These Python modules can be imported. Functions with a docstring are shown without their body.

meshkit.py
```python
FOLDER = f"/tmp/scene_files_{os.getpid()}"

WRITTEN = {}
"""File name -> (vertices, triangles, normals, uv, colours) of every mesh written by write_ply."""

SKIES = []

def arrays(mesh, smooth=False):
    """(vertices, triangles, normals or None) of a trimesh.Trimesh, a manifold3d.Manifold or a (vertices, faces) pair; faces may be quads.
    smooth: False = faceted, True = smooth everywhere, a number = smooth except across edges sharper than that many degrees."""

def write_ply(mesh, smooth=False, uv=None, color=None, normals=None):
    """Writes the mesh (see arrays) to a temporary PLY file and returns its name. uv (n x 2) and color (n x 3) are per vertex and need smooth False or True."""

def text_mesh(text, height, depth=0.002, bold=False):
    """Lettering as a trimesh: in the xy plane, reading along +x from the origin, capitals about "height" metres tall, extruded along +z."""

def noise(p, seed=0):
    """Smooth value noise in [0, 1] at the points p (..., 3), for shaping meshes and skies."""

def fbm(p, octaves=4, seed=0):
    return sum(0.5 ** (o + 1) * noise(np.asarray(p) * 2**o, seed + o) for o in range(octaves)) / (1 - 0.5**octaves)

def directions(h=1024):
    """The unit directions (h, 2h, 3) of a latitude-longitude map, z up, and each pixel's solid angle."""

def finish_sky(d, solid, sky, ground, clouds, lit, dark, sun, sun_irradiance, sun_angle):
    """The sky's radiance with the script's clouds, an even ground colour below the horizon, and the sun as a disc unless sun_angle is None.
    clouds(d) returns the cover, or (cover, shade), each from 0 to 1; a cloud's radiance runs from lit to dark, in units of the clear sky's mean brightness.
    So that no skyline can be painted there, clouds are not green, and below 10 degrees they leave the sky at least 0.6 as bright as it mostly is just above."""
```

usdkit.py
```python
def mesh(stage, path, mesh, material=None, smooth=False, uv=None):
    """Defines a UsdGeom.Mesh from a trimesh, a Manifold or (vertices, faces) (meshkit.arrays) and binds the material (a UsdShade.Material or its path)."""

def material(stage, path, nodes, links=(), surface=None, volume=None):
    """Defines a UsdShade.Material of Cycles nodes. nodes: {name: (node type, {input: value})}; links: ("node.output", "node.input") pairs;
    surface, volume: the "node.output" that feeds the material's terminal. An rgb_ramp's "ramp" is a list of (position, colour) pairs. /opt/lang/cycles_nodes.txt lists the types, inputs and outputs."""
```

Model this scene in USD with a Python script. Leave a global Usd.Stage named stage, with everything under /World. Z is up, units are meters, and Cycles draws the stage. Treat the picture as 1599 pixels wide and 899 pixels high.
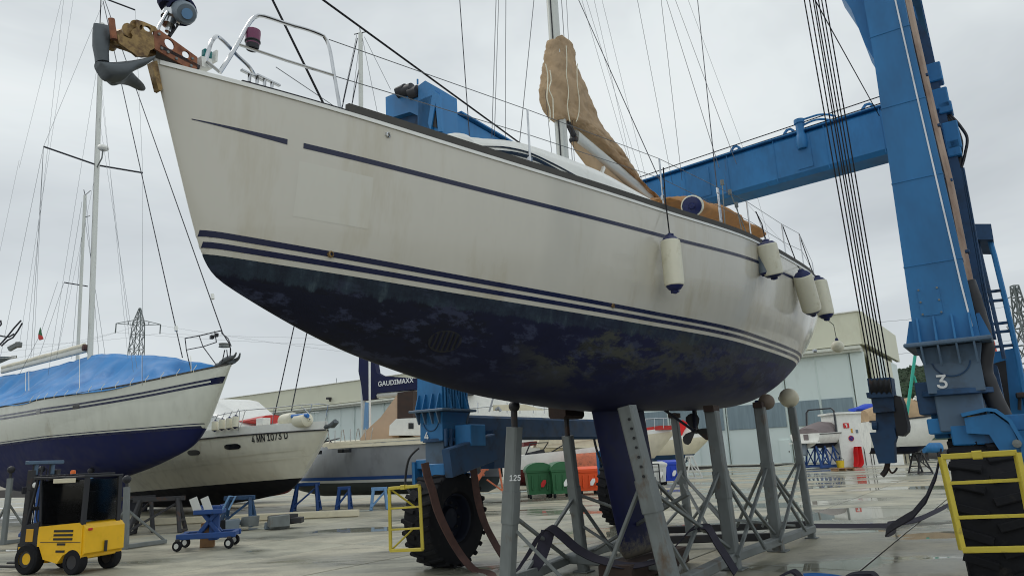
import math, random
import numpy as np
import trimesh
from scipy.interpolate import PchipInterpolator as PC
from shapely.geometry import Polygon
from pxr import Gf, Sdf, Usd, UsdGeom, UsdLux, UsdShade
import meshkit, usdkit

random.seed(7)
rng = np.random.default_rng(7)
stage = Usd.Stage.CreateInMemory()
UsdGeom.SetStageUpAxis(stage, 'Z')
UsdGeom.SetStageMetersPerUnit(stage, 1.0)
UsdGeom.Xform.Define(stage, '/World')
UsdGeom.Scope.Define(stage, '/World/Looks')

# ---------------------------------------------------------------- camera
F, CX, CY = 1100.0, 799.5, 449.5            # focal length in photo pixels (photo 1599 wide)
PITCH, ROLL, EYE = math.atan(262 / 1100), 0.042, 1.75
EXPOSURE = 0.0
_f = np.array([0, math.cos(PITCH), math.sin(PITCH)])
_u = np.cross([1.0, 0, 0], _f)
CR = math.cos(ROLL) * np.array([1.0, 0, 0]) - math.sin(ROLL) * _u
CU = math.sin(ROLL) * np.array([1.0, 0, 0]) + math.cos(ROLL) * _u
CO = np.array([0, 0, EYE])
cam = UsdGeom.Camera.Define(stage, '/World/camera')
cam.CreateHorizontalApertureAttr(36.0)
cam.CreateFocalLengthAttr(F / 1599 * 36)
cam.CreateClippingRangeAttr(Gf.Vec2f(0.1, 5000))
cam.CreateExposureAttr(EXPOSURE)
cam.AddTransformOp().Set(Gf.Matrix4d(*[float(x) for r in ((*CR, 0), (*CU, 0), (*-_f, 0), (*CO, 1)) for x in r]))

# ---------------------------------------------------------------- sky and sun (overcast)
SUN_EL, SUN_AZ = math.radians(48), math.radians(-60)          # azimuth = atan2(x, y)
dome = UsdLux.DomeLight.Define(stage, '/World/sky')
usdkit.material(stage, '/World/Looks/sky', {
    'sky': ('sky_texture', {'sky_type': 'single_scattering', 'sun_disc': False, 'sun_elevation': SUN_EL, 'sun_rotation': SUN_AZ}),
    'tc': ('texture_coordinate', {}),
    'mp': ('mapping', {'scale': (1.0, 1.0, 2.6), 'location': (-4.22, -6.35, -1.66)}),
    'n1': ('noise_texture', {'scale': 1.25, 'detail': 6, 'roughness': 0.52, 'distortion': 0.35}),
    'r1': ('rgb_ramp', {'ramp': [(0.30, (5.0, 5.4, 5.7)), (0.46, (6.4, 6.85, 7.1)), (0.6, (8.0, 8.5, 8.6)), (0.8, (9.2, 9.5, 9.5))]}),
    'mx': ('mix_color', {'fac': 0.95, 'use_clamp': False}),
    'bg': ('background_shader', {'strength': 0.1}),
}, [('tc.generated', 'mp.vector'), ('mp.vector', 'n1.vector'), ('n1.fac', 'r1.fac'), ('sky.color', 'mx.a'), ('r1.color', 'mx.b'), ('mx.result', 'bg.color')], surface='bg.background')
UsdShade.MaterialBindingAPI.Apply(dome.GetPrim()).Bind(UsdShade.Material.Get(stage, '/World/Looks/sky'))
sun = UsdLux.DistantLight.Define(stage, '/World/sun')
sun.CreateNormalizeAttr(True)
sun.CreateIntensityAttr(0.22)
sun.CreateAngleAttr(18.0)
sun.CreateColorAttr(Gf.Vec3f(1.0, 0.96, 0.9))
sun.AddRotateXYZOp().Set(Gf.Vec3f(90 - math.degrees(SUN_EL), 0, 180 - math.degrees(SUN_AZ)))

# ---------------------------------------------------------------- measuring helpers: photo pixel -> point of the place
def ray(px, py):
    return _f + CR * (px - CX) / F - CU * (py - CY) / F
def atz(px, py, z=0.0):
    r = ray(px, py)
    return CO + r * ((z - EYE) / r[2])
def aty(px, py, y):
    r = ray(px, py)
    return CO + r * (y / r[1])
def over(px, py, xy):                       # height over the ground spot xy
    r = ray(px, py)
    return (CO + r * ((r[0] * xy[0] + r[1] * xy[1]) / (r[0] ** 2 + r[1] ** 2)))[2]
def onplane(px, py, p0, n):
    r = ray(px, py)
    n = np.array(n, float)
    return CO + r * (np.dot(np.array(p0, float) - CO, n) / np.dot(r, n))

# ---------------------------------------------------------------- materials
def L(r, g, b):                             # sRGB 0..255 -> linear
    return tuple(((c / 255 / 12.92) if c / 255 <= 0.04045 else ((c / 255 + 0.055) / 1.055) ** 2.4) for c in (r, g, b))
MATS = {}
def umat(st, path, nodes, links=(), surface=None, volume=None):
    for kind, inputs in nodes.values():
        if kind == 'map_range': inputs.setdefault('clamp', True)
    return usdkit.material(st, path, nodes, links, surface=surface, volume=volume)
def pm(name, c, rough=0.5, metal=0.0, var=0.18, scale=2.5, bump=0.0, bscale=40.0, c2=None, amt=(0.55, 0.72), scale2=1.3, coat=0.0, stretch=(1, 1, 1), spec=0.5, rvar=0.12, rust=None):
    """painted or plain surface: tone varies, optional second tone in patches (rust, dirt, wear), optional fine relief"""
    nodes = {'g': ('geometry', {}), 'mp': ('mapping', {'scale': stretch}),
             'n': ('noise_texture', {'scale': scale, 'detail': 5, 'roughness': 0.6}),
             'r': ('rgb_ramp', {'ramp': [(0.3, tuple(x * (1 - var) for x in c)), (0.7, tuple(min(1, x * (1 + var)) for x in c))]}),
             'rr': ('map_range', {'from_min': 0.3, 'from_max': 0.7, 'to_min': max(0.02, rough - rvar), 'to_max': min(1, rough + rvar)}),
             'p': ('principled_bsdf', {'metallic': metal, 'coat_weight': coat, 'specular_ior_level': spec})}
    links = [('g.position', 'mp.vector'), ('mp.vector', 'n.vector'), ('n.fac', 'r.fac'), ('n.fac', 'rr.value'), ('rr.result', 'p.roughness')]
    out = 'r.color'
    if c2 is not None:
        nodes['n2'] = ('noise_texture', {'scale': scale2, 'detail': 8, 'roughness': 0.68})
        nodes['m2'] = ('map_range', {'from_min': amt[0], 'from_max': amt[1], 'clamp': True})
        nodes['x2'] = ('mix_color', {'b': c2})
        links += [('mp.vector', 'n2.vector'), ('n2.fac', 'm2.value'), ('m2.result', 'x2.fac'), (out, 'x2.a')]
        out = 'x2.result'
    if rust is not None:                     # thin runs of rust down the steel
        nodes['m3p'] = ('mapping', {'scale': (5.0, 5.0, 0.35)})
        nodes['n3'] = ('noise_texture', {'scale': 1.0, 'detail': 7, 'roughness': 0.7})
        nodes['m3'] = ('map_range', {'from_min': rust[1], 'from_max': rust[1] + 0.09, 'to_max': 0.75, 'clamp': True})
        nodes['x3'] = ('mix_color', {'b': rust[0]})
        links += [('g.position', 'm3p.vector'), ('m3p.vector', 'n3.vector'), ('n3.fac', 'm3.value'), ('m3.result', 'x3.fac'), (out, 'x3.a')]
        out = 'x3.result'
    links.append((out, 'p.base_color'))
    if bump:
        nodes['nb'] = ('noise_texture', {'scale': bscale, 'detail': 4})
        nodes['b'] = ('bump', {'strength': bump, 'distance': 0.01})
        links += [('g.position', 'nb.vector'), ('nb.fac', 'b.height'), ('b.normal', 'p.normal')]
    MATS[name] = umat(stage, '/World/Looks/' + name, nodes, links, surface='p.BSDF')
    return MATS[name]

pm('white_gelcoat', L(203, 199, 186), 0.24, var=0.03, scale=0.8, c2=L(176, 165, 136), amt=(0.54, 0.82), scale2=0.9, stretch=(1.6, 1.6, 0.3), coat=0.3)
pm('pale_gelcoat', L(206, 203, 190), 0.26, var=0.03, scale=0.8, c2=L(188, 178, 152), amt=(0.58, 0.85), scale2=0.9, stretch=(1.6, 1.6, 0.35), coat=0.3)
pm('white_paint', L(232, 232, 226), 0.35, var=0.06, c2=L(190, 185, 170), amt=(0.6, 0.85))
pm('cream_paint', L(214, 206, 180), 0.4, var=0.08, c2=L(170, 158, 130), amt=(0.6, 0.85))
pm('yacht_white', L(220, 218, 204), 0.35, var=0.06, c2=L(176, 166, 142), amt=(0.58, 0.85), stretch=(1, 1, 0.4))
pm('old_white', L(203, 205, 193), 0.4, var=0.06, c2=L(158, 150, 128), amt=(0.58, 0.85), stretch=(1, 1, 0.4))
pm('navy_stripe', L(18, 24, 52), 0.3, var=0.1)
pm('navy_cloth', L(24, 30, 66), 0.9, var=0.2, bump=0.3, bscale=60)
pm('navy_bottom', L(15, 18, 38), 0.6, spec=0.25, var=0.25, c2=L(36, 42, 60), amt=(0.5, 0.8), scale2=2)
pm('blue_bottom', L(14, 23, 68), 0.6, var=0.2, spec=0.2, c2=L(20, 27, 48), amt=(0.55, 0.85), scale2=1.5)
pm('teal_bottom', L(30, 62, 92), 0.6, var=0.2, c2=L(20, 36, 50), amt=(0.5, 0.8))
pm('red_bottom', L(96, 32, 32), 0.65, var=0.2, c2=L(60, 24, 26), amt=(0.5, 0.8))
pm('black_bottom', L(20, 21, 28), 0.6, spec=0.25, var=0.2)
pm('green_bottom', L(58, 66, 66), 0.6, var=0.2)
pm('lift_blue', L(44, 119, 176), 0.5, var=0.14, scale=0.9, c2=L(36, 92, 138), amt=(0.45, 0.75), scale2=1.3, stretch=(1, 1, 0.4), bump=0.08, bscale=9, spec=0.4, rust=(L(74, 70, 68), 0.63))
pm('lift_blue_dark', L(46, 76, 110), 0.55, var=0.18, c2=L(44, 48, 54), amt=(0.5, 0.75), scale2=3, spec=0.3)
pm('rim_dark', L(26, 32, 46), 0.6, var=0.2, spec=0.3)
pm('lift_grey', L(86, 108, 130), 0.55, var=0.14, c2=L(72, 78, 84), amt=(0.5, 0.75), scale2=2.4, spec=0.4, rust=(L(96, 74, 62), 0.64))
pm('guard_yellow', L(196, 178, 62), 0.5, var=0.12, c2=L(120, 96, 60), amt=(0.58, 0.75), scale2=5)
pm('rubber', L(26, 27, 31), 0.85, var=0.25, scale=6, spec=0.25, c2=L(62, 58, 54), amt=(0.58, 0.8), scale2=4, bump=0.3)
pm('black_plastic', L(30, 31, 36), 0.5, var=0.2)
pm('black_rope', L(22, 23, 28), 0.9, var=0.2)
pm('wire_steel', L(104, 108, 112), 0.35, metal=0.75, var=0.1)
pm('wire_dark', L(52, 54, 60), 0.5, metal=0.3, var=0.1)
pm('stainless', L(200, 202, 204), 0.18, metal=1.0, var=0.1, scale=6)
pm('galvanised', L(122, 127, 126), 0.6, metal=0.35, var=0.2, scale=5, c2=L(104, 84, 64), amt=(0.58, 0.75), scale2=3.2, stretch=(1, 1, 0.5), bump=0.1)
pm('dark_steel', L(58, 58, 60), 0.6, metal=0.3, var=0.2, c2=L(92, 62, 44), amt=(0.56, 0.72), scale2=4)
pm('anchor_steel', L(92, 98, 102), 0.55, metal=0.5, var=0.2, scale=9, bump=0.25, bscale=30)
pm('rusty_bronze', L(150, 96, 66), 0.6, metal=0.2, var=0.2, scale=6, c2=L(104, 58, 40), amt=(0.45, 0.65), scale2=7, bump=0.25)
pm('gold_bronze', L(150, 124, 80), 0.45, metal=0.5, var=0.25, scale=12, c2=L(88, 66, 46), amt=(0.45, 0.65), scale2=14, bump=0.3)
pm('teak_dark', L(70, 68, 64), 0.75, var=0.25, scale=9, stretch=(1, 1, 1), bump=0.2)
pm('timber', L(142, 108, 74), 0.8, var=0.25, scale=5, bump=0.3)
pm('dark_timber', L(62, 48, 42), 0.85, var=0.3, scale=5, bump=0.3)
pm('aluminium_mast', L(196, 198, 192), 0.42, metal=0.35, var=0.06, scale=2, c2=L(150, 150, 142), amt=(0.6, 0.85))
pm('raw_aluminium', L(150, 154, 160), 0.45, metal=0.4, var=0.1, scale=1.4, c2=L(126, 128, 132), amt=(0.5, 0.75), stretch=(1, 1, 0.5), bump=0.08, bscale=5)
pm('tan_canvas', L(178, 152, 120), 0.95, var=0.14, scale=3, c2=L(146, 120, 92), amt=(0.55, 0.8), scale2=2.2, bump=0.3, bscale=70)
pm('orange_canvas', L(178, 128, 76), 0.95, var=0.2, scale=4, bump=0.35, bscale=50)
pm('beige_canvas', L(196, 168, 142), 0.95, var=0.08, scale=2, bump=0.2, bscale=40)
pm('blue_tarp', L(40, 130, 198), 0.6, var=0.08, scale=0.8, spec=0.25, c2=L(30, 104, 170), amt=(0.5, 0.75), scale2=0.7, bump=0.08, bscale=30)
pm('fender_white', L(226, 222, 200), 0.5, var=0.05, c2=L(190, 182, 150), amt=(0.55, 0.8), scale2=5)
pm('fender_navy', L(26, 36, 84), 0.45, var=0.15)
pm('strap_brown', L(94, 68, 62), 0.95, var=0.22, scale=7, bump=0.4, bscale=120, c2=L(74, 56, 54), amt=(0.5, 0.7), scale2=3)
pm('strap_dark', L(48, 46, 58), 0.95, var=0.22, scale=7, bump=0.4, bscale=120)
pm('forklift_yellow', L(238, 186, 20), 0.42, var=0.08, c2=L(180, 130, 30), amt=(0.6, 0.8), scale2=4)
pm('amber', L(230, 110, 40), 0.35, var=0.1)
pm('trolley_blue', L(28, 70, 132), 0.55, var=0.15, c2=L(36, 52, 80), amt=(0.58, 0.75), scale2=5)
pm('bin_green', L(44, 100, 62), 0.5, var=0.1, scale=3)
pm('bin_orange', L(232, 84, 30), 0.5, var=0.08)
pm('bin_white', L(206, 208, 204), 0.5, var=0.06)
pm('bin_blue', L(30, 70, 190), 0.5, var=0.08)
pm('red_cloth', L(214, 34, 36), 0.85, var=0.15)
pm('red_paint', L(190, 50, 44), 0.5, var=0.15)
pm('orange_paint', L(200, 110, 76), 0.6, var=0.15, c2=L(130, 80, 60), amt=(0.5, 0.7), scale2=6)
pm('yellow_plastic', L(230, 196, 50), 0.5, var=0.1)
pm('grey_canvas', L(122, 112, 112), 0.9, var=0.12, bump=0.2)
pm('tinted_window', L(24, 26, 30), 0.12, var=0.1, spec=0.6)
pm('hangar_beige', L(214, 214, 192), 0.7, var=0.05, scale=0.3, c2=L(188, 184, 160), amt=(0.55, 0.85), scale2=0.25, stretch=(1, 1, 0.6), bump=0.05)
pm('hangar_panel', L(214, 226, 222), 0.6, var=0.03, scale=0.3, c2=L(188, 198, 192), amt=(0.55, 0.85), scale2=0.3, stretch=(1, 1, 0.5))
pm('hangar_glass', L(120, 138, 146), 0.25, var=0.12, scale=0.8, stretch=(4, 4, 0.4))
pm('sign_red', L(200, 40, 40), 0.5, var=0.05)
pm('sign_blue', L(40, 50, 130), 0.5, var=0.05)
pm('sign_white', L(236, 236, 232), 0.5, var=0.03)
pm('lettering_black', L(26, 27, 30), 0.5, var=0.05)
pm('lettering_white', L(226, 228, 228), 0.6, var=0.06, scale=20)
pm('sticker_yellow', L(212, 160, 40), 0.5, var=0.1)
pm('lens_burgundy', L(110, 50, 82), 0.15, var=0.15)
pm('lens_teal', L(36, 120, 120), 0.15, var=0.1)
pm('motor_grey', L(112, 124, 134), 0.45, var=0.08)
pm('cloth_light_blue', L(110, 150, 190), 0.8, var=0.08)
pm('hill_forest', L(58, 74, 60), 0.95, var=0.3, scale=0.05)
pm('leaf_dark', L(50, 66, 46), 0.9, var=0.35, scale=0.08)
pm('bare_twig', L(120, 110, 104), 0.9, var=0.2)
pm('tower_white', L(220, 216, 212), 0.6, var=0.05)
pm('tower_red', L(206, 90, 74), 0.6, var=0.08)
pm('pylon_steel', L(96, 104, 104), 0.7, var=0.1)
pm('green_rope', L(60, 170, 150), 0.8, var=0.1)
pm('blue_hose', L(30, 110, 190), 0.5, var=0.1)
pm('copper_pipe', L(150, 132, 118), 0.3, metal=0.85, var=0.25, scale=3, c2=L(92, 66, 56), amt=(0.5, 0.7), scale2=2, stretch=(1, 1, 0.3))

# worn antifouling of the big yacht: near-black navy turning bluer aft, a scrubbed paler scum line with runs, dark and olive bare patches
umat(stage, '/World/Looks/worn_antifouling', {
    'g': ('geometry', {}), 'sx': ('separate_xyz', {}),
    'mp': ('mapping', {'rotation': (0, 0, -0.977)}), 'ms': ('mapping', {'scale': (0.55, 1.0, 1.5)}), 'md': ('mapping', {'scale': (7.0, 7.0, 0.9)}), 'mu': ('separate_xyz', {}),
    'n1': ('noise_texture', {'scale': 1.5, 'detail': 9, 'roughness': 0.7, 'distortion': 0.15}),
    'n2': ('noise_texture', {'scale': 1.9, 'detail': 10, 'roughness': 0.7, 'distortion': 0.25}),
    'n4': ('noise_texture', {'scale': 1.0, 'detail': 6, 'roughness': 0.7}), 'n5': ('noise_texture', {'scale': 14, 'detail': 6, 'roughness': 0.75}),
    'aft': ('map_range', {'from_min': 4.5, 'from_max': 14.5}), 'b0': ('mix_color', {'a': L(17, 20, 36), 'b': L(24, 30, 80)}),
    'tone': ('rgb_ramp', {'ramp': [(0.3, (0.6, 0.6, 0.62)), (0.5, (1.0, 1.0, 1.0)), (0.72, (1.5, 1.5, 1.6))]}), 'bt': ('mix_color', {'blend_type': 'multiply', 'fac': 1.0, 'use_clamp': False}),
    'zone': ('map_range', {'from_min': 2.42, 'from_max': 2.8}), 'fore': ('map_range', {'from_min': 8.0, 'from_max': 14.0, 'to_min': 1.0, 'to_max': 0.25}), 'ent': ('map_range', {'from_min': 6.0, 'from_max': 7.0}),
    'mo': ('map_range', {'from_min': 0.49, 'from_max': 0.56, 'to_max': 0.8}), 'o1': ('math', {'math_type': 'multiply'}), 'o2': ('math', {'math_type': 'multiply'}), 'o3': ('math', {'math_type': 'multiply'}), 'ocol': ('mix_color', {'b': L(74, 76, 64)}),
    'mk': ('map_range', {'from_min': 0.5, 'from_max': 0.56, 'to_max': 0.6}), 'k1': ('math', {'math_type': 'multiply'}), 'kcol': ('mix_color', {'b': L(13, 14, 17)}),
    'n6': ('noise_texture', {'scale': 4.2, 'detail': 9, 'roughness': 0.72}), 'mb': ('map_range', {'from_min': 0.53, 'from_max': 0.6, 'to_max': 0.5}), 'c1': ('math', {'math_type': 'multiply'}), 'ccol': ('mix_color', {'b': L(66, 72, 96)}),
    'wob': ('math', {'math_type': 'multiply_add', 'value2': 0.2}), 'band': ('map_range', {'from_min': 3.25, 'from_max': 3.275}),
    'bn': ('map_range', {'from_min': 0.36, 'from_max': 0.6, 'to_min': 0.25, 'to_max': 0.9}), 'bm': ('math', {'math_type': 'multiply'}),
    'tcol': ('rgb_ramp', {'ramp': [(0.35, L(30, 38, 48)), (0.58, L(48, 62, 72)), (0.75, L(84, 100, 106))]}), 'fin': ('mix_color', {}),
    'bump': ('bump', {'strength': 0.3, 'distance': 0.008}), 'p': ('principled_bsdf', {'roughness': 0.55, 'specular_ior_level': 0.25}),
}, [('g.position', 'sx.vector'), ('g.position', 'mp.vector'), ('mp.vector', 'ms.vector'), ('mp.vector', 'md.vector'), ('mp.vector', 'mu.vector'),
    ('ms.vector', 'n1.vector'), ('ms.vector', 'n2.vector'), ('md.vector', 'n4.vector'), ('mp.vector', 'n5.vector'), ('mu.x', 'aft.value'), ('aft.result', 'b0.fac'), ('n1.fac', 'tone.fac'), ('b0.result', 'bt.a'), ('tone.color', 'bt.b'),
    ('sx.z', 'zone.value'), ('mu.x', 'fore.value'), ('mu.x', 'ent.value'), ('n2.fac', 'mo.value'), ('mo.result', 'o1.value1'), ('zone.result', 'o1.value2'), ('o1.value', 'o2.value1'), ('fore.result', 'o2.value2'), ('o2.value', 'o3.value1'), ('ent.result', 'o3.value2'), ('bt.result', 'ocol.a'), ('o3.value', 'ocol.fac'),
    ('n1.fac', 'mk.value'), ('mk.result', 'k1.value1'), ('zone.result', 'k1.value2'), ('ocol.result', 'kcol.a'), ('k1.value', 'kcol.fac'),
    ('ms.vector', 'n6.vector'), ('n6.fac', 'mb.value'), ('mb.result', 'c1.value1'), ('zone.result', 'c1.value2'), ('kcol.result', 'ccol.a'), ('c1.value', 'ccol.fac'),
    ('n4.fac', 'wob.value1'), ('sx.z', 'wob.value3'), ('wob.value', 'band.value'), ('n1.fac', 'bn.value'), ('band.result', 'bm.value1'), ('bn.result', 'bm.value2'), ('n4.fac', 'tcol.fac'),
    ('ccol.result', 'fin.a'), ('tcol.color', 'fin.b'), ('bm.value', 'fin.fac'), ('fin.result', 'p.base_color'), ('n5.fac', 'bump.height'), ('bump.normal', 'p.normal')], surface='p.BSDF')

umat(stage, '/World/Looks/blue_keel', {
    'g': ('geometry', {}), 'sx': ('separate_xyz', {}), 'n': ('noise_texture', {'scale': 2.2, 'detail': 8, 'roughness': 0.7}), 'n2': ('noise_texture', {'scale': 9, 'detail': 8, 'roughness': 0.75}),
    'r': ('rgb_ramp', {'ramp': [(0.3, L(12, 15, 40)), (0.55, L(17, 22, 60)), (0.72, L(30, 32, 52))]}),
    'wob': ('math', {'math_type': 'multiply_add', 'value2': 0.9}), 'm': ('map_range', {'from_min': 1.02, 'from_max': 0.8, 'to_min': 0.0, 'to_max': 0.85}), 'x': ('mix_color', {'b': L(104, 98, 84)}),
    'p': ('principled_bsdf', {'roughness': 0.6, 'specular_ior_level': 0.25})},
    [('g.position', 'sx.vector'), ('g.position', 'n.vector'), ('g.position', 'n2.vector'), ('n.fac', 'r.fac'), ('n2.fac', 'wob.value1'), ('sx.z', 'wob.value3'), ('wob.value', 'm.value'), ('r.color', 'x.a'), ('m.result', 'x.fac'), ('x.result', 'p.base_color')], surface='p.BSDF')
# wet concrete: pale damp slabs, darker where wetter, mirror-like where water stands
def concrete(name, c, k=1.0, seed=0.0):
    umat(stage, '/World/Looks/' + name, {
        'g': ('geometry', {}), 'mp': ('mapping', {'location': (seed, seed * 0.7, 0)}), 'mw': ('mapping', {'scale': (0.36, 1.0, 1.0), 'rotation': (0, 0, 0.12)}), 'st': ('noise_texture', {'scale': 2.7, 'detail': 7, 'roughness': 0.75}), 'stm': ('map_range', {'from_min': 0.56, 'from_max': 0.68, 'to_max': 0.6}), 'scol': ('mix_color', {'b': (0.05, 0.046, 0.042)}),
        'n': ('noise_texture', {'scale': 1.1, 'detail': 9, 'roughness': 0.68}), 'nf': ('noise_texture', {'scale': 26, 'detail': 4, 'roughness': 0.7}),
        'w': ('noise_texture', {'scale': 0.42, 'detail': 5, 'roughness': 0.55, 'distortion': 0.4}), 'sx': ('separate_xyz', {}), 'low': ('map_range', {'from_min': -6.0, 'from_max': 7.0, 'to_min': -0.07, 'to_max': 0.008}), 'wl': ('math', {'math_type': 'add'}),
        'r': ('rgb_ramp', {'ramp': [(0.28, tuple(x * 0.62 for x in c)), (0.5, c), (0.72, tuple(x * 1.2 for x in c))]}),
        'rf': ('rgb_ramp', {'ramp': [(0.3, (0.8, 0.8, 0.8)), (0.7, (1.12, 1.12, 1.12))]}), 'mul': ('mix_color', {'blend_type': 'multiply', 'fac': 1.0, 'use_clamp': False}),
        'damp': ('map_range', {'from_min': 0.43, 'from_max': 0.56}), 'dcol': ('mix_color', {'blend_type': 'multiply', 'b': (0.42, 0.44, 0.45)}),
        'pud': ('map_range', {'from_min': 0.535, 'from_max': 0.565}),
        'r0': ('mix_float', {'a': 0.55, 'b': 0.2}), 'r1': ('mix_float', {'b': 0.015}),
        'bs': ('mix_float', {'a': 0.28, 'b': 0.0}), 'b': ('bump', {'distance': 0.006}),
        'p': ('principled_bsdf', {'ior': 1.4}),
    }, [('g.position', 'mp.vector'), ('g.position', 'mw.vector'), ('mp.vector', 'n.vector'), ('mp.vector', 'nf.vector'), ('mw.vector', 'w.vector'), ('n.fac', 'r.fac'), ('nf.fac', 'rf.fac'), ('r.color', 'mul.a'), ('rf.color', 'mul.b'),
        ('g.position', 'sx.vector'), ('sx.x', 'low.value'), ('w.fac', 'wl.value1'), ('low.result', 'wl.value2'), ('wl.value', 'damp.value'), ('wl.value', 'pud.value'), ('mw.vector', 'st.vector'), ('st.fac', 'stm.value'), ('stm.result', 'scol.fac'), ('mul.result', 'scol.a'), ('scol.result', 'dcol.a'), ('damp.result', 'dcol.fac'), ('dcol.result', 'p.base_color'),
        ('damp.result', 'r0.fac'), ('r0.result', 'r1.a'), ('pud.result', 'r1.fac'), ('r1.result', 'p.roughness'), ('pud.result', 'bs.fac'), ('bs.result', 'b.strength'), ('nf.fac', 'b.height'), ('b.normal', 'p.normal')], surface='p.BSDF')
for _i, _c in enumerate([(172, 169, 150), (178, 173, 153), (165, 163, 147), (175, 168, 146)]):
    concrete('wet_concrete_' + 'abcd'[_i], L(*_c), seed=_i * 13.7)
pm('joint_filler', L(46, 43, 40), 0.9, var=0.3, spec=0.1)
pm('ball_dirty', L(120, 106, 92), 0.7, var=0.15, scale=6)
pm('far_ground', L(140, 134, 118), 0.75, var=0.2, scale=0.2, bump=0.2, bscale=3)
umat(stage, '/World/Looks/tinted_pane', {'t': ('transparent_bsdf', {'color': (0.66, 0.68, 0.7)}), 'gl': ('glossy_bsdf', {'color': (0.8, 0.8, 0.8), 'roughness': 0.06}), 'f': ('fresnel', {'IOR': 1.5}), 'm': ('mix_closure', {})}, [('f.fac', 'm.fac'), ('t.BSDF', 'm.closure1'), ('gl.BSDF', 'm.closure2')], surface='m.closure')
def M(name):
    return UsdShade.Material.Get(stage, '/World/Looks/' + name)

# ---------------------------------------------------------------- scene tree helpers
USED = {}
def numbered(parent, name):
    k = USED.get((parent, name), 0)
    USED[(parent, name)] = k + 1
    return name if k == 0 else '%s_%03d' % (name, k)
class Thing:
    def __init__(self, name, label, cat, base=(0, 0, 0), rz=0.0, group=None, kind=None):
        self.path = '/World/' + numbered('/World', name)
        self.base, self.rz, self.sc = np.array(base, float), rz, 1.0
        x = UsdGeom.Xform.Define(stage, self.path)
        x.AddTranslateOp().Set(Gf.Vec3d(*map(float, base)))
        if rz:
            x.AddRotateZOp().Set(math.degrees(rz))
        p = self.prim = x.GetPrim()
        if label: p.SetCustomDataByKey('label', label)
        if cat: p.SetCustomDataByKey('category', cat)
        if group: p.SetCustomDataByKey('group', group)
        if kind: p.SetCustomDataByKey('kind', kind)
    def add(self, name, mesh, mat, parent=None, local=False, smooth=35, label=None, kind=None):
        """one part; world coordinates unless local"""
        v, f, _ = meshkit.arrays(mesh)
        v = np.array(v, float)
        if local:
            v = v * self.sc
        else:
            c, s = math.cos(-self.rz), math.sin(-self.rz)
            v = v - self.base
            v = v @ np.array([[c, s, 0], [-s, c, 0], [0, 0, 1.0]])
        up = parent or self.path
        path = up + '/' + numbered(up, name)
        m = usdkit.mesh(stage, path, trimesh.Trimesh(v, f, process=False), M(mat), smooth=smooth)
        if label: m.GetPrim().SetCustomDataByKey('label', label)
        if kind: m.GetPrim().SetCustomDataByKey('kind', kind)
        return path
def copy(t, label, base, rz=0.0, group=None):
    name = t.path.rsplit('/', 1)[1]
    n = Thing(name.rstrip('0123456789').rstrip('_') if name[-3:].isdigit() else name, label, t.prim.GetCustomDataByKey('category'), base, rz, group or t.prim.GetCustomDataByKey('group'))
    n.prim.GetReferences().AddInternalReference(t.path)
    n.prim.SetInstanceable(True)
    return n
def single(name, label, category, mesh, mat, group=None, kind=None, smooth=35):
    """a thing that is one mesh"""
    path = '/World/' + numbered('/World', name)
    p = usdkit.mesh(stage, path, mesh, M(mat), smooth=smooth).GetPrim()
    for k, v in (('label', label), ('category', category), ('group', group), ('kind', kind)):
        if v: p.SetCustomDataByKey(k, v)
    return path

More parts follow.
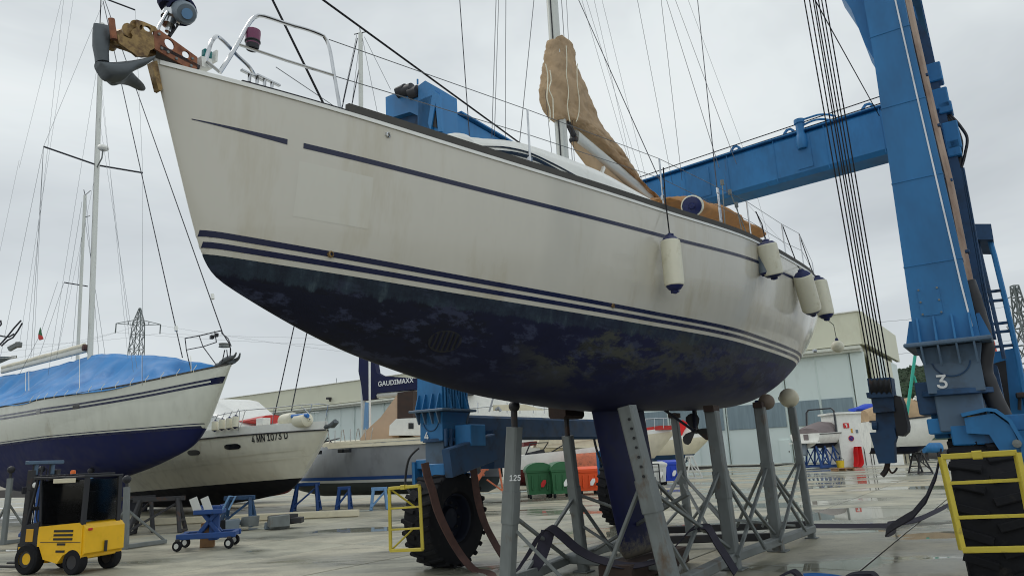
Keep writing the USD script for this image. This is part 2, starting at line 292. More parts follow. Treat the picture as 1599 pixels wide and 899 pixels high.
# ---------------------------------------------------------------- mesh helpers
def cat(ms):
    return trimesh.util.concatenate([m for m in ms])
def frame(x, y, z, o=(0, 0, 0)):
    m = np.eye(4)
    m[:3, 0], m[:3, 1], m[:3, 2], m[:3, 3] = x, y, z, o
    return m
def unit(v):
    v = np.array(v, float)
    return v / np.linalg.norm(v)
def box(c, s, rz=0.0, b=None):
    """box with chamfered edges, centre c, size s"""
    s = np.array(s, float)
    b = min(0.012, s.min() * 0.2) if b is None else b
    h = s / 2
    pts = []
    for sx in (-1, 1):
        for sy in (-1, 1):
            for sz in (-1, 1):
                for k in range(3):
                    p = h - b
                    p[k] = h[k]
                    pts.append(p * (sx, sy, sz))
    m = trimesh.convex.convex_hull(np.array(pts))
    if rz:
        m.apply_transform(trimesh.transformations.rotation_matrix(rz, (0, 0, 1)))
    m.apply_translation(c)
    return m
def beam(p0, p1, w, h=None, up=(0, 0, 1), w1=None, h1=None):
    """rectangular bar between two points, w across, h along up"""
    p0, p1 = np.array(p0, float), np.array(p1, float)
    d = unit(p1 - p0)
    if abs(np.dot(d, up)) > 0.98:
        up = (1, 0, 0) if abs(d[0]) < 0.9 else (0, 1, 0)
    x = unit(np.cross(d, up))
    y = np.cross(x, d)
    h = h or w
    pts = []
    for p, ww, hh in ((p0, w, h), (p1, w1 or w, h1 or h)):
        b = min(ww, hh) * 0.12
        for sx, sy in ((1, 1), (1, -1), (-1, -1), (-1, 1)):
            pts.append(p + x * sx * (ww / 2 - b) + y * sy * hh / 2)
            pts.append(p + x * sx * ww / 2 + y * sy * (hh / 2 - b))
    return trimesh.convex.convex_hull(np.array(pts))
def tube(pts, r, n=8, closed=False):
    """round bar along a polyline, r a number or one per point"""
    pts = np.array(pts, float)
    N = len(pts)
    r = np.broadcast_to(r, N)
    t = np.gradient(pts, axis=0)
    t /= np.maximum(np.linalg.norm(t, axis=1, keepdims=True), 1e-9)
    a = np.cross(t[0], (0, 0, 1) if abs(t[0][2]) < 0.9 else (1, 0, 0))
    V = []
    for i in range(N):
        a = a - t[i] * np.dot(a, t[i])
        a = unit(a)
        b = np.cross(t[i], a)
        th = np.arange(n) / n * 2 * np.pi
        V.append(pts[i] + r[i] * (np.cos(th)[:, None] * a + np.sin(th)[:, None] * b))
    V = np.vstack(V + [pts[:1], pts[-1:]])
    Fc = []
    for i in range(N - 1):
        for j in range(n):
            k = (j + 1) % n
            Fc += [(i * n + j, i * n + k, (i + 1) * n + k), (i * n + j, (i + 1) * n + k, (i + 1) * n + j)]
    for j in range(n):
        k = (j + 1) % n
        Fc += [(N * n, k, j), (N * n + 1, (N - 1) * n + j, (N - 1) * n + k)]
    m = trimesh.Trimesh(V, Fc, process=False)
    if m.volume < 0: m.invert()
    return m
def curve(pts, k=6):
    """smooth line through the points"""
    pts = np.array(pts, float)
    t = np.concatenate([[0], np.cumsum(np.linalg.norm(np.diff(pts, axis=0), axis=1))])
    return PC(t, pts)(np.linspace(0, t[-1], (len(pts) - 1) * k + 1))
def lathe(prof, o=(0, 0, 0), d=(0, 0, 1), n=20):
    """turned shape: profile of (radius, distance along d)"""
    d = unit(d)
    a = unit(np.cross(d, (1, 0, 0) if abs(d[0]) < 0.9 else (0, 1, 0)))
    b = np.cross(d, a)
    th = np.arange(n) / n * 2 * np.pi
    V = np.vstack([np.array(o, float) + d * z + r * (np.cos(th)[:, None] * a + np.sin(th)[:, None] * b) for r, z in prof])
    Fc = []
    for i in range(len(prof) - 1):
        for j in range(n):
            k = (j + 1) % n
            Fc += [(i * n + j, i * n + k, (i + 1) * n + k), (i * n + j, (i + 1) * n + k, (i + 1) * n + j)]
    m = trimesh.Trimesh(V, Fc, process=False)
    m.update_faces(m.area_faces > 1e-12)
    return m
def prism(poly, o, x, y, depth, both=True):
    """plane outline (list of (a, b) or shapely) in the frame o, x, y given a thickness along x cross y"""
    g = poly if hasattr(poly, 'exterior') else Polygon(poly).buffer(0)
    m = trimesh.creation.extrude_polygon(g, depth, engine='earcut')
    if both: m.apply_translation((0, 0, -depth / 2))
    x, y = unit(x), unit(y)
    m.apply_transform(frame(x, y, np.cross(x, y), o))
    if m.volume < 0: m.invert()
    return m
def loft(rows, closed=True, caps=True):
    """skin through rows of points (each n x 3)"""
    rows = [np.array(r, float) for r in rows]
    n = len(rows[0])
    V = np.vstack(rows)
    Fc = []
    for i in range(len(rows) - 1):
        for j in range(n if closed else n - 1):
            k = (j + 1) % n
            Fc += [(i * n + j, i * n + k, (i + 1) * n + k), (i * n + j, (i + 1) * n + k, (i + 1) * n + j)]
    if caps and closed:
        V = np.vstack([V, rows[0].mean(0), rows[-1].mean(0)])
        e = len(V)
        for j in range(n):
            k = (j + 1) % n
            Fc += [(e - 2, k, j), (e - 1, (len(rows) - 1) * n + j, (len(rows) - 1) * n + k)]
    m = trimesh.Trimesh(V, Fc, process=False)
    if closed and caps and m.volume < 0: m.invert()
    return m
def slab(grid, th, nrm=None):
    """thickened sheet through a grid of points (n, m, 3)"""
    g = np.array(grid, float)
    n, m_, _ = g.shape
    du, dv = np.gradient(g, axis=0), np.gradient(g, axis=1)
    nn = np.cross(du, dv)
    nn /= np.maximum(np.linalg.norm(nn, axis=2, keepdims=True), 1e-9)
    if nrm is not None: nn = np.broadcast_to(nrm, g.shape)
    rows = [np.vstack([g[i], (g[i] - nn[i] * th)[::-1]]) for i in range(n)]
    return loft(rows)
def ribbon(pts, w, wdir, th=0.012):
    pts = curve(pts, 5)
    wd = unit(wdir)
    g = np.stack([pts - wd * w / 2, pts + wd * w / 2], 1)
    return slab(g, th)
def ell(c, a, b, ra, rb, n=16, p=2.0):
    th = np.arange(n) / n * 2 * np.pi
    ca, sa = np.cos(th), np.sin(th)
    return c + (np.sign(ca) * abs(ca) ** (2 / p) * ra)[:, None] * a + (np.sign(sa) * abs(sa) ** (2 / p) * rb)[:, None] * b
def text(s, h, o, x, y, depth=0.004, bold=True):
    m = meshkit.text_mesh(s, h, depth, bold)
    x, y = unit(x), unit(y)
    m.apply_transform(frame(x, y, np.cross(x, y), o))
    return m
def wiggle(m, amp, scale, seed=0):
    v = np.array(m.vertices)
    n = np.stack([meshkit.fbm(v * scale + k * 17.3, 3, seed + k) - 0.5 for k in range(3)], -1)
    m.vertices = v + n * 2 * amp
    return m

def crease(m, amp, k, seed=0):
    """sharp folds: pushes the surface in along thin creases; k scales the points (3 numbers)"""
    v = np.array(m.vertices)
    n = np.array(m.vertex_normals)
    f = np.abs(meshkit.fbm((v - v.mean(0)) @ np.asarray(k, float), 3, seed) - 0.5) * 2
    m.vertices = v + n * ((f ** 0.6 - 0.45) * amp)[:, None]
    return m

class Hull:
    """a boat's body: bow point on the ground plan, heading aft, half breadths, sheer heights, bottom heights. lat > 0 is the side 'side' (1 = right of the aft direction)"""
    def __init__(self, bow, ang, L_, b, zs, k, rad, zb, n, m=2.0, side=1, bs=(0, .08, .2, .4, .6, .8, 1), zss=None, zbs=None, ns=None, x0=0.02):
        self.bow, self.L = np.array(bow, float), L_
        self.u = np.array([math.cos(ang), math.sin(ang)])
        self.p = side * np.array([math.sin(ang), -math.cos(ang)])
        self.b = PC(bs, [x0, *b])
        self.zs = PC(zss if zss is not None else np.linspace(0, 1, len(zs)), zs)
        self.zb = PC(zbs if zbs is not None else np.linspace(0, 1, len(zb)), zb)
        self.n = PC(ns if ns is not None else np.linspace(0, 1, len(n)), n)
        self.k, self.rad, self.m = k, rad, m
    def P(self, S, lat, z):
        """S metres aft of the bow"""
        S, lat, z = np.broadcast_arrays(np.asarray(S, float), np.asarray(lat, float), np.asarray(z, float))
        return np.stack([self.bow[0] + S * self.u[0] + lat * self.p[0], self.bow[1] + S * self.u[1] + lat * self.p[1], z], -1)
    def keelz(self, s):
        s = np.asarray(s, float)
        st = self.zs(0) - np.minimum(s, 1) * self.L * self.k
        zb = self.zb(np.minimum(s, 1))
        z = zb + self.rad * np.logaddexp(0, (st - zb) / self.rad)
        return np.minimum(z, self.sheer(s) - 1e-3)
    def sheer(self, s):
        return self.zs(np.minimum(s, 1))
    def half(self, s):
        return self.b(np.minimum(s, 1))
    def lat(self, s, z):
        zs, zk = self.sheer(s), self.keelz(s)
        ca = np.clip((zs - z) / (zs - zk), 0, 1) ** (self.m / 2)
        a = np.arccos(np.clip(ca, 0, 1))
        return self.half(s) * np.sin(a) ** (2 / self.n(np.minimum(s, 1)))
    def skin(self, s, lo, hi, rows, sgn=1, off=0.0):
        """part of the side between the heights lo and hi (numbers, or functions of s), as rows of points"""
        s = np.asarray(s, float)
        zs, zk = self.sheer(s), self.keelz(s)
        f = lambda q: np.clip(q(s) if callable(q) else np.full(len(s), float(q)), zk, zs)
        ta = lambda z: np.arccos(np.clip(((zs - z) / (zs - zk)), 0, 1) ** (self.m / 2))
        a0, a1 = ta(f(lo)), ta(f(hi))
        w = np.linspace(0, 1, rows)
        a = a0[:, None] + (a1 - a0)[:, None] * w
        lat = self.half(s)[:, None] * np.sin(a) ** (2 / self.n(np.minimum(s, 1)))[:, None]
        z = zs[:, None] - (zs - zk)[:, None] * np.cos(a) ** (2 / self.m)
        return self.P(s[:, None] * self.L, sgn * (lat + off), z)
    def surf(self, *a, sgn=1, **k):
        g = self.skin(*a, sgn=sgn, **k)
        m = loft(list(g), closed=False)
        if sgn < 0: m.invert()
        return m
    def band(self, s, lo, hi, sgn=1, off=0.003, rows=3):
        return self.surf(s, lo, hi, rows, sgn=sgn, off=off)
    def curt(self, px, py, inset=0.0):
        """the point seen at a pixel on the upright curtain that runs along the sheer (inset metres inboard)"""
        s = np.linspace(0.0, 1.0, 1500)
        q = self.P(s * self.L, self.half(s) - inset, 0)
        r = ray(px, py)
        c = r[0] * q[:, 1] - r[1] * q[:, 0]
        k = np.nonzero(np.diff(np.sign(c)))[0]
        i = k[0] if len(k) else int(np.argmin(abs(c)))
        return np.array([q[i, 0], q[i, 1], over(px, py, q[i, :2])])
    def cpl(self, px, py, lat=0.0):
        """the point seen at a pixel on the upright plane lat metres off the centre line"""
        return onplane(px, py, self.P(0, lat, 0), (*self.p, 0))
    def sof(self, p):
        return float(np.dot(np.array(p)[:2] - self.bow, self.u))
    def body(self, t, zw_, top, bottom, ns=48, stern=0.0, deck='white_paint', names=('hull', 'bottom', 'deck')):
        """topsides, underwater body and deck as parts of thing t; zw = height of the paint line"""
        s = np.unique(np.concatenate([np.linspace(0, 0.14, 60), np.linspace(0.14, 1, ns)]))
        zw = zw_ if callable(zw_) else (lambda q: np.full(np.shape(q), float(zw_)))
        ms = [self.surf(s, zw, 99, 12, sgn=g) for g in (1, -1)]
        # flat transom
        g = self.skin(np.array([1.0]), -99, 99, 16)[0]
        g2 = self.skin(np.array([1.0]), -99, 99, 16, sgn=-1)[0]
        ms.append(loft([g, g2], closed=False))
        hp = t.add(names[0], cat(ms), top)
        dn = np.linspace(0, 1, 6000)
        un = np.nonzero(self.keelz(dn) < zw(dn))[0]
        if len(un):
            s0 = float(dn[un[0]])
            sb = np.concatenate([[s0], s0 + np.geomspace(2e-4, .03, 12), s[s > s0 + .032]])
            sb = sb[sb <= 1]
            t.add(names[1], cat([self.surf(sb, -99, zw, 14, sgn=g) for g in (1, -1)]), bottom)
        d = np.array([self.P(x * self.L, self.half(x) * np.linspace(-1, 1, 7), self.sheer(x) - 0.03 + 0.05 * (1 - np.linspace(-1, 1, 7) ** 2)) for x in s])
        t.add(names[2], loft(list(d), closed=False), deck)
        return hp

# ================================================================ SETTING
# ground: one far sheet, and the concrete slabs of the yard with open joints
ground = Thing('ground', 'wet pale concrete boatyard ground of large slabs with dark joints', 'ground', kind='structure')
ground.add('base_sheet', slab([[(-1800, -60, -0.014), (-1800, 2600, -0.014)], [(1800, -60, -0.014), (1800, 2600, -0.014)]], 0.05), 'far_ground', smooth=False)
ground.add('joint_bed', slab([[(-75, -4, -0.010), (-75, 118, -0.010)], [(75, -4, -0.010), (75, 118, -0.010)]], 0.003), 'joint_filler', smooth=False)
ANG = math.radians(55.0)
gu, gp = np.array([math.cos(ANG), math.sin(ANG)]), np.array([math.sin(ANG), -math.cos(ANG)])
g0 = atz(1343, 890)[:2]
SU, SP = 5.2, 2.58
r2 = random.Random(3)
nslab = 0
for i in range(-6, 22):
    for j in range(-30, 24):
        c = g0 + gu * (i + 0.5) * SU + gp * (j + 0.5) * SP
        q = c @ np.array([1.0, 0]), c[1]
        if c[1] < 4.5 or c[1] > 64 or abs(c[0]) > 4.5 + 0.76 * c[1]: continue
        if c[1] > 32 and (j % 2): continue
        two = c[1] > 32
        cc = g0 + gu * (i + 0.5) * SU + gp * (j + (1.0 if two else 0.5)) * SP
        w = SP * (2 if two else 1)
        if nslab >= 298: break
        m = box((0, 0, -0.02), (SU - 0.03, w - 0.03, 0.04), 0, 0.006)
        m.apply_transform(trimesh.transformations.rotation_matrix(r2.uniform(-1, 1) * 0.0012, (0, 1, 0)))
        m.apply_transform(trimesh.transformations.rotation_matrix(ANG, (0, 0, 1)))
        m.apply_translation((cc[0], cc[1], r2.uniform(-0.002, 0.002)))
        ground.add('concrete_slab', m, 'wet_concrete_' + r2.choice('abcd'), smooth=False)
        nslab += 1

# hangar ------------------------------------------------------------------------------------------
HC, HL = np.array([30.6, 62.5]), np.array([-49.5, 119.5])        # right front corner, far left end of the front wall
hd = unit(HL - HC)
hb = np.array([-hd[1], hd[0]])
if hb[1] < 0: hb = -hb                                            # into the building
HW = float(np.linalg.norm(HL - HC))
HT, FB = 13.0, 9.6                                                # roof edge, underside of the fascia
def hp(a, d, z): return np.array([*(HC + hd * a + hb * d), z])
han = Thing('hangar', 'long pale boat hangar with beige fascia and sliding panel doors closing the yard', 'hangar', (*HC, 0))
z3 = np.array([0, 0, 1.0])
def hbox(a0, a1, d0, d1, z0, z1):
    c = hp((a0 + a1) / 2, (d0 + d1) / 2, (z0 + z1) / 2)
    return box(c, (abs(a1 - a0), abs(d1 - d0), z1 - z0), math.atan2(hd[1], hd[0]), 0.02)
han.add('wall', hbox(0, HW, 0.6, 19, 0, HT - 0.3), 'hangar_beige')
han.add('fascia', cat([hbox(-0.4, HW, -0.5, 0.6, FB + 0.5, HT)]), 'hangar_beige')
han.add('roof_edge', hbox(-0.5, HW, -0.65, 19, HT, HT + 0.12), 'white_paint')
han.add('door_rail', cat([hbox(-0.3, HW, -0.75, -0.5, FB + 0.12, FB + 0.3), hbox(-0.2, HW, -0.45, 0.6, FB - 0.1, FB + 0.45)]), 'old_white')
PW = 5.9
for k in range(16):
    a0 = 0.9 + k * PW
    if a0 + PW > HW: break
    dr = han.add('door_panel', cat([hbox(a0 + 0.05, a0 + PW - 0.05, 0.15, 0.32, 0.1, FB - 0.05)] + [hbox(a0 + PW * q - 0.03, a0 + PW * q + 0.03, 0.08, 0.15, 0.1, FB - 0.1) for q in (0.02, 0.5, 0.98)]), 'hangar_panel')
    if k < 7:
        for q in range(2):
            x0 = a0 + 0.15 + q * (PW - 0.2) / 2
            han.add('window', hbox(x0 + 0.1, x0 + PW / 2 - 0.25, 0.06, 0.149, 3.35, 5.6), 'hangar_glass', parent=dr)
han.add('base_strip', hbox(-0.1, HW, 0.1, 0.6, 0, 0.12), 'old_white')
han.add('corner_post', hbox(-0.25, 0.85, 0.05, 0.62, 0, FB - 0.1), 'hangar_panel')
dw = han.add('door', hbox(6.95, 7.95, 0.02, 0.16, 0.1, 2.2), 'hangar_panel', label='small white wicket door in the sliding panel')
han.add('door_handle', hbox(7.08, 7.16, -0.03, 0.02, 1.05, 1.2), 'dark_steel', parent=dw)
for k in range(4):                                                # side wall panels, seen beyond the corner
    han.add('side_panel', cat([hbox(-0.62, -0.4, 1.2 + k * 4, 5.1 + k * 4, 0.1, FB)]), 'hangar_panel' if k % 2 else 'hangar_beige')
han.add('side_fascia', hbox(-0.75, -0.4, -0.4, 19, FB + 0.45, HT - 0.005), 'hangar_beige')
for a in (22.0, 47.0, 70.0):
    han.add('wall_lamp', cat([hbox(a, a + 0.6, -1.1, -0.55, FB + 1.2, FB + 1.5), hbox(a + 0.25, a + 0.33, -0.75, -0.5, FB + 0.9, FB + 1.3)]), 'dark_steel')
for a, h in ((55.0, 2.8), (72.0, 1.2)):
    han.add('roof_aerial', tube([hp(a, 2, HT), hp(a, 2, HT + h)], 0.05, 5), 'pylon_steel')

# wooded hill far behind, right --------------------------------------------------------------------
xs = np.linspace(120, 620, 70)
rows = []
for k, (dy, f) in enumerate(((0, 0.0), (60, 0.45), (120, 0.8), (190, 1.0), (260, 0.9), (400, 0.3))):
    z = (78 + 26 * meshkit.fbm(np.stack([xs / 120, 0 * xs + k * .3, 0 * xs], -1), 4, 5)) * f * np.clip((xs - 120) / 160, 0, 1) ** 0.6
    rows.append(np.stack([xs, 760 + dy + 0 * xs, z - 1], -1))
hill = Thing('hill', 'dark wooded hill behind the yard on the right', 'hill', (370, 800, 0), kind='structure')
hill.add('slope', loft(rows, closed=False), 'hill_forest')
N = 2600
ix, iy = rng.uniform(0, len(xs) - 1.001, N), rng.uniform(0.5, 3.6, N)
R_ = np.array(rows)
def hsamp(a, b):
    i, j = b.astype(int), a.astype(int)
    fi, fj = (b - i)[:, None], (a - j)[:, None]
    return R_[i, j] * (1 - fi) * (1 - fj) + R_[i, j + 1] * (1 - fi) * fj + R_[i + 1, j] * fi * (1 - fj) + R_[i + 1, j + 1] * fi * fj
pts = hsamp(ix, iy)
crowns = []
for p in pts:
    m = trimesh.creation.icosphere(subdivisions=1, radius=1.0)
    m.vertices = m.vertices * (1 + 0.35 * rng.standard_normal(len(m.vertices))[:, None] * 0.6) * (rng.uniform(2.2, 4.6), rng.uniform(2.2, 4.6), rng.uniform(2.2, 5.0)) + p + (0, 0, 1.4)
    crowns.append(m)
single('hill_wood', 'dense dark wood covering the far hill on the right', 'wood', cat(crowns), 'leaf_dark', kind='stuff', smooth=False)

# bare tree at the right edge
tb = aty(1592, 640, 70); tb[2] = 0
tree = Thing('bare_tree', 'leafless pale tree beyond the blue ladder at the right edge', 'tree', tb)
def branch(p, d, l, r, lev, out):
    q = p + d * l
    out.append(tube([p, p + d * l * 0.5 + rng.normal(0, l * 0.03, 3), q], [r, r * 0.85, r * 0.65], 5))
    if lev:
        for _ in range(4):
            nd = unit(d + rng.normal(0, 0.42, 3) + (0, 0, 0.1))
            branch(p + d * l * rng.uniform(0.55, 1.0), nd, l * rng.uniform(0.55, 0.75), r * 0.55, lev - 1, out)
tr, br = [], []
tr.append(tube([tb, tb + (0.1, 0, 2.0), tb + (0.0, 0.1, 4.0)], [0.22, 0.18, 0.15], 7))
for _ in range(6): branch(tb + (0, 0, rng.uniform(2.5, 4)), unit(rng.normal(0, 0.45, 3) + (0, 0, 1)), 2.3, 0.09, 3, br)
tree.add('trunk', cat(tr), 'bare_twig')
tree.add('crown', cat(br), 'bare_twig', smooth=False)

# lattice towers and power lines ------------------------------------------------------------------
def lattice(base, h, w0, w1, n, r, skip=0):
    out, base = [], np.array(base, float)
    c = [np.array([sx, sy, 0]) for sx, sy in ((1, 1), (-1, 1), (-1, -1), (1, -1))]
    wz = lambda t: (w0 + (w1 - w0) * t) / 2
    ts = 1 - (1 - np.linspace(0, 1, n + 1)) ** 1.15
    for k in range(4):
        out.append(beam(base + c[k] * wz(0), base + c[k] * wz(1) + (0, 0, h), r * 1.6))
        for a, b in zip(ts[:-1], ts[1:]):
            d = c[(k + 1) % 4]
            out.append(beam(base + c[k] * wz(a) + (0, 0, h * a), base + d * wz(b) + (0, 0, h * b), r))
            out.append(beam(base + d * wz(a) + (0, 0, h * a), base + c[k] * wz(b) + (0, 0, h * b), r))
            out.append(beam(base + c[k] * wz(b) + (0, 0, h * b), base + d * wz(b) + (0, 0, h * b), r))
    return cat(out)
pb = aty(197, 740, 230); pb[2] = 0
ptop = over(201, 480, pb[:2])
arm = over(200, 503, pb[:2])
py = Thing('electricity_pylon', 'grey lattice electricity pylon rising behind the blue tarpaulin', 'pylon', pb)
py.add('tower', lattice(pb, arm, 7.0, 2.6, 9, 0.15), 'pylon_steel', smooth=False)
py.add('peak', lattice(pb + (0, 0, arm), ptop - arm, 2.6, 0.4, 3, 0.13), 'pylon_steel', smooth=False)
ad = unit((0.93, 0.36, 0))
for sg in (-1, 1):
    tip = pb + ad * sg * 6.6 + (0, 0, arm - 0.4)
    py.add('cross_arm', cat([beam(pb + (0, 0, arm + 1.2), tip, 0.2), beam(pb + (0, 0, arm - 0.8) + ad * sg, tip, 0.2), beam(pb + ad * sg * 3 + (0, 0, arm - 0.6), pb + ad * sg * 3 + (0, 0, arm + 0.5), 0.2)]), 'pylon_steel', smooth=False)
    py.add('insulator', tube([tip, tip + (0, 0, -3.2)], 0.2, 5), 'pylon_steel')
tw = aty(1562, 640, 150); tw[2] = 0
thh = over(1554, 438, tw[:2])
twr = Thing('radio_tower', 'red and white banded lattice tower behind the travel lift ladder', 'tower', tw)
for k in range(8):
    a, b = thh * k / 8, thh * (k + 1) / 8
    twr.add('tower_section', lattice(tw + (0, 0, a), b - a, 3.2 - 0.28 * k, 3.2 - 0.28 * (k + 1), 2, 0.14), 'tower_red' if k % 2 == 0 else 'tower_white', smooth=False)
p2 = aty(1625, 640, 170); p2[2] = 0
py2 = Thing('electricity_pylon', 'grey pylon arms reaching in from the right edge behind the ladder', 'pylon', p2)
h2 = over(1625, 440, p2[:2])
py2.add('tower', lattice(p2, h2, 6.0, 1.2, 9, 0.18), 'pylon_steel', smooth=False)
for yy in (468, 510):
    a0, tip = np.array([*p2[:2], over(1625, yy - 14, p2[:2])]), aty(1569 if yy < 500 else 1572, yy, 170)
    low = aty(1588, yy + 24, 170)
    py2.add('cross_arm', cat([beam(a0, tip, 0.22), beam(a0 + (0, 0, -1.6), low, 0.16), beam(low, tip, 0.14), beam(low, a0, 0.14)]), 'pylon_steel', smooth=False)
def wire(name, label, pts, r, mat, group=None):
    return single(name, label, 'cable', tube(pts, r, 5), mat, group)
def sag(a, b, s, n=12):
    t = np.linspace(0, 1, n)[:, None]
    return a * (1 - t) + b * t - np.array([0, 0, 1.0]) * s * 4 * t * (1 - t)
for k, (yl, yr) in enumerate(((505, 512), (522, 541), (545, 590))):
    tip = pb + ad * 6.6 * (1, -1, 0.3)[k] + (0, 0, arm - 3.4 * (k < 2))
    for sx, e in ((1, aty(1010, yr + 2, 190)), (-1, aty(-80, yl + 30, 240))):
        wire('power_line', ('highest', 'middle', 'lowest')[k] + ' thin power line running from the left pylon to the ' + ('right behind the yacht bow' if sx > 0 else 'left edge of the sky'), sag(tip, e, 2.0), 0.028, 'wire_steel')
for k, (a, b) in enumerate((((1370, 503), (1640, 466)), ((1370, 555), (1640, 520)))):
    wire('power_line', 'thin power line in the sky between hangar and travel lift, the ' + ('upper' if k == 0 else 'lower'), sag(aty(*a, 150), aty(*b, 165), 0.6), 0.035, 'wire_steel')

# ================================================================ THE BIG YACHT
Y = Hull((-2.561, 4.621), 0.97676, 14.367, (.378, .781, 1.435, 1.972, 2.063, 1.734), (4.676, 4.748, 4.819, 4.938, 5.122), 2.997, .128,
         (3.391, 2.66, 2.387, 2.316, 2.379, 2.49, 3.361), (1.487, 1.83, 2.285, 2.474), m=1.887, zbs=(0, .15, .3, .45, .6, .8, 1), ns=(0, .2, .5, 1))
YL = Y.L
ZA = 3.300                                                        # antifouling line
u3, p3, z3 = np.array([*Y.u, 0]), np.array([*Y.p, 0]), np.array([0, 0, 1.0])
yacht = Thing('sailing_yacht', 'big white sloop with worn navy bottom and blue stripes propped on steel cradle', 'sailing yacht', (*(Y.bow + Y.u * 7.0), 0.25))
s_all = np.unique(np.concatenate([np.linspace(0, .1, 40), np.linspace(.1, 1, 130)]))
# rounded quarter and stern: the sides run on round the corner
SE = 0.032
def stern_rows(lo, hi, rows, sgn):
    out = []
    for t in np.linspace(0.0, 1.0, 9)[1:]:
        s = 1 + SE * math.sin(t * math.pi / 2)
        g = Y.skin(np.array([1.0]), lo, hi, rows, sgn)[0]
        c = Y.P(YL, 0, g[:, 2])
        g = c + (g - c) * (0.08 + 0.92 * math.cos(t * math.pi / 2) ** 0.55) + np.array([*(Y.u * (s - 1) * YL), 0])
        lift = 0.30 * (s - 1) / SE
        f = np.clip((4.3 - g[:, 2]) / 1.4, 0, 1)
        g[:, 2] += lift * f
        out.append(g)
    return out
ms = []
for sg in (1, -1):
    g = list(Y.skin(s_all, ZA, 99, 26, sg)) + stern_rows(ZA, 99, 26, sg)
    m = loft(g, closed=False)
    if sg < 0: m.invert()
    ms.append(m)
hull_p = yacht.add('hull', cat(ms), 'white_gelcoat', smooth=50)
_d = np.linspace(0, .12, 4000)
_s0 = float(_d[np.nonzero(np.array([Y.keelz(x) for x in _d]) < ZA)[0][0]])
sb = np.concatenate([[_s0], _s0 + np.geomspace(2e-4, .02, 12), s_all[s_all > _s0 + .021]])
ms = []
for sg in (1, -1):
    g = list(Y.skin(sb, -99, ZA, 34, sg))
    m = loft(g, closed=False)
    if sg < 0: m.invert()
    ms.append(m)
bottom_p = yacht.add('bottom', cat(ms), 'worn_antifouling', smooth=60)
yacht.add('deck', loft([Y.P(s * YL, Y.half(s) * np.linspace(-.995, .995, 9), Y.sheer(s) - 0.03 + 0.06 * (1 - np.linspace(-1, 1, 9) ** 2)) for s in s_all], closed=False), 'white_paint')
# boot stripes and the cove stripe
ss = np.unique(np.concatenate([np.linspace(0.0, .09, 900), np.linspace(.09, 1.0, 180)]))
for z0, z1 in ((3.425, 3.471), (3.345, 3.389)):
    s = np.array([x for x in ss if Y.keelz(x) < z0])
    for sg in (1, -1):
        yacht.add('boot_stripe', Y.band(s, z0, z1, sg, 0.0025), 'navy_stripe', parent=hull_p)
def cove(s): return Y.sheer(s) - (.396 + (.245 - .396) * s)
def s_at(px, py):
    """where along the cove stripe a pixel lies"""
    s = np.linspace(0.005, 0.995, 900)
    q = Y.P(s * YL, Y.lat(s, cove(s)), cove(s)) - CO
    x = CX + F * (q @ CR) / (q @ _f)
    return float(np.interp(px, x, s))
sa, sb_, sc = s_at(299, 173), s_at(449, 214), s_at(474, 219)
for sg in (1, -1):
    yacht.add('cove_stripe', Y.band(np.linspace(sa, sb_, 30), lambda s: cove(s) - 0.006 - 0.04 * (s - sa) / (sb_ - sa), cove, sg, 0.0025), 'navy_stripe', parent=hull_p)
    yacht.add('cove_stripe', Y.band(np.linspace(sc, 1.0, 120), lambda s: cove(s) - 0.046, cove, sg, 0.0025), 'navy_stripe', parent=hull_p)
# pale gunwale lip and dark toe rail
def rail(s, lat0, lat1, z0, z1, sgn=1):
    rows = []
    for x in s:
        h, z = float(Y.half(x)), float(Y.sheer(x))
        rows.append(Y.P(x * YL, sgn * np.array([h + lat0, h + lat1, h + lat1, h + lat0]), np.array([z + z0, z + z0, z + z1, z + z1])))
    return loft(rows)
s_r = Y.sof(Y.curt(546, 178)) / YL
s_b = Y.sof(Y.curt(380, 130)) / YL
for sg in (1, -1):
    yacht.add('gunwale', rail(np.linspace(0.002, 1, 120), -0.03, 0.012, -0.03, 0.004, sg), 'white_paint')
    yacht.add('toe_rail', rail(np.linspace(s_r, 1, 110), -0.045, 0.002, 0.004, 0.088, sg), 'teak_dark')
    yacht.add('toe_rail', rail(np.linspace(s_b, s_r, 20), -0.045, 0.002, 0.004, 0.022, sg), 'black_plastic')
# paler patch where lettering was taken off the bow
sp0, sp1 = s_at(470, 240), s_at(585, 260)
yacht.add('paler_patch', Y.band(np.linspace(sp0, sp1, 60), lambda s: cove(s) - .62, lambda s: cove(s) - .16, 1, .001, rows=24), 'pale_gelcoat', parent=hull_p)
# bow: stem plate, roller fitting, furler
stem = [Y.cpl(x, y) for x, y in ((235, 98), (243, 98), (250.5, 140), (249, 144), (244, 143))]
def ctr_prism(pix, depth, lat=0.0):
    """outline given by pixels on the plane lat off the centre line, thickened across the boat"""
    o = Y.P(0, lat, 0)
    ab = [(float(np.dot(q - o, u3)), float(q[2])) for q in (Y.cpl(x, y, lat) for x, y in pix)]
    return prism(ab, o, u3, z3, depth)
yacht.add('stem_plate', ctr_prism([(233, 99), (242, 97), (250.5, 141), (248, 144), (244, 142)], 0.06), 'gold_bronze')
def with_holes(pix, holes, depth, lat):
    o = Y.P(0, lat, 0)
    f = lambda q: (float(np.dot(q - o, u3)), float(q[2]))
    g = Polygon([f(Y.cpl(x, y, lat)) for x, y in pix]).buffer(0)
    for hx, hy, rx, ry, an in holes:
        th = np.linspace(0, 2 * np.pi, 20)
        dx, dy = rx * np.cos(th), ry * np.sin(th)
        c, s = math.cos(an), math.sin(an)
        g = g.difference(Polygon([f(Y.cpl(hx + a * c - b * s, hy + a * s + b * c, lat)) for a, b in zip(dx, dy)]))
    return prism(g, o, u3, z3, depth)
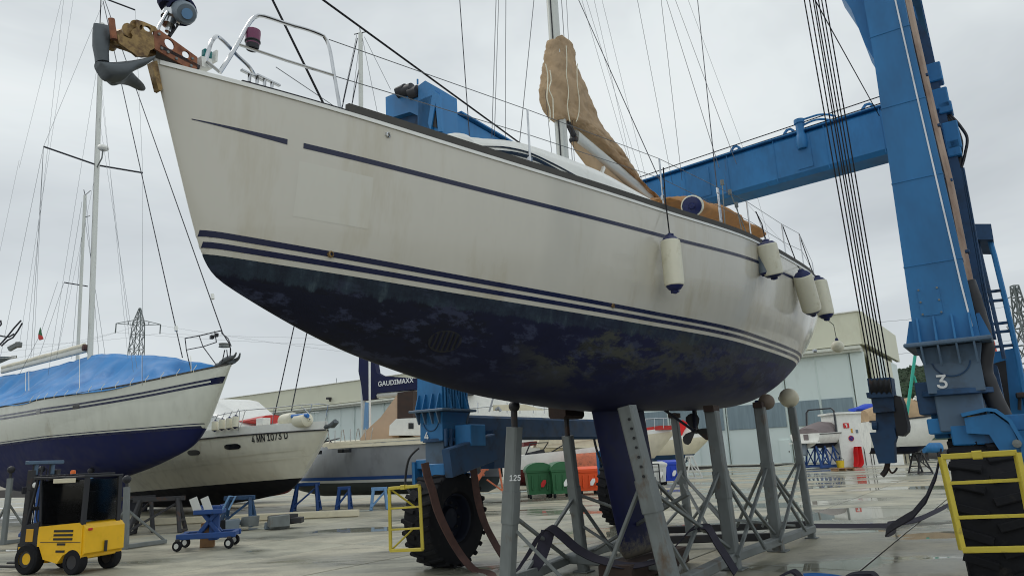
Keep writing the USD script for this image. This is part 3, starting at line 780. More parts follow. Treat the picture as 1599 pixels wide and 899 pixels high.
pl = [(239, 51), (248, 47), (307.5, 90), (307, 108), (292, 107), (241, 77)]
ho = [(264, 69.5), (289, 86)]
bow_fit = yacht.add('bow_roller', with_holes(pl, [(264, 69.5, 10, 6, .9), (289.5, 86, 6.5, 5, .7)], 0.014, 0.075), 'rusty_bronze')
yacht.add('side_plate', with_holes(pl, [(264, 69.5, 10, 6, .9), (289.5, 86, 6.5, 5, .7)], 0.014, -0.075), 'rusty_bronze', parent=bow_fit)
o = Y.P(0, 0, 0)
a, b = Y.cpl(241, 76), Y.cpl(303, 108)
yacht.add('base_plate', slab([[a + p3 * 0.082, a - p3 * 0.082], [b + p3 * 0.082, b - p3 * 0.082]], 0.03), 'black_plastic', parent=bow_fit)
for lat in (0.07, -0.07):
    yacht.add('cheek', with_holes([(211.7, 31.7), (223, 35), (241.7, 43), (246.7, 50), (241, 76), (233, 80), (230, 88), (213, 89), (206, 83), (195, 76), (184, 68), (181, 50), (188, 47), (192, 57), (198, 60), (204, 62), (206, 57), (203, 52), (206, 47), (211.7, 44)], [(229, 46, 6.5, 4, .5), (239, 53, 3, 3, .5), (219, 44, 2.5, 4, .2)], 0.022, lat), 'gold_bronze', parent=bow_fit)
for px, py, r in ((196, 53, .055), (207, 47, .05), (179, 66, .045)):
    c = Y.cpl(px, py)
    yacht.add('roller', lathe([(0, -.06), (r, -.06), (r * .65, 0), (r, .06), (0, .06)], c, p3, 14), 'gold_bronze', parent=bow_fit)
yacht.add('pin_arm', tube([Y.cpl(174, 30, .09), Y.cpl(178, 62, .09)], .022, 8), 'rusty_bronze', parent=bow_fit)
# furler with its cloth cover and motor
fur = yacht.add('furler', cat([tube([Y.cpl(262, 50), Y.cpl(268, 30), Y.cpl(272, 8)], .022, 8), lathe([(0, 0), (.05, 0), (.05, .05), (.07, .06), (.07, .14), (.055, .15), (.055, .2), (0, .2)], Y.cpl(263, 40), unit(Y.cpl(274, 6) - Y.cpl(263, 40)), 16)]), 'stainless')
for dl in (-0.05, 0.05):
    yacht.add('furler_strut', tube([Y.cpl(244, 61, dl), Y.cpl(248, 42, dl), Y.cpl(262, 18, dl)], .012, 6), 'stainless', parent=fur)
c0, c1 = Y.cpl(268, 14), Y.cpl(276, -16)
yacht.add('drum_cover', wiggle(lathe([(0, 0), (.09, 0), (.115, .04), (.12, .12), (.1, .2), (0, .22)], c0, unit(c1 - c0), 18), .012, 9, 3), 'navy_cloth', parent=fur)
c0 = Y.cpl(283, 18, .04)
md = unit(np.array([.6, -.55, -.55]))
yacht.add('motor_hood', wiggle(lathe([(0, -.14), (.09, -.13), (.11, -.03), (.11, .02), (.095, .03)], c0, md, 18), .008, 9, 4), 'navy_cloth', parent=fur)
yacht.add('motor', lathe([(.085, 0), (.085, .1), (.07, .13), (0, .135)], c0, md, 18), 'motor_grey', parent=fur)
yacht.add('motor_cap', lathe([(.04, 0.14), (.04, .146), (0, .147)], c0, md, 14), 'cloth_light_blue', parent=fur)
yacht.add('motor_foot', tube([Y.cpl(277, 38), Y.cpl(264, 57)], .014, 6), 'black_plastic', parent=fur)
# pulpit
I = 0.06
pul = yacht.add('pulpit', tube(curve([Y.curt(345, 114, I), Y.curt(372, 70, I), Y.curt(390, 38, I), Y.curt(398, 28, I), Y.curt(410, 25, I), Y.curt(450, 38, I), Y.curt(490, 50, I), Y.curt(506, 57, I), Y.curt(514, 72, I), Y.curt(522, 110, I), Y.curt(532, 171, I)], 4), .0165, 8), 'stainless')
yacht.add('pulpit_rail', tube([Y.curt(374, 70, I), Y.curt(448, 95, I), Y.curt(522, 118, I)], .0135, 8), 'stainless', parent=pul)
mirror = lambda q: q - 2 * p3 * np.dot(q - Y.P(0, 0, 0), p3)
Lp = -0.12
yacht.add('pulpit_bow_loop', tube(curve([Y.cpl(321, 97, .05), Y.cpl(328, 72, .05), Y.cpl(334, 60, 0), Y.cpl(341, 58, -.08), Y.cpl(364, 80, -.25), Y.cpl(388, 103, -.38), Y.cpl(400, 122, -.42)], 4), .0165, 8), 'stainless', parent=pul)
yacht.add('pulpit_brace', tube([Y.curt(323, 96, I), Y.curt(344, 113, I)], .014, 8), 'stainless', parent=pul)
pf = Y.curt(532, 171, I)
c = Y.curt(396, 62, I + .02)
lan = yacht.add('bow_lantern', lathe([(0, -.085), (.045, -.085), (.055, -.05), (.062, .05), (.06, .075), (.03, .085), (0, .085)], c, (0, 0, 1), 18), 'lens_burgundy')
yacht.add('lantern_base', lathe([(.0, -.095), (.05, -.09), (.057, -.03), (.063, -.028), (.063, -.02), (.0, -.02)], c, (0, 0, 1), 18), 'black_plastic', parent=lan)
c = Y.cpl(323, 85, .02)
bl = yacht.add('bow_light', box(c, (.07, .05, .07), ANG), 'lens_teal')
yacht.add('light_bracket', box(c + u3 * .06, (.02, .09, .1), ANG), 'white_paint', parent=bl)
yacht.add('stem_block', cat([ctr_prism([(307, 92), (311, 93), (323, 97), (325, 111), (308, 108)], .13)]), 'white_paint')
for px, py in ((396, 131), (420, 138)):
    c = Y.curt(px, py, .03)
    cl = yacht.add('cleat', cat([beam(c + u3 * .035 + (0, 0, .0), c + u3 * .035 + (0, 0, .06), .022), beam(c - u3 * .035, c - u3 * .035 + (0, 0, .06), .022), beam(c - u3 * .11 + (0, 0, .07), c + u3 * .11 + (0, 0, .07), .03, .018)]), 'stainless')
for px, py in ((606, 211),):
    q = Y.curt(px, py)
    s = Y.sof(q) / YL
    z = over(px, py, Y.P(s * YL, Y.lat(s, q[2]), 0)[:2])
    c = Y.P(s * YL, Y.lat(s, z), z)
    yacht.add('skin_fitting', lathe([(0, -.01), (.028, -.01), (.026, .012), (.016, .016), (.014, .0), (0, 0)] if px > 400 else [(0, -.01), (.012, -.01), (.01, .004), (0, .004)], c, p3, 12), 'stainless' if px > 400 else 'dark_steel')
for px, z in ((516, 3.447), (957, 3.447)):
    s = np.linspace(.01, .99, 900)
    q = Y.P(s * YL, Y.lat(s, z), z) - CO
    s0 = float(np.interp(px, CX + F * (q @ CR) / (q @ _f), s))
    c = Y.P(s0 * YL, Y.lat(s0, z), z)
    yacht.add('skin_fitting', lathe([(0, -.02), (.03, -.02), (.028, .014), (.018, .018), (.016, .0), (0, 0)], c, p3, 12), 'gold_bronze')
q = Y.curt(1340, 485) if False else Y.P(YL * 1.015, 1.45, 3.78)
yacht.add('skin_fitting', lathe([(0, -.06), (.04, -.06), (.038, .014), (.02, .018), (0, 0)], q, unit(p3 + u3 * .6), 12), 'stainless')
# bow thruster grille: dark slot with slats on the port bow below the waterline
def on_hull(px, py):
    s = np.linspace(.02, .9, 120)
    best = None
    r = ray(px, py)
    for x in s:
        for z in np.linspace(float(Y.keelz(x)) + .01, ZA, 60):
            q = Y.P(x * YL, Y.lat(x, z), z)
            d = q - CO
            e = np.linalg.norm(np.cross(d, r)) / np.linalg.norm(r)
            if best is None or e < best[0]: best = (e, x, z)
    return best[1], best[2]
sg0, zg0 = on_hull(690, 530)
gr = []
for k in range(6):
    d = (k - 2.5) * .058
    s = np.array([sg0 + (d - .012) / YL * 1.0, sg0 + (d + .012) / YL])
    hh = 0.085 * math.sqrt(max(0.05, 1 - (d / .2) ** 2))
    gr.append((s, hh))
thr = yacht.add('thruster_grille', Y.band(np.linspace(sg0 - .2 / YL, sg0 + .2 / YL, 24), lambda s: zg0 - .1 * np.sqrt(np.clip(1 - ((s - sg0) * YL / .2) ** 2, 0, 1)), lambda s: zg0 + .1 * np.sqrt(np.clip(1 - ((s - sg0) * YL / .2) ** 2, 0, 1)), 1, 0.003), 'lettering_black')
for s, hh in gr:
    yacht.add('grille_slat', Y.band(np.linspace(s[0], s[1], 3), zg0 - hh, zg0 + hh, 1, 0.012), 'navy_bottom', parent=thr)
# keel: tapered fin with foil sections and a rounded foot
kt = [Y.sof(Y.cpl(922, 634)) , Y.sof(Y.cpl(1004, 640))]
kb = [Y.sof(Y.cpl(973, 858)), Y.sof(Y.cpl(1040, 858))]
kz = [float(Y.keelz(.55)) + .12, 0.27]
rows = []
for t in np.concatenate([np.linspace(0, .93, 14), [.955, .975, .99, 1.0]]):
    a, b = kt[0] + (kb[0] - kt[0]) * t, kt[1] + (kb[1] - kt[1]) * t
    th = np.linspace(0, 2 * np.pi, 36, endpoint=False)
    x = (1 - np.cos(th)) / 2
    e = 1.0 if t < .94 else math.sqrt(max(0.02, 1 - ((t - .93) / .07) ** 2))
    y = .10 * (1 + .35 * (t > .85) * min(1, (t - .85) / .08)) * np.sin(th) * (1 - .55 * x) * e * 1.25
    sh = (1 - e) * .1
    rows.append(Y.P(a + sh + (b - a - 2 * sh) * x, y, kz[0] + (kz[1] - kz[0]) * t))
yacht.add('keel', loft(rows), 'blue_keel', smooth=50)
# propeller on its strut
pc = Y.cpl(1086, 672)
ps = Y.sof(pc)
st = Y.P(ps + .05, 0, Y.keelz(ps / YL) + .05)
prop = yacht.add('shaft_strut', cat([beam(pc + u3 * .02, st, .05, .12, up=u3), tube([pc + u3 * .12, pc - u3 * .1, Y.P(ps - 1.4, 0, Y.keelz((ps - 1.4) / YL) + .02)], .024, 8)]), 'navy_bottom')
yacht.add('propeller_hub', lathe([(0, -.1), (.05, -.09), (.055, .06), (.02, .14), (0, .15)], pc, u3, 14), 'dark_steel', parent=prop)
for k in range(3):
    th = math.radians(100 + 120 * k)
    d = math.cos(th) * p3 + math.sin(th) * z3
    e = np.cross(u3, d)
    rows = []
    for t, w in ((.04, .05), (.12, .1), (.2, .13), (.27, .11), (.31, .05), (.32, .01)):
        tw = .9 - t * 1.6
        ax = e * math.cos(tw) + u3 * math.sin(tw)
        rows.append(ell(pc + d * t, ax, np.cross(ax, d), w, .008, 12))
    yacht.add('propeller_blade', loft(rows), 'dark_steel', parent=prop)

# coachroof with two dark window strips
top = [(690, 216), (700, 210), (735, 211), (760, 214), (800, 222), (830, 235), (870, 255), (905, 275), (935, 292), (1000, 326)]
rw, win1, win2 = [], [[], []], [[], []]
for k, (px, py) in enumerate(top):
    q = Y.cpl(px, py, .55)
    S = Y.sof(q)
    zd = float(Y.sheer(min(1, S / YL)))
    e = min(1.0, .35 + k * .22)
    w = min(float(Y.half(S / YL)) * .72, 1.02) * (0.75 + .25 * e)
    h = max(q[2] - zd, .05)
    prof = [(w, -.05), (w * .99, h * .4), (w * .97, h * .72), (w * .9, h * .92), (w * .75, h * .99), (.45, h * 1.04), (0, h * 1.08)]
    rw.append(Y.P(S, np.array([a for a, _ in prof] + [-a for a, _ in prof[-2::-1]]), zd + np.array([b for _, b in prof] + [b for _, b in prof[-2::-1]])))
    for ww, (f0, f1) in ((win1, (.16, .30)), (win2, (.42, .52))):
        if 3 <= k <= 8:
            f = lambda t: (np.interp(t, [b / h for _, b in prof], [a for a, _ in prof]), t * h)
            for j, t in enumerate((f0, f1)):
                a, b = f(t)
                ww[j].append(Y.P(S, a + .008, zd + b))
rows = np.array([curve(np.array(rw)[:, j], 4) for j in range(13)]).transpose(1, 0, 2)
cr = yacht.add('coachroof', loft([*rows[:]]), 'white_paint')
def on_mesh(m, px, py, off):
    """the point of mesh m seen at a pixel, off metres proud of it"""
    d = ray(px, py)
    T = np.array(m.vertices)[np.array(m.faces)]
    e1, e2 = T[:, 1] - T[:, 0], T[:, 2] - T[:, 0]
    h = np.cross(d, e2)
    a = (e1 * h).sum(1)
    a = np.where(abs(a) < 1e-12, 1e-12, a)
    q = CO - T[:, 0]
    u = (q * h).sum(1) / a
    w = np.cross(q, e1)
    v = w @ d / a
    t = (e2 * w).sum(1) / a
    ok = (u >= -.001) & (v >= -.001) & (u + v <= 1.001) & (t > 0)
    return CO + d * t[ok].min() - unit(d) * off if ok.any() else None
roof_m = loft([*rows[:]])
for up_, lo_ in ((((742, 228), (765, 228), (795, 230), (830, 239), (870, 258), (905, 277), (925, 288)), ((742, 229.5), (765, 230), (795, 232.5), (830, 241.5), (870, 260.5), (905, 279.3), (925, 290))),
                 (((765, 234), (785, 235), (810, 238.5), (835, 245.5), (865, 261), (885, 272), (902, 281.5)), ((765, 235.5), (785, 239), (810, 244), (835, 251), (865, 266), (885, 276.5), (902, 284.5)))):
    g = [[on_mesh(roof_m, x, y, .006) for x, y in pts] for pts in (up_, lo_)]
    ok = [k for k in range(len(up_)) if g[0][k] is not None and g[1][k] is not None]
    if len(ok) > 2:
        g = np.stack([curve(np.array([g[0][k] for k in ok]), 4), curve(np.array([g[1][k] for k in ok]), 4)], 1)
        yacht.add('window_strip', slab(g, .004), 'tinted_window', parent=cr)
q = Y.cpl(712, 214, .45)
yacht.add('deck_hatch', wiggle(lathe([(.2, -.25), (.2, .04), (.16, .1), (.08, .135), (0, .14)], (*q[:2], q[2] - .13), (0, 0, 1), 20), .004, 3, 2), 'white_paint')

# mast, boom and tan sail cover
m0, m1 = Y.cpl(880, 262), Y.cpl(862, 0)
md = unit(m1 - m0)
mt = m0 + md * 17.0
rows = [ell(m0 + md * t, u3, p3, .115, .08, 18) for t in (-1.0, 0, 4, 10, 17)]
mast = yacht.add('mast', loft(rows), 'aluminium_mast')
yacht.add('mast_track', tube([m0 + u3 * -.11 + p3 * .03 + md * -.3, m0 + u3 * -.11 + p3 * .03 + md * 10], .012, 5), 'black_plastic', parent=mast)
for t, px in ((4.5, 1.15), (9.5, .95)):
    c = m0 + md * t
    for sg in (1, -1):
        yacht.add('spreader', beam(c, c + p3 * sg * px + u3 * .25, .09, .03), 'aluminium_mast', parent=mast)
g0_, g1_ = Y.cpl(897, 214), Y.cpl(1008, 305)
bd = unit(g1_ - g0_)
be = g0_ + bd * 4.6
boom = yacht.add('boom', loft([ell(g0_ + bd * t, p3, np.cross(bd, p3), .085, .12, 16, 2.6) for t in (0, 2, 4.6)]), 'aluminium_mast')
yacht.add('gooseneck', cat([beam(m0 + md * 1.0, g0_, .07), lathe([(0, -.06), (.04, -.06), (.04, .06), (0, .06)], g0_ - bd * .03 - np.array([0, 0, .06]), p3, 10)]), 'dark_steel', parent=boom)
pairs = [((856, 60), (876, 60)), ((854, 66), (888, 70)), ((852, 85), (894, 84)), ((848, 105), (898, 103)), ((844, 130), (906, 124)), ((843, 152), (915, 143)), ((850, 175), (925, 165)), ((862, 187), (933, 188)), ((887, 193), (943, 206)), ((905, 205), (958, 222)), ((928, 222), (972, 244)), ((950, 244), (990, 268)), ((975, 270), (1004, 292)), ((1000, 296), (1022, 314)), ((1022, 318), (1040, 333))]
rows = []
for k, (a, b) in enumerate(pairs):
    A_, B_ = Y.cpl(*a), Y.cpl(*b)
    c, r = (A_ + B_) / 2, (B_ - A_) / 2
    rl = np.linalg.norm(r)
    wl = (.125, .13, .13, .14, .15, .155, .15, .15, .145, .14, .14, .14, .14, .14, .14)[k]
    rows.append(ell(c, r / rl, p3, rl, wl, 36))
rows = np.array([curve(np.array(rows)[:, j], 9) for j in range(36)])
rows = np.array([curve(np.vstack([q_, q_[:1]]), 3)[:-1] for q_ in rows.transpose(1, 0, 2)])
cv = wiggle(loft(list(rows)), .035, 3.2, 11)
K_ = np.stack([bd * 1.4, np.cross(bd, p3) * 5.0, p3 * 3.0], 1)
cv = crease(cv, .065, K_, 5)
cv = crease(cv, .028, K_ * 2.6, 8)
cv = wiggle(cv, .008, 20, 41)
cover = yacht.add('sail_cover', cv, 'tan_canvas', smooth=60)
for t0, t1 in (((851, 100), (858, 190)), ((858, 110), (864, 185)), ((884, 72), (890, 190)), ((901, 100), (902, 190))):
    pp = [Y.cpl(t0[0] + (t1[0] - t0[0]) * k / 5 + (r2.uniform(-3, 3)), t0[1] + (t1[1] - t0[1]) * k / 5, .17) for k in range(6)]
    yacht.add('cover_lashing', tube(curve(pp, 3), .008, 5), 'fender_white', parent=cover)
rows = []
for (a, b) in (((893, 222), (905, 224)), ((899, 236), (925, 240)), ((915, 258), (950, 264)), ((935, 280), (972, 286)), ((952, 298), (995, 305)), ((968, 310), (1012, 318))):
    A_, B_ = Y.cpl(*a), Y.cpl(*b)
    c, r = (A_ + B_) / 2, (B_ - A_) / 2
    rows.append(ell(c, unit(r), p3, np.linalg.norm(r), .05, 14))
yacht.add('boom_tent', wiggle(loft(rows), .02, 5, 5), 'tan_canvas')
yacht.add('boom_strut', beam(Y.cpl(941, 262, .05), Y.cpl(931, 292, .05), .09, .05), 'white_paint')
# folded canvas over the cockpit
rows = []
for k, (px, y0, y1) in enumerate(((1014, 312, 322), (1035, 308, 330), (1060, 306, 345), (1085, 312, 352), (1110, 320, 352), (1135, 335, 362), (1160, 350, 374), (1172, 360, 378))):
    A_, B_ = Y.cpl(px, y1, .7), Y.cpl(px, y0, .7)
    c, r = (A_ + B_) / 2, (B_ - A_) / 2
    rows.append(ell(c - p3 * .35, unit(r), p3, np.linalg.norm(r), .7, 22))
rows = np.array([curve(np.array(rows)[:, j], 4) for j in range(22)]).transpose(1, 0, 2)
yacht.add('cockpit_canvas', crease(wiggle(wiggle(loft(list(rows)), .07, 2.2, 31), .02, 8, 32), .09, np.diag((2.5, 2.5, 4.0)), 6), 'orange_canvas', smooth=60)
# stanchions and guard wires on both sides
STN = [((828, 254), (829, 171)), ((1036, 312), (1036, 247)), ((1174, 378), (1170, 314)), ((1229, 410), (1220, 350)), ((1256, 420), (1247, 365)), ((1288, 442), (1284, 410))]
tops, mids = [Y.curt(514, 62, I)], [Y.curt(523, 119, I)]
for k, (b, t) in enumerate(STN):
    B_ = Y.curt(*b, .05)
    T_ = np.array([*B_[:2], over(*t, B_[:2])])
    T_[2] = max(T_[2], B_[2] + .5)
    for sg in (1, -1):
        f = (lambda q: q) if sg > 0 else mirror
        sp = yacht.add('stanchion', tube([f(B_) - z3 * .05, f(T_)], .0125, 8), 'stainless')
        yacht.add('stanchion_foot', box(f(B_) + z3 * .03, (.05, .05, .07), ANG), 'stainless', parent=sp)
    tops.append(T_)
    mids.append(B_ + (T_ - B_) * .52)
for pts in (tops, mids):
    for f in ((lambda q: q), mirror):
        yacht.add('guard_wire', tube([f(q) for q in pts], .0042, 5), 'wire_steel')
# standing and running rigging: (deck pixel, its offset from the centre line or None for the rail), (upper pixel, offset), radius
RIG = [((1125, 345), None, (1088, -12), .9, .0075), ((1123, 262), 1.75, (1037, -12), .35, .005), ((1150, 256), 1.7, (1050, -12), .1, .005), ((1037, 296), None, (898, -12), .1, .006),
       ((1065, 282), -.2, (1031, -12), .1, .005), ((1050, 286), -.5, (993, -12), .1, .004), ((1168, 252), 0.2, (1070, -12), .05, .0035),
       ((733, 212), .3, (717, -12), .2, .006), ((768, 214), .1, (775, -12), .05, .0045), ((772, 214), .05, (779, -12), .05, .004), ((789, 220), 0, (790, -12), .05, .0045), ((811, 226), .3, (835, -12), .25, .005),
       ((895, 270), .1, (876, -12), .06, .005), ((898, 275), .08, (884, -12), .06, .004), ((990, 280), -.9, (905, -12), -.1, .003), ((1005, 290), -1.0, (912, -12), -.1, .003), ((985, 255), -.9, (925, -12), -.2, .003), ((1012, 292), -1.2, (937, -12), -.2, .003),
       ((862, 243), .2, (851, 140), .1, .004),
       ((1215, 420), -.6, (1166, 250), -.3, .0035), ((1238, 395), .2, (1150, 300), .3, .003), ((1196, 372), 1.3, (1180, 330), 1.2, .005)]
for k, (a, la, b, lb, r) in enumerate(RIG):
    A_ = Y.curt(*a, .1) if la is None else Y.cpl(*a, la)
    B_ = Y.cpl(*b, lb)
    B_ = A_ + (B_ - A_) * (1.6 if b[1] < 0 else 1.0)
    yacht.add('rigging_wire', tube([A_, B_], r, 6), 'wire_dark' if r > .0035 else 'wire_steel')
for a, b in (((507, 166), (424, -3)), ((815, 226), (500, -3))):
    A_, B_ = Y.cpl(*a, .1 if a[0] > 600 else .35), Y.cpl(*b, .05)
    yacht.add('halyard', tube([A_, A_ + (B_ - A_) * 1.5], .011, 6), 'black_rope')
A_ = Y.curt(1126, 346, .1)
B_ = Y.cpl(1088, -12, .9)
for k in (0, 1):
    d = unit(B_ - A_)
    c = A_ + u3 * .05 * (k - .5)
    yacht.add('turnbuckle', cat([tube([c, c + d * .28], .016, 8), tube([c + d * .22, c + d * .62], .011, 8), tube([c + d * .6, c + d * .72], .017, 8)]), 'stainless')
for (a, b) in (((1140, 300), (1168, 370)), ((1128, 285), (1132, 350)), ((1150, 320), (1163, 385))):
    yacht.add('tackle', cat([tube([Y.curt(*a, .25), Y.curt(*b, .12)], .009, 5), lathe([(0, -.05), (.03, -.04), (.03, .04), (0, .05)], Y.curt(*a, .25), (0, 0, 1), 8)]), 'galvanised')
yacht.add('stern_rail', tube(curve([Y.curt(1284, 415, .1), Y.P(YL * 1.02, 1.2, Y.sheer(1) + .45), Y.P(YL * 1.03, 0.6, Y.sheer(1) + .45), Y.P(YL * 1.02, .1, Y.sheer(1) + .1)], 4), .014, 8), 'stainless')
yacht.add('stern_fairlead', tube(curve([Y.P(YL * .985, 1.66, Y.sheer(1) + .02), Y.P(YL * .99, 1.72, Y.sheer(1) + .2), Y.P(YL * 1.01, 1.68, Y.sheer(1) - .05), Y.P(YL * 1.012, 1.62, Y.sheer(1) - .3)], 4), .02, 8), 'galvanised')

# anchor stowed on the bow roller
ank = Thing('anchor', 'weathered grey claw anchor stowed on the bow roller of the big yacht', 'anchor', Y.cpl(170, 90))
o = Y.P(0, 0, 0)
sh = lambda pix, d, lat=0.0: ctr_prism(pix, d, lat)
rows = []
for (a, b, w) in (((146, 37), (171, 42), .02), ((145.5, 50), (172, 52), .045), ((146, 70), (169, 72), .055), ((149, 85), (168, 86), .05), ((150, 96), (169, 99), .045)):
    A_, B_ = Y.cpl(*a), Y.cpl(*b)
    rows.append(ell((A_ + B_) / 2, unit(B_ - A_), p3, np.linalg.norm(B_ - A_) / 2, w, 16, 2.5))
crown = ank.add('crown', loft(rows), 'anchor_steel')
rows = []
for (a, b, w) in (((168, 52), (168, 68), .03), ((184, 58), (181, 74), .03), ((204, 66), (200, 80), .03), ((226, 76), (222, 90), .03), ((243, 79), (240, 89), .022)):
    A_, B_ = Y.cpl(*a), Y.cpl(*b)
    rows.append(ell((A_ + B_) / 2, unit(B_ - A_), p3, np.linalg.norm(B_ - A_) / 2, w, 14, 3))
ank.add('shank', loft(rows), 'gold_bronze')
def finger(ch):
    rows = []
    for (a, b, lat, w) in ch:
        A_, B_ = Y.cpl(*a, lat), Y.cpl(*b, lat)
        rows.append(ell((A_ + B_) / 2, unit(B_ - A_), p3, np.linalg.norm(B_ - A_) / 2, w, 18, 2.2))
    R = np.array(rows)
    R = np.array([curve(R[:, j], 4) for j in range(18)]).transpose(1, 0, 2)
    return loft(list(R))
ank.add('fluke', finger([((150, 97), (158, 113), 0, .05), ((166, 99), (170, 126), .02, .085), ((190, 98), (186, 128), .05, .1), ((210, 95), (208, 112), .09, .07), ((228, 91), (228, 102), .13, .045), ((242, 87), (240, 93), .16, .012)]), 'anchor_steel')
ank.add('fluke', finger([((160, 106), (164, 120), 0, .05), ((180, 112), (178, 131), -.03, .08), ((198, 113), (194, 130), -.07, .08), ((210, 121), (206, 134), -.11, .05), ((222, 131), (218, 141), -.14, .03), ((227, 138), (225, 142), -.16, .01)]), 'anchor_steel')
ank.add('fluke_rib', finger([((168, 118), (170, 127), 0, .02), ((176, 122), (178, 131), 0, .022), ((186, 124), (183, 130), 0, .01)]), 'anchor_steel')

ank.add('shackle', tube([Y.cpl(244, 82) + p3 * .03 * math.cos(t) + u3 * .045 * math.sin(t) for t in np.linspace(0, 2 * math.pi, 13)], .009, 6), 'galvanised')
for k in range(7):
    c = Y.cpl(249 + 5.2 * k, 79 + 2.6 * k)
    ax = p3 if k % 2 else z3
    ank.add('chain_link', tube([c + ax * .018 * math.cos(t) + (u3 * .97 - z3 * .1) * .032 * math.sin(t) for t in np.linspace(0, 2 * math.pi, 11)], .006, 5), 'galvanised')
for x, y in ((248, 54), (252, 76), (262, 82), (275, 92), (298, 103), (300, 92)):
    yacht.add('plate_bolt', lathe([(0, 0), (.011, 0), (.011, .009), (0, .009)], Y.cpl(x, y, .083), p3, 6), 'galvanised', parent=bow_fit)

# fenders
def fender(name, label, top, bot, r, hang=None, group=None, mat='fender_white', capm='fender_navy'):
    ax = unit(top - bot)
    Ln = float(np.linalg.norm(top - bot))
    t = Thing(name, label, 'fender', (top + bot) / 2, group=group)
    cap = min(.12, Ln * .13)
    t.add('body', lathe([(r * .72, cap * .8), (r * .95, cap * 1.05), (r, cap * 1.4), (r * 1.01, Ln / 2), (r, Ln - cap * 1.4), (r * .95, Ln - cap * 1.05), (r * .72, Ln - cap * .8)], bot, ax, 24), mat)
    for o_, d_ in ((bot, ax), (top, -ax)):
        c = t.add('end_cap', lathe([(0, 0), (r * .2, .004), (r * .3, .04), (r * .62, cap * .55), (r * .84, cap * .92), (r * .9, cap), (0, cap)], o_, d_, 24), capm)
        t.add('eyelet', lathe([(0, -.05), (.02, -.05), (.02, .05), (0, .05)], o_ + d_ * .03, p3, 10), 'fender_navy', parent=c)
    if hang is not None:
        t.add('lanyard', tube([top - ax * .02, *hang], .009, 6), 'black_rope')
    return t
b0, b1 = Y.curt(1046, 364, -.13), Y.curt(1048, 460, -.13)
b1 = np.array([*b0[:2], b1[2]])
fender('fender', 'white cylindrical fender hanging alone amidships on the big yacht', b0, np.array([*b0[:2], over(1049, 459, b0[:2])]), .125, [Y.curt(1039, 312, -.01), Y.curt(1036, 262, .05)])
q0, q1 = Y.curt(1195, 373, -.12), Y.curt(1210, 437, -.14)
fender('fender', 'tilted white fender with a second one behind it, below the aft stanchions', q0, q1, .155, [Y.curt(1190, 350, .0), Y.curt(1180, 330, .05)])
q0, q1 = Y.curt(1191, 394, -.04), Y.curt(1196, 432, -.04)
fender('fender', 'greyish fender mostly hidden behind the tilted white one', q0, q1, .095, None, mat='motor_grey')
q0, q1 = Y.curt(1250, 420, -.14), Y.curt(1271, 494, -.16)
fender('fender', 'left one of the two white fenders at the stern quarter', q0, q1, .165, [Y.curt(1246, 416, 0), Y.curt(1222, 352, .05)])
q0, q1 = Y.curt(1276, 430, -.2), Y.curt(1292, 501, -.26)
fender('fender', 'right one of the two white fenders, nearest the transom', q0, q1, .15, [Y.curt(1270, 428, 0), Y.curt(1248, 366, .05)])
c = Y.cpl(1080, 322, 1.35)
fender('fender', 'white fender lying end-on on deck in front of the tan canvas', c + unit(CO - c) * .15, c - unit(CO - c) * .5 + p3 * .03, .165)
c = Y.P(YL * 1.035, 1.25, 3.62)
c = aty(1308, 541, c[1])
bf = Thing('ball_fender', 'small white ball fender hanging off the yacht transom', 'fender', c)
bf.add('ball', trimesh.creation.icosphere(3, .14), 'fender_white', local=True)
bf.add('neck', lathe([(0, .2), (.03, .2), (.045, .12), (0, .1)], (0, 0, 0), (0, 0, 1), 12), 'fender_navy', local=True)
bf.add('lanyard', tube([c + z3 * .19, c + z3 * .5 - u3 * .1, Y.P(YL * 1.02, 1.2, Y.sheer(1))], .008, 5), 'black_rope')

# ================================================================ STEEL CRADLE UNDER THE YACHT
crd = Thing('cradle', 'grey galvanised steel cradle with braced posts carrying the big yacht', 'boat cradle', (*(Y.bow + Y.u * 9), 0))
def hullz(S, lat):
    """height of the hull's underside at a spot (port side)"""
    s = S / YL
    z = np.linspace(float(Y.keelz(s)), float(Y.sheer(s)), 200)
    return float(np.interp(abs(lat), Y.lat(s, z), z))
def onground(px, py, z=0.0): return atz(px, py, z)
P1 = onground(791, 935); P1t = onplane(803.5, 664, P1, u3)
P2 = onground(912, 892)
P3 = onground(1055, 938)
P5 = onground(1147, 888)
P6 = onground(1216, 860)
P7 = onground(1268, 840)
P4 = onground(1079, 842)
def top_at(px, py, base, q):
    """top of a post that leans in the plane across the boat: keeps its place along the boat"""
    return onplane(px, py, base + u3 * q, u3)
T2 = top_at(886, 678, P2, -.35)
T3 = top_at(978, 632, P3, -.1)
T4 = top_at(1053, 650, P4, .0)
T5 = top_at(1111, 640, P5, .0)
T6 = top_at(1186, 634, P6, .0)
T7 = top_at(1236, 634, P7, .0)
T1 = P1t
posts = [(P1, T1, .17), (P2, T2, .15), (P3, T3, .2), (P4, T4, .14), (P5, T5, .19), (P6, T6, .18), (P7, T7, .13)]
pp = []
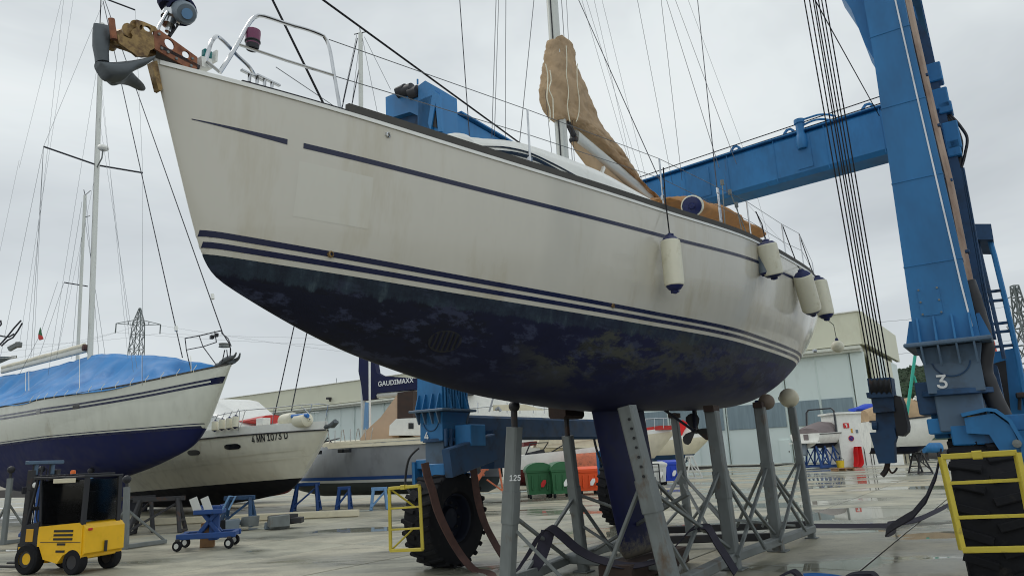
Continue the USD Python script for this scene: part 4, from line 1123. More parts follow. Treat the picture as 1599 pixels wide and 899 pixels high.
for k, (b, t, w) in enumerate(posts):
    d = unit(t - b)
    ln = np.linalg.norm(t - b)
    sp = .45 if k in (0, 1) else .0
    body = t - d * 0.02
    p = crd.add('post', beam(b + z3 * .015, body, w, w, up=u3), 'galvanised')
    crd.add('foot_plate', box((b[0], b[1], .012), (w * 1.7, w * 1.7, .018), ANG), 'galvanised', parent=p)
    pp.append(p)
    # sleeve collar part way up
    c = b + (t - b) * .52
    crd.add('sleeve', beam(c - d * .2, c + d * .2, w * 1.12, w * 1.12, up=u3), 'galvanised', parent=p)
    if k in (2,):
        for q in range(7):
            h = b + (t - b) * (.62 + .05 * q)
            crd.add('adjustment_hole', lathe([(.0, 0), (.018, 0), (.018, .012), (0, .012)], h + unit(-Y.u[0] * p3 + 0 * u3) * 0 - u3 * (w / 2 + .002) + p3 * w * .2, -u3, 10), 'lettering_black', parent=p)
# screw heads and pads between posts and hull
S1 = Y.sof(T1); l1 = float(np.dot(T1[:2] - Y.bow, Y.p))
top1 = np.array([*T1[:2], hullz(S1, l1) - .01])
crd.add('screw', tube([T1 - z3 * .05, np.array([*T1[:2], top1[2] - .12])], .045, 10), 'dark_steel', parent=pp[0])
crd.add('pad', trimesh.creation.icosphere(2, .075).apply_transform(trimesh.transformations.translation_matrix(onplane(803, 634, T1, u3))), 'black_plastic', parent=pp[0])
S2 = Y.sof(T2); l2 = float(np.dot(T2[:2] - Y.bow, Y.p))
h2 = hullz(S2, l2)
crd.add('screw', tube([T2 - z3 * .05, np.array([*T2[:2], h2 - .3])], .04, 10), 'dark_steel', parent=pp[1])
crd.add('pad', beam(np.array([*T2[:2], h2 - .18]) - u3 * .28 - p3 * .0, np.array([*T2[:2], h2 - .18]) + u3 * .3, .3, .3), 'dark_timber', parent=pp[1], label='dark timber block between post and hull')
for k, tt in ((3, T4), (4, T5), (5, T6)):
    crd.add('pad', beam(tt - u3 * .14 + z3 * .02, tt + u3 * .14 + z3 * .02, .16, .1), 'dark_timber', parent=pp[k])
# base rails: near side, far side, cross bars
def rail_(a, b, w=.15, h=.13, z=.17): return beam(np.array([*a[:2], z]), np.array([*b[:2], z]), w, h)
ext = P7 + (P7 - P6) * .0
crd.add('base_rail', rail_(P3 - (P5 - P3) * .6, P5), 'galvanised')
crd.add('base_rail', rail_(P5, P7 + (P7 - P5) * .02), 'galvanised')
Q0, Q1 = atz(806, 905, .17), atz(885, 872, .17)
crd.add('base_rail', rail_(Q0, Q1), 'galvanised')
Q2 = atz(1042, 884, .17)
crd.add('base_rail', rail_(Q1, Q2, z=.18), 'galvanised')
Q3, Q4 = atz(1034, 827, .17), atz(1262, 818, .17)
crd.add('base_rail', rail_(Q1, Q3, z=.165), 'galvanised')
crd.add('base_rail', rail_(Q3, Q4, z=.172), 'dark_steel')
Q5, Q6 = atz(1034, 842, .17), atz(1205, 837, .17)
crd.add('base_rail', rail_(Q5, Q6, z=.168), 'dark_steel')
crd.add('keel_bearer', cat([beam(Y.P(kb[0] - .3, 0, .13), Y.P(kb[1] + .3, 0, .13), .5, .24)]), 'dark_timber')
def br(a, b, r=.026, mat='galvanised'): crd.add('brace', beam(a, b, r * 2, r * 1.6), mat)
def on(b, t, f): return b + (t - b) * f
G = lambda x, y, z=.2: atz(x, y, z)
br(on(P1, T1, .42), G(882, 906)); br(on(P1, T1, .46) + u3 * .1, G(888, 872)); br(G(820, 893), on(P2, T2, .55))
br(on(P2, T2, .55), G(962, 866)); br(on(P2, T2, .57), G(1040, 822)); br(G(928, 858), on(P2, T2, .1) * 0 + G(1075, 770, 1.2))
br(G(945, 900), on(P3, T3, .62)); br(on(P3, T3, .56), on(P5, T5, .12)); br(on(P3, T3, .66), G(1100, 830))
br(G(1060, 893), on(P5, T5, .62)); br(G(1030, 800, .9), on(P4, T4, .55)); br(on(P4, T4, .5), G(1135, 812))
br(on(P4, T4, .52), on(P5, T5, .25)); br(on(P5, T5, .62), on(P6, T6, .1)); br(G(1152, 868), on(P6, T6, .58)); br(G(1150, 822), on(P6, T6, .62))
br(on(P6, T6, .58), on(P7, T7, .1)); br(G(1218, 845), on(P7, T7, .56)); br(G(1190, 822), on(P7, T7, .6)); br(G(1080, 812), on(P5, T5, .55))
br(G(1075, 893), on(P3, T3, .4)); br(G(985, 870), on(P2, T2, .35)); br(on(P4, T4, .3), G(1030, 830)); br(G(1120, 850), on(P4, T4, .45)); br(on(P5, T5, .6), G(1195, 856)); br(on(P6, T6, .56), G(1258, 828)); br(G(1240, 820), on(P5, T5, .3)); br(on(P1, T1, .12), G(862, 880))
# painted numbers
for (b, t, w, fx) in ((P1, T1, .17, .5), (P3, T3, .2, .6)):
    d = unit(t - b)
    f = {0.5: (801, 745), .6: (994, 727)}[fx]
    c = onplane(f[0], f[1], b - u3 * (w * .56 + .008), u3)
    lp = crd.add('painted_number', text('125', .07, c - p3 * .065 - z3 * .04, p3, unit(d - u3 * np.dot(d, u3)), .002, True), 'lettering_white', parent=pp[0] if fx == .5 else pp[2])
for (x, y, nm) in ((1197, 627, 'dirty brownish'), (1232, 621, 'pale'),):
    S = Y.sof(T6 if x < 1210 else T7)
    q = (T6 if x < 1210 else T7)
    c = aty(x, y, q[1] + .1)
    t = Thing('ball_fender', nm + ' ball fender wedged between ' + ('the thick aft post and the hull' if x < 1210 else 'the aftmost cradle post and the hull'), 'fender', c)
    t.add('ball', trimesh.creation.icosphere(3, .14 if x < 1210 else .19), 'ball_dirty' if x < 1210 else 'cream_paint', local=True)
    t.add('neck', lathe([(.04, 0), (.04, .2), (0, .21)], (0, 0, 0), -p3, 10), 'fender_navy', local=True)

# ================================================================ TRAVEL LIFT
LA = math.radians(55.5)
lu = np.array([math.cos(LA), math.sin(LA), 0])
lt = unit(np.array([.766, -.643, 0]))
lq = np.array([-lu[1], lu[0], 0]) * -1                              # square to lu, towards the right side
BB, AA = np.array([-1.3, 12.5, 0]), np.array([4.67, 7.49, 0])
LL = 6.7
B2, A2 = BB + lu * LL, AA + lu * LL
lift = Thing('travel_lift', 'big blue four-legged travel lift straddling the yacht on huge tyres', 'boat lift', (*((AA + B2) / 2)[:2], 0))
def lbox(c, s, b=.012):
    """box along the lift's own axes: s = (across, along, up)"""
    m = box((0, 0, 0), s, 0, b)
    m.apply_transform(frame(lq, lu, z3, c))
    return m
def wheel(c, R, w, ax):
    prof = [(R * .5, -w * .36), (R * .56, -w * .46), (R * .8, -w * .5), (R * .93, -w * .46), (R * .965, -w * .38), (R * .965, w * .38), (R * .93, w * .46), (R * .8, w * .5), (R * .56, w * .46), (R * .5, w * .36)]
    ms = [lathe(prof, c, ax, 44)]
    e1 = unit(np.cross(ax, z3))
    nl = 24
    for sg in (-1, 1):
        for k in range(nl):
            th = 2 * math.pi * (k + .25 * sg) / nl
            r, tn = math.cos(th) * e1 + math.sin(th) * z3, -math.sin(th) * e1 + math.cos(th) * z3
            a = c + r * R * .975 + ax * sg * w * .05
            b = c + r * R * .95 + ax * sg * w * .49 + tn * R * .09
            ms.append(beam(a, b, R * .085, R * .075, up=r))
    t = lift.add('tyre', cat(ms), 'rubber')
    rim = lift.add('rim', lathe([(R * .53, w * .36), (R * .5, w * .4), (R * .47, w * .36), (R * .45, w * .1), (R * .25, w * .06), (R * .2, w * .2), (R * .1, w * .24), (0, w * .24)], c, ax, 32), 'rim_dark', parent=t)
    lift.add('rim', lathe([(R * .53, w * .36), (R * .5, w * .4), (R * .47, w * .36), (R * .45, w * .1), (0, w * .06)], c, -ax, 32), 'rim_dark', parent=t)
    for k in range(10):
        th = 2 * math.pi * k / 10
        q = c + ax * w * .07 + (math.cos(th) * e1 + math.sin(th) * z3) * R * .33
        lift.add('wheel_bolt', lathe([(.022, 0), (.022, .04), (0, .042)], q, ax, 6), 'dark_steel', parent=rim)
    return t
def leg(P, wh, R, zf, zt, w0=.58, w1=.40, dp=.7, name='leg', outer=1, front=True):
    """P ground spot; R tyre radius; zf flange height; zt top; outer = +1 when the outside is to the right"""
    col = lift.add('leg', loft([np.array([P + lq * (sx * w / 2) + lu * (sy * d / 2) + z3 * z for sx, sy in ((-1, -1), (1, -1), (1, 1), (-1, 1))]) for z, w, d in ((zf, w0, dp), (zf + 3.4, w1, dp), (zt, w1, dp))]), 'lift_blue', smooth=False)
    # flange plate with gussets
    lift.add('flange', lbox(P + z3 * zf, (w0 + .2, dp + .24, .045)), 'lift_grey', parent=col)
    for sx in (-.4, -.14, .14, .4):
        for sy in (-1, 1):
            q = P + lq * sx * w0 + lu * sy * (dp / 2)
            lift.add('gusset', prism([(0, 0), (.11, 0), (.03, .26), (0, .26)], q + z3 * (zf + .022), lu * sy, z3, .018), 'lift_blue', parent=col)
            lift.add('gusset', prism([(0, 0), (.11, 0), (.03, -.2), (0, -.2)], q + z3 * (zf - .022), lu * sy, z3, .018), 'lift_grey', parent=col)
    for sy in (-.3, 0, .3):
        for sx in (-1, 1):
            q = P + lq * sx * w0 / 2 + lu * sy * dp
            lift.add('gusset', prism([(0, 0), (.1, 0), (.03, .26), (0, .26)], q + z3 * (zf + .022), lq * sx, z3, .018), 'lift_blue', parent=col)
    zb = zf - .5
    bx = lift.add('leg_box', loft([np.array([P + lq * (sx * w / 2) + lu * (sy * d / 2) + z3 * z for sx, sy in ((-1, -1), (1, -1), (1, 1), (-1, 1))]) for z, w, d in ((zb, w0 * .86, dp * .9), (zb + .3, w0 * .86, dp * .9), (zf - .03, w0 * 1.0, dp))]), 'lift_grey' if outer > 0 else 'lift_blue', smooth=False)
    ring = np.array([[math.cos(a) * .17, math.sin(a) * .17] for a in np.linspace(math.pi * 1.05, math.pi * 1.95, 14)])
    lift.add('weld_ring', tube([P - lu * (dp * .46) + lq * x + z3 * (zb + .33 + y) for x, y in ring], .008, 5), 'lift_blue_dark', parent=bx)
    nk = lift.add('neck', lbox(P + z3 * (zb - .19), (w0 * .72, dp * .7, .4)), 'lift_grey')
    lift.add('turntable', lathe([(.3, -.03), (.36, -.02), (.36, .03), (.3, .04)], P + z3 * (zb), z3, 24), 'lift_blue_dark', parent=nk)
    # yoke over the wheel
    top = R * 2 + .06
    W = wh
    yk = lift.add('fork', cat([lbox(W + z3 * (top + .06), (.9, .5, .16)), lbox(W + z3 * (top - .04), (.5, .62, .2))]), 'lift_blue')
    for sx in (outer,):
        o = W + lq * sx * .46
        lift.add('fork_arm', prism([(-.30, top + .1), (.24, top + .1), (.36, top - .18), (.26, R * .86), (.1, R * .7), (-.14, R * .7), (-.26, R * 1.0)], o, lu, z3, .07), 'lift_blue', parent=yk)
        lift.add('hub_cap', lathe([(.13, 0), (.13, .06), (.08, .09), (0, .09)], o + z3 * R + lq * sx * .03, lq * sx, 18), 'lift_blue_dark', parent=yk)
    wheel(W + z3 * R, R, .6, lq)
    return col, bx, nk
for (P, wh, R, zf, zt, out) in ((BB, BB + lu * .02, .78, 2.56, 8.45, -1), (AA - lq * .03, AA + lu * .06 + lq * .1, .875, 2.70, 8.6, 1), (B2, B2, .8, 2.56, 8.4, -1), (A2, A2, .8, 2.6, 8.4, 1)):
    c, bx, nk = leg(P, wh, R, zf, zt, outer=out)
    if R == .875:
        colA, bxA, nkA = c, bx, nk
    if P is BB:
        colB, bxB, nkB = c, bx, nk
# top beams: two lengthwise, one across at the far end (open end to the front)
ZT = 8.42
for P, Q, oz in ((BB, B2, 0), (AA, A2, .0)):
    tb_ = lift.add('top_beam', beam(P + z3 * (ZT - .55) + lu * .3, Q + z3 * (ZT - .55) + lu * .4, .5, .92), 'lift_blue')
    for s in (-1, 1):
        lift.add('beam_flange', beam(P + z3 * (ZT - .55 + s * .475) + lu * .36, Q + z3 * (ZT - .55 + s * .475) + lu * .36, .62, .035), 'lift_blue', parent=tb_)
xa, xb = A2 + z3 * (ZT - .55), B2 + z3 * (ZT - .55)
cb = lift.add('cross_beam', beam(xa + lt * .2, xb - lt * .2, .72, 1.0), 'lift_blue')
lift.add('beam_flange', beam(xa, xb, .8, .03) .apply_translation((0, 0, .517)), 'lift_blue', parent=cb)
for f in (.13, .34, .50):
    q = xa + (xb - xa) * f + z3 * .53
    lift.add('lifting_eye', prism(Polygon([(-.17, 0), (.17, 0), (.12, .13), (.05, .2), (-.05, .2), (-.12, .13)]).difference(Polygon([(.06 * math.cos(a), .1 + .06 * math.sin(a)) for a in np.linspace(0, 6.28, 14)])), q - lu * .2, lt, z3, .035), 'lift_blue', parent=cb)
q = xa + (xb - xa) * .305 + z3 * .4 - lu * .36
mot = lift.add('hydraulic_motor', cat([lathe([(0, -.32), (.1, -.3), (.13, -.18), (.11, 0), (.085, .05), (.085, .28), (.11, .29), (.11, .38), (0, .38)], q, z3, 16)]), 'lift_blue')
lift.add('hydraulic_hose', tube(curve([q + z3 * .36, q + z3 * .36 + lt * .35, q + z3 * .2 + lt * .75], 6), .022, 6), 'lift_blue', parent=mot)
lift.add('hydraulic_hose', tube(curve([q + z3 * .2, q + z3 * .26 + lt * .3, q + z3 * .1 + lt * .7], 6), .022, 6), 'lift_blue', parent=mot)
for k, z in enumerate((.62, .75)):
    lift.add('control_line', tube([A2 + z3 * (ZT + .05 + k * .16) - lu * .3 + lt * .2, B2 + z3 * (ZT + .0 + k * .1) - lu * .3], .012, 5), 'black_rope')
# lower side beams
for P, Q, zl in ((BB, B2, 2.28), (AA + lq * .15, A2 + lq * .15, 2.3)):
    sb_b = lift.add('side_beam', beam(P + lu * .3 + z3 * zl, Q - lu * .2 + z3 * zl, .4, .44), 'lift_blue_dark')
lift.add('side_box', loft([np.array([BB + lu * a + lq * b + z3 * z for a, b in ((.78, .2), (1.35, .2), (1.35, .5), (.78, .5))]) for z in (1.55, 2.22)]), 'lift_blue_dark')
for k in range(5):
    lift.add('cooling_rib', lbox(BB + lq * .31 + lu * (-.3 + .13 * k) + z3 * 2.1, (.06, .05, .3)), 'lift_blue_dark', parent=bxB)
lift.add('motor_box', lbox(BB + lq * .52 + lu * .1 + z3 * 2.12, (.34, .42, .36)), 'lift_blue')
for k in range(9):
    lift.add('stiffener', beam(BB + lq * (.31) + lu * (-.3 + .075 * k) + z3 * 2.6, BB + lq * (.25) + lu * (-.3 + .075 * k) + z3 * 4.6, .03, .03), 'lift_blue', parent=colB)
lift.add('hose', tube(curve([BB - lq * .3 + z3 * 1.95 - lu * .3, BB - lq * .5 + z3 * 1.75 - lu * .35, BB - lq * .62 + z3 * 1.4 - lu * .3, BB - lq * .45 + z3 * 1.15 - lu * .3], 5), .02, 6), 'black_plastic')
lift.add('hose', tube(curve([B2 + lq * .35 + z3 * 2.05 - lu * 1.9, B2 + lq * .35 + z3 * 1.55 - lu * 1.6, B2 + lq * .35 + z3 * 1.4 - lu * 1.0, B2 + lq * .35 + z3 * 1.7 - lu * .6], 5), .03, 6), 'black_plastic')
# head of the far-left leg: sheave housing and winch box
def onB(px, py, a=0.0):
    return onplane(px, py, BB + lu * a, lu)
def prB(pix, a, dep):
    return prism([(float(np.dot(onB(x, y, a - dep / 2) - BB, lq)), float(onB(x, y, a - dep / 2)[2])) for x, y in pix], BB + lu * a, lq, z3, dep)
hd_ = lift.add('sheave_housing', prB([(653, 134), (664, 126), (687, 139), (688, 175), (690, 215), (653, 215)], -.1, .5), 'lift_blue')
lift.add('housing_fin', prB([(668, 192), (676, 140), (686, 148), (690, 205), (684, 205), (680, 160), (672, 205)], -.37, .07), 'lift_blue', parent=hd_)
lift.add('housing_slot', prB([(672, 196), (678, 156), (682, 200)], -.36, .03), 'lettering_black', parent=hd_)
lift.add('winch_box', prB([(602, 152), (636, 138), (655, 140), (655, 182), (640, 175), (603, 186)], -.1, .4), 'lift_blue')
lift.add('bracket', prB([(603, 186), (640, 176), (655, 183), (655, 225), (620, 225), (612, 200)], .0, .35), 'lift_blue_dark')
for k, (x, y) in enumerate(((628, 143), (638, 141), (647, 145))):
    lift.add('winch', wiggle(lathe([(0, -.1), (.12, -.1), (.12, .1), (0, .1)], onB(x, y, -.3), lq, 14), .02, 8, k), 'black_plastic')
lift.add('pin', tube([onB(652, 132, -.1), onB(652, 124, -.1)], .02, 5), 'lift_blue')
# near leg: exhaust and cable channel on its outer side, ladder, landing, machinery
def onA(px, py, d=.0, a=0.0):
    """point at a pixel on the upright plane across the lift, a metres behind the near leg"""
    return onplane(px, py, AA + lu * a, lu)
chn = lift.add('side_plate', prism([(p[0], p[1]) for p in [(float(np.dot(onA(x, y, 0, .45) - AA, lq)), float(onA(x, y, 0, .45)[2])) for x, y in ((1400, -60), (1412, 0), (1452, 62), (1470, 150), (1500, 262), (1545, 520), (1546, 560), (1500, 560), (1462, 300), (1395, 0))]], AA + lu * .45, lq, z3, .05), 'lift_blue_dark')
lift.add('edge_strip', tube([onA(x, y, 0, -.35) for x, y in ((1398, 0), (1432, 150), (1467, 300), (1500, 440), (1518, 510))], .014, 5), 'stainless')
pipe = lift.add('exhaust_pipe', tube(curve([onA(x, y, 0, -.1) for x, y in ((1410, -40), (1414, 0), (1438, 110), (1462, 215), (1482, 300), (1500, 390), (1510, 440))], 5), .062, 10), 'copper_pipe')
lift.add('cable_loom', wiggle(tube(curve([onA(x, y, 0, -.1) for x, y in ((1510, 440), (1526, 490), (1538, 540), (1536, 580), (1552, 620), (1570, 660), (1585, 720), (1588, 790))], 6), .085, 10), .015, 6, 4), 'black_plastic')
for x, y in ((1437, 122), (1456, 200), (1474, 285), (1500, 395)):
    c = onA(x, y, 0, -.1)
    lift.add('pipe_clamp', box(c, (.17, .1, .035), LA - math.pi / 2), 'lift_blue_dark', parent=pipe)
lift.add('top_web', prism([(p[0], p[1]) for p in [(float(np.dot(onA(x, y, 0, .46) - AA, lq)), float(onA(x, y, 0, .46)[2])) for x, y in ((1412, 0), (1425, 30), (1450, 105), (1455, 110), (1440, 55), (1428, 10))]], AA + lu * .5, lq, z3, .05), 'lift_blue')
for (x, y, w, h) in ((1458, 118, .18, .24), (1470, 158, .16, .26), (1477, 172, .14, .14), (1487, 215, .16, .34), (1490, 235, .14, .2)):
    lift.add('valve_block', lbox(onA(x, y, 0, .5), (w, .2, h)), 'lift_blue')
for k, pts in enumerate((((1481, 180), (1494, 200), (1501, 220), (1500, 245), (1498, 262)), ((1483, 180), (1500, 198), (1510, 215), (1507, 240), (1501, 262)), ((1480, 184), (1490, 202), (1496, 222), (1496, 248)))):
    lift.add('hydraulic_hose', tube(curve([onA(x, y, 0, .5) for x, y in pts], 6), .018, 6), 'black_plastic')
for k in range(3):
    lift.add('hydraulic_pipe', tube([onA(x + k * 3.2, y, 0, .5) for x, y in ((1498, 262), (1516, 360), (1530, 440), (1548, 530))], .011, 5), 'lift_blue_dark')
ld = 1.6
def onL(px, py): return onplane(px, py, AA + lu * ld, lu)
mach = [(1545, 548), (1586, 540), (1604, 640), (1618, 740), (1545, 740), (1534, 640)]
lift.add('engine_house', prism([(float(np.dot(onL(x, y) - AA, lq)), float(onL(x, y)[2])) for x, y in mach], AA + lu * (ld + .8), lq, z3, 1.2), 'lift_blue')
lift.add('engine_opening', prism([(float(np.dot(onL(x, y) - AA, lq)), float(onL(x, y)[2])) for x, y in ((1548, 566), (1570, 560), (1578, 640), (1556, 640))], AA + lu * (ld + .195), lq, z3, .02), 'lettering_black')
lad = lift.add('ladder', tube([onL(1604, 640), onL(1590, 560), onL(1570, 470), onL(1553, 400), onL(1543, 365)], .03, 6), 'lift_blue')
lift.add('ladder_rail', tube([onL(1568, 560), onL(1548, 470), onL(1532, 400), onL(1524, 365)], .022, 6), 'lift_blue_dark', parent=lad)
for y, a, b in ((455, 1538, 1566), (470, 1536, 1569), (505, 1546, 1577), (518, 1550, 1580), (540, 1555, 1586)):
    lift.add('rung', tube([onL(a - 8, y + 2), onL(b, y - 2)], .02, 6), 'lift_blue_dark', parent=lad)
lift.add('landing', cat([prism([(float(np.dot(onL(x, y) - AA, lq)), float(onL(x, y)[2])) for x, y in ((1500, 354), (1548, 354), (1552, 378), (1504, 378))], AA + lu * (ld + .3), lq, z3, .9)]), 'lift_blue_dark')
lift.add('side_lamp', cat([box(onL(1594, 617), (.3, .1, .06), LA), tube([onL(1592, 617), onL(1592, 640)], .02, 5)]), 'dark_steel')
lift.add('haunch', prism([(float(np.dot(onA(x, y, 0, .1) - AA, lq)), float(onA(x, y, 0, .1)[2])) for x, y in ((1290, -60), (1313, -3), (1335, 30), (1356, 84), (1372, 110), (1392, 110), (1380, -60))], AA + lu * .1, lq, z3, .5), 'lift_blue')
lift.add('painted_number', text('3', .13, onplane(1462, 606, AA - lu * (.7 * .45 + .012), lu), lq, z3, .003), 'lettering_white', parent=bxA)
c = onplane(1513, 657, AA - lu * (.7 * .35 + .012), lu)
stk = lift.add('sticker', prism([(0, 0), (.17, 0), (.17, .05), (0, .05)], onplane(1512, 657, AA - lu * .27, lu), lq, z3, .004), 'sticker_yellow')
lift.add('painted_number', text('4', .12, onplane(662, 686, BB - lu * .335, lu), lq, z3, .003), 'lettering_white', parent=bxB)
# weld seams, bolted plates and stiffeners
for z in (3.55, 4.5, 5.4, 6.3):
    w = np.interp(z, [2.7, 6.1], [.58, .40])
    lift.add('weld_seam', lbox(AA - lq * .03 + z3 * z, (w + .012, .712, .012), .003), 'lift_blue', parent=colA)
pl_c = onplane(1452, 470, AA - lu * .352, lu)
pt_ = lift.add('access_plate', lbox(pl_c, (.2, .012, .3)), 'lift_blue', parent=colA)
for sx in (-1, 1):
    for sz in (-1, 0, 1):
        lift.add('plate_bolt', lathe([(0, 0), (.011, 0), (.011, .01), (0, .01)], pl_c + lq * sx * .085 + z3 * sz * .13 - lu * .006, -lu, 6), 'galvanised', parent=pt_)
bxd = unit(xb - xa)
nrm_ = unit(np.cross(bxd, z3)); nrm_ = nrm_ if nrm_[1] < 0 else -nrm_
for f in (.1, .24, .38, .52, .66, .8):
    q = xa + (xb - xa) * f + nrm_ * .362
    lift.add('weld_seam', beam(q - z3 * .49, q + z3 * .49, .014, .008, up=nrm_), 'lift_blue', parent=cb)
for f in (.3, .6):
    q = xa + (xb - xa) * f + nrm_ * .366
    lift.add('splice_plate', beam(q - bxd * .16, q + bxd * .16, .012, .7, up=z3), 'lift_blue', parent=cb)
for z in (3.3, 4.0):
    lift.add('weld_seam', lbox(BB + z3 * z, (.60, .712, .012), .003), 'lift_blue', parent=colB)
# bits beside the near leg box
lift.add('motor_box', lbox(onA(1452, 622, 0, .0) + lu * .1, (.22, .5, .34)), 'lift_blue_dark')
lift.add('motor_box', lbox(onA(1466, 660, 0, .0) + lu * .25, (.14, .3, .32)), 'lift_blue')
lift.add('fork_cover', slab([[onA(x, y, 0, -.38), onA(x, y, 0, .3)] for x, y in ((1500, 645), (1540, 636), (1556, 638), (1580, 655), (1600, 690), (1606, 760), (1610, 860))], .035), 'lift_blue', label='curved blue fork cover beside the near tyre')
lift.add('fork_cover', prism([(float(np.dot(onA(x, y, 0, -.3) - AA, lq)), float(onA(x, y, 0, -.3)[2])) for x, y in ((1506, 652), (1552, 645), (1578, 664), (1596, 700), (1604, 800), (1575, 820), (1572, 720), (1545, 678), (1510, 676))], AA - lu * .3, lq, z3, .1), 'lift_blue', label='blue curved side cheek over the near tyre')
lift.add('fork_bolt', lathe([(.04, 0), (.04, .05), (0, .055)], onA(1588, 692, 0, -.36), -lu, 8), 'galvanised')
# yellow guard frames in front of the wheels
def guard(c4, rungs, rr=.026, back=.35, stays=True):
    """c4: corners upper left, upper right, lower right, lower left"""
    a, b, c, d = c4
    g = lift.add('wheel_guard', cat([beam(a, b, .05), beam(b, c, .05), beam(c, d, .05), beam(d, a, .05), beam(a + (b - a) * .42, a + (b - a) * .55, .075)]), 'guard_yellow')
    for f in rungs:
        lift.add('guard_rung', beam(a + (d - a) * f, b + (c - b) * f, .03), 'guard_yellow', parent=g)
    m0_, m1_ = (a + d) / 2, (b + c) / 2
    k = lu * back
    q = (a + b + c + d) / 4 + k * 1.2
    for e in ((a, d) if stays else ()):
        lift.add('guard_stay', tube([e, q + (e - m0_) * .1], .016, 5), 'guard_yellow', parent=g)
pB = BB - lu * 1.0
fB = lambda x, y: onplane(x, y, pB, lu)
guard((fB(608, 762), fB(655, 758), fB(660, 857), fB(610, 859)), (.33, .67))
pA = AA - lu * 1.05
fA = lambda x, y: onplane(x, y, pA, lu)
guard((fA(1470, 713), fA(1588, 706), fA(1618, 856), fA(1503, 858)), (.29, .66), stays=False)
# hoist blocks with their wire falls
def block(c, top, n=6, lean=None):
    """c: the top centre of the block (world), about 1.1 m tall"""
    def fr(pix, dep, off=0.0):
        o = c + lu * off
        return prism([(float(np.dot((q := onplane(x, y, o, lu)) - o, lq)), float(q[2] - o[2])) for x, y in pix], o, lq, z3, dep)
    b = lift.add('hoist_block', cat([fr([(1357, 592), (1394, 590), (1397, 616), (1361, 618)], .3), fr([(1356, 614), (1396, 612), (1398, 620), (1358, 622)], .36)]), 'lift_blue_dark')
    lift.add('block_body', cat([fr([(1363, 620), (1397, 618), (1399, 642), (1367, 644)], .26), fr([(1366, 638), (1399, 636), (1400, 642), (1367, 645)], .32)]), 'lift_blue_dark', parent=b)
    lift.add('block_cheek', fr([(1395, 617), (1408, 619), (1413, 632), (1420, 666), (1419, 674), (1412, 681), (1403, 680), (1399, 650)], .3, .05), 'black_plastic', parent=b)
    lift.add('block_arm', cat([fr([(1369, 643), (1398, 641), (1401, 682), (1370, 680)], .18), fr([(1360, 675), (1377, 674), (1384, 668), (1398, 668), (1401, 682), (1398, 692), (1399, 722), (1374, 723)], .2, -.04)]), 'lift_blue_dark', parent=b)
    lift.add('block_pin', cat([tube([onplane(1362, 664, c - lu * .1, lu), onplane(1370, 664, c - lu * .1, lu)], .05, 8)]), 'lift_blue_dark', parent=b)
    lift.add('block_hook', cat([tube(curve([onplane(1386, 720, c, lu), onplane(1384, 732, c, lu), onplane(1377, 742, c, lu)], 5), .03, 6), tube(curve([onplane(1387, 728, c, lu), onplane(1393, 738, c, lu), onplane(1401, 730, c, lu)], 5), .012, 5)]), 'dark_steel', parent=b)
    for k in range(4):
        lift.add('sheave', lathe([(.0, -.03), (.11, -.03), (.085, 0), (.11, .03), (0, .03)], onplane(1364 + 8 * k, 604, c - lu * .12, lu), lq, 16), 'dark_steel', parent=b)
    return b
cA = aty(1378, 592, 8.75)
blkA = block(cA, None)
for k, (x0, x1) in enumerate(((1256, 1361), (1264, 1366), (1270, 1371), (1273, 1375), (1278, 1380), (1283, 1384), (1289, 1390))):
    p, q = aty(x1, 592, 8.75 + .03 * (k % 2)), aty(x0, 0, 8.75 + .25 * ((k % 3) - 1))
    lift.add('hoist_wire', tube([p - z3 * .06, p + (q - p) * 1.16], .0085, 5), 'black_rope')
a_, b_ = aty(1268, -8, 8.8), aty(1373, 181, 12.0)
lift.add('hoist_wire', tube([a_, b_], .008, 5), 'black_rope')
cB = np.array([*(BB + lq * .55 - lu * .12)[:2], 2.1])
lift.add('hoist_block', cat([beam(cB - lu * .5 + lq * .05 + z3 * -.42, cB + lu * .75 + lq * .05 + z3 * -.18, .16, .46)]), 'lift_blue_dark', label='long blue block beam beside the far tyre, holding the brown straps')

# lifting straps: wide webbing slack on the ground below the yacht
def strap(label, pix, w, mat, wd, grp=None, th=.014):
    """pix: (x, y, height or None = on the ground or depth via plane)"""
    pts = [atz(x, y, z) if z is not None else None for x, y, z in pix]
    return single('lifting_strap', label, 'strap', ribbon(pts, w, wd, th), mat, grp, smooth=60)
oB = BB + lq * .62
def pl_(x, y, off=0.0): return onplane(x, y, oB + lq * off, lq)
single('lifting_strap', 'brown strap hanging from the far blue lift leg across the tyre to the ground', 'strap', ribbon([pl_(664, 722, -.04), pl_(668, 742, -.02), pl_(676, 766), pl_(682, 790), pl_(700, 832), pl_(722, 868), onplane(745, 890, oB + lq * .18, lq), atz(770, 902, .04)], .17, lu + z3 * .1, .016), 'strap_brown', smooth=60)
oB = BB + lu * 1.0 + lq * .5
single('lifting_strap', 'brown strap hanging behind the far tyre beside the orange steps', 'strap', ribbon([pl_(738, 722), pl_(742, 748), pl_(746, 775), pl_(757, 815), pl_(772, 845), onplane(786, 868, oB + lq * .15, lq)], .17, lu + z3 * .1, .016), 'strap_brown', smooth=60)
def pp_(x, y, s): return onplane(x, y, Y.P(s, 0, 0), u3)
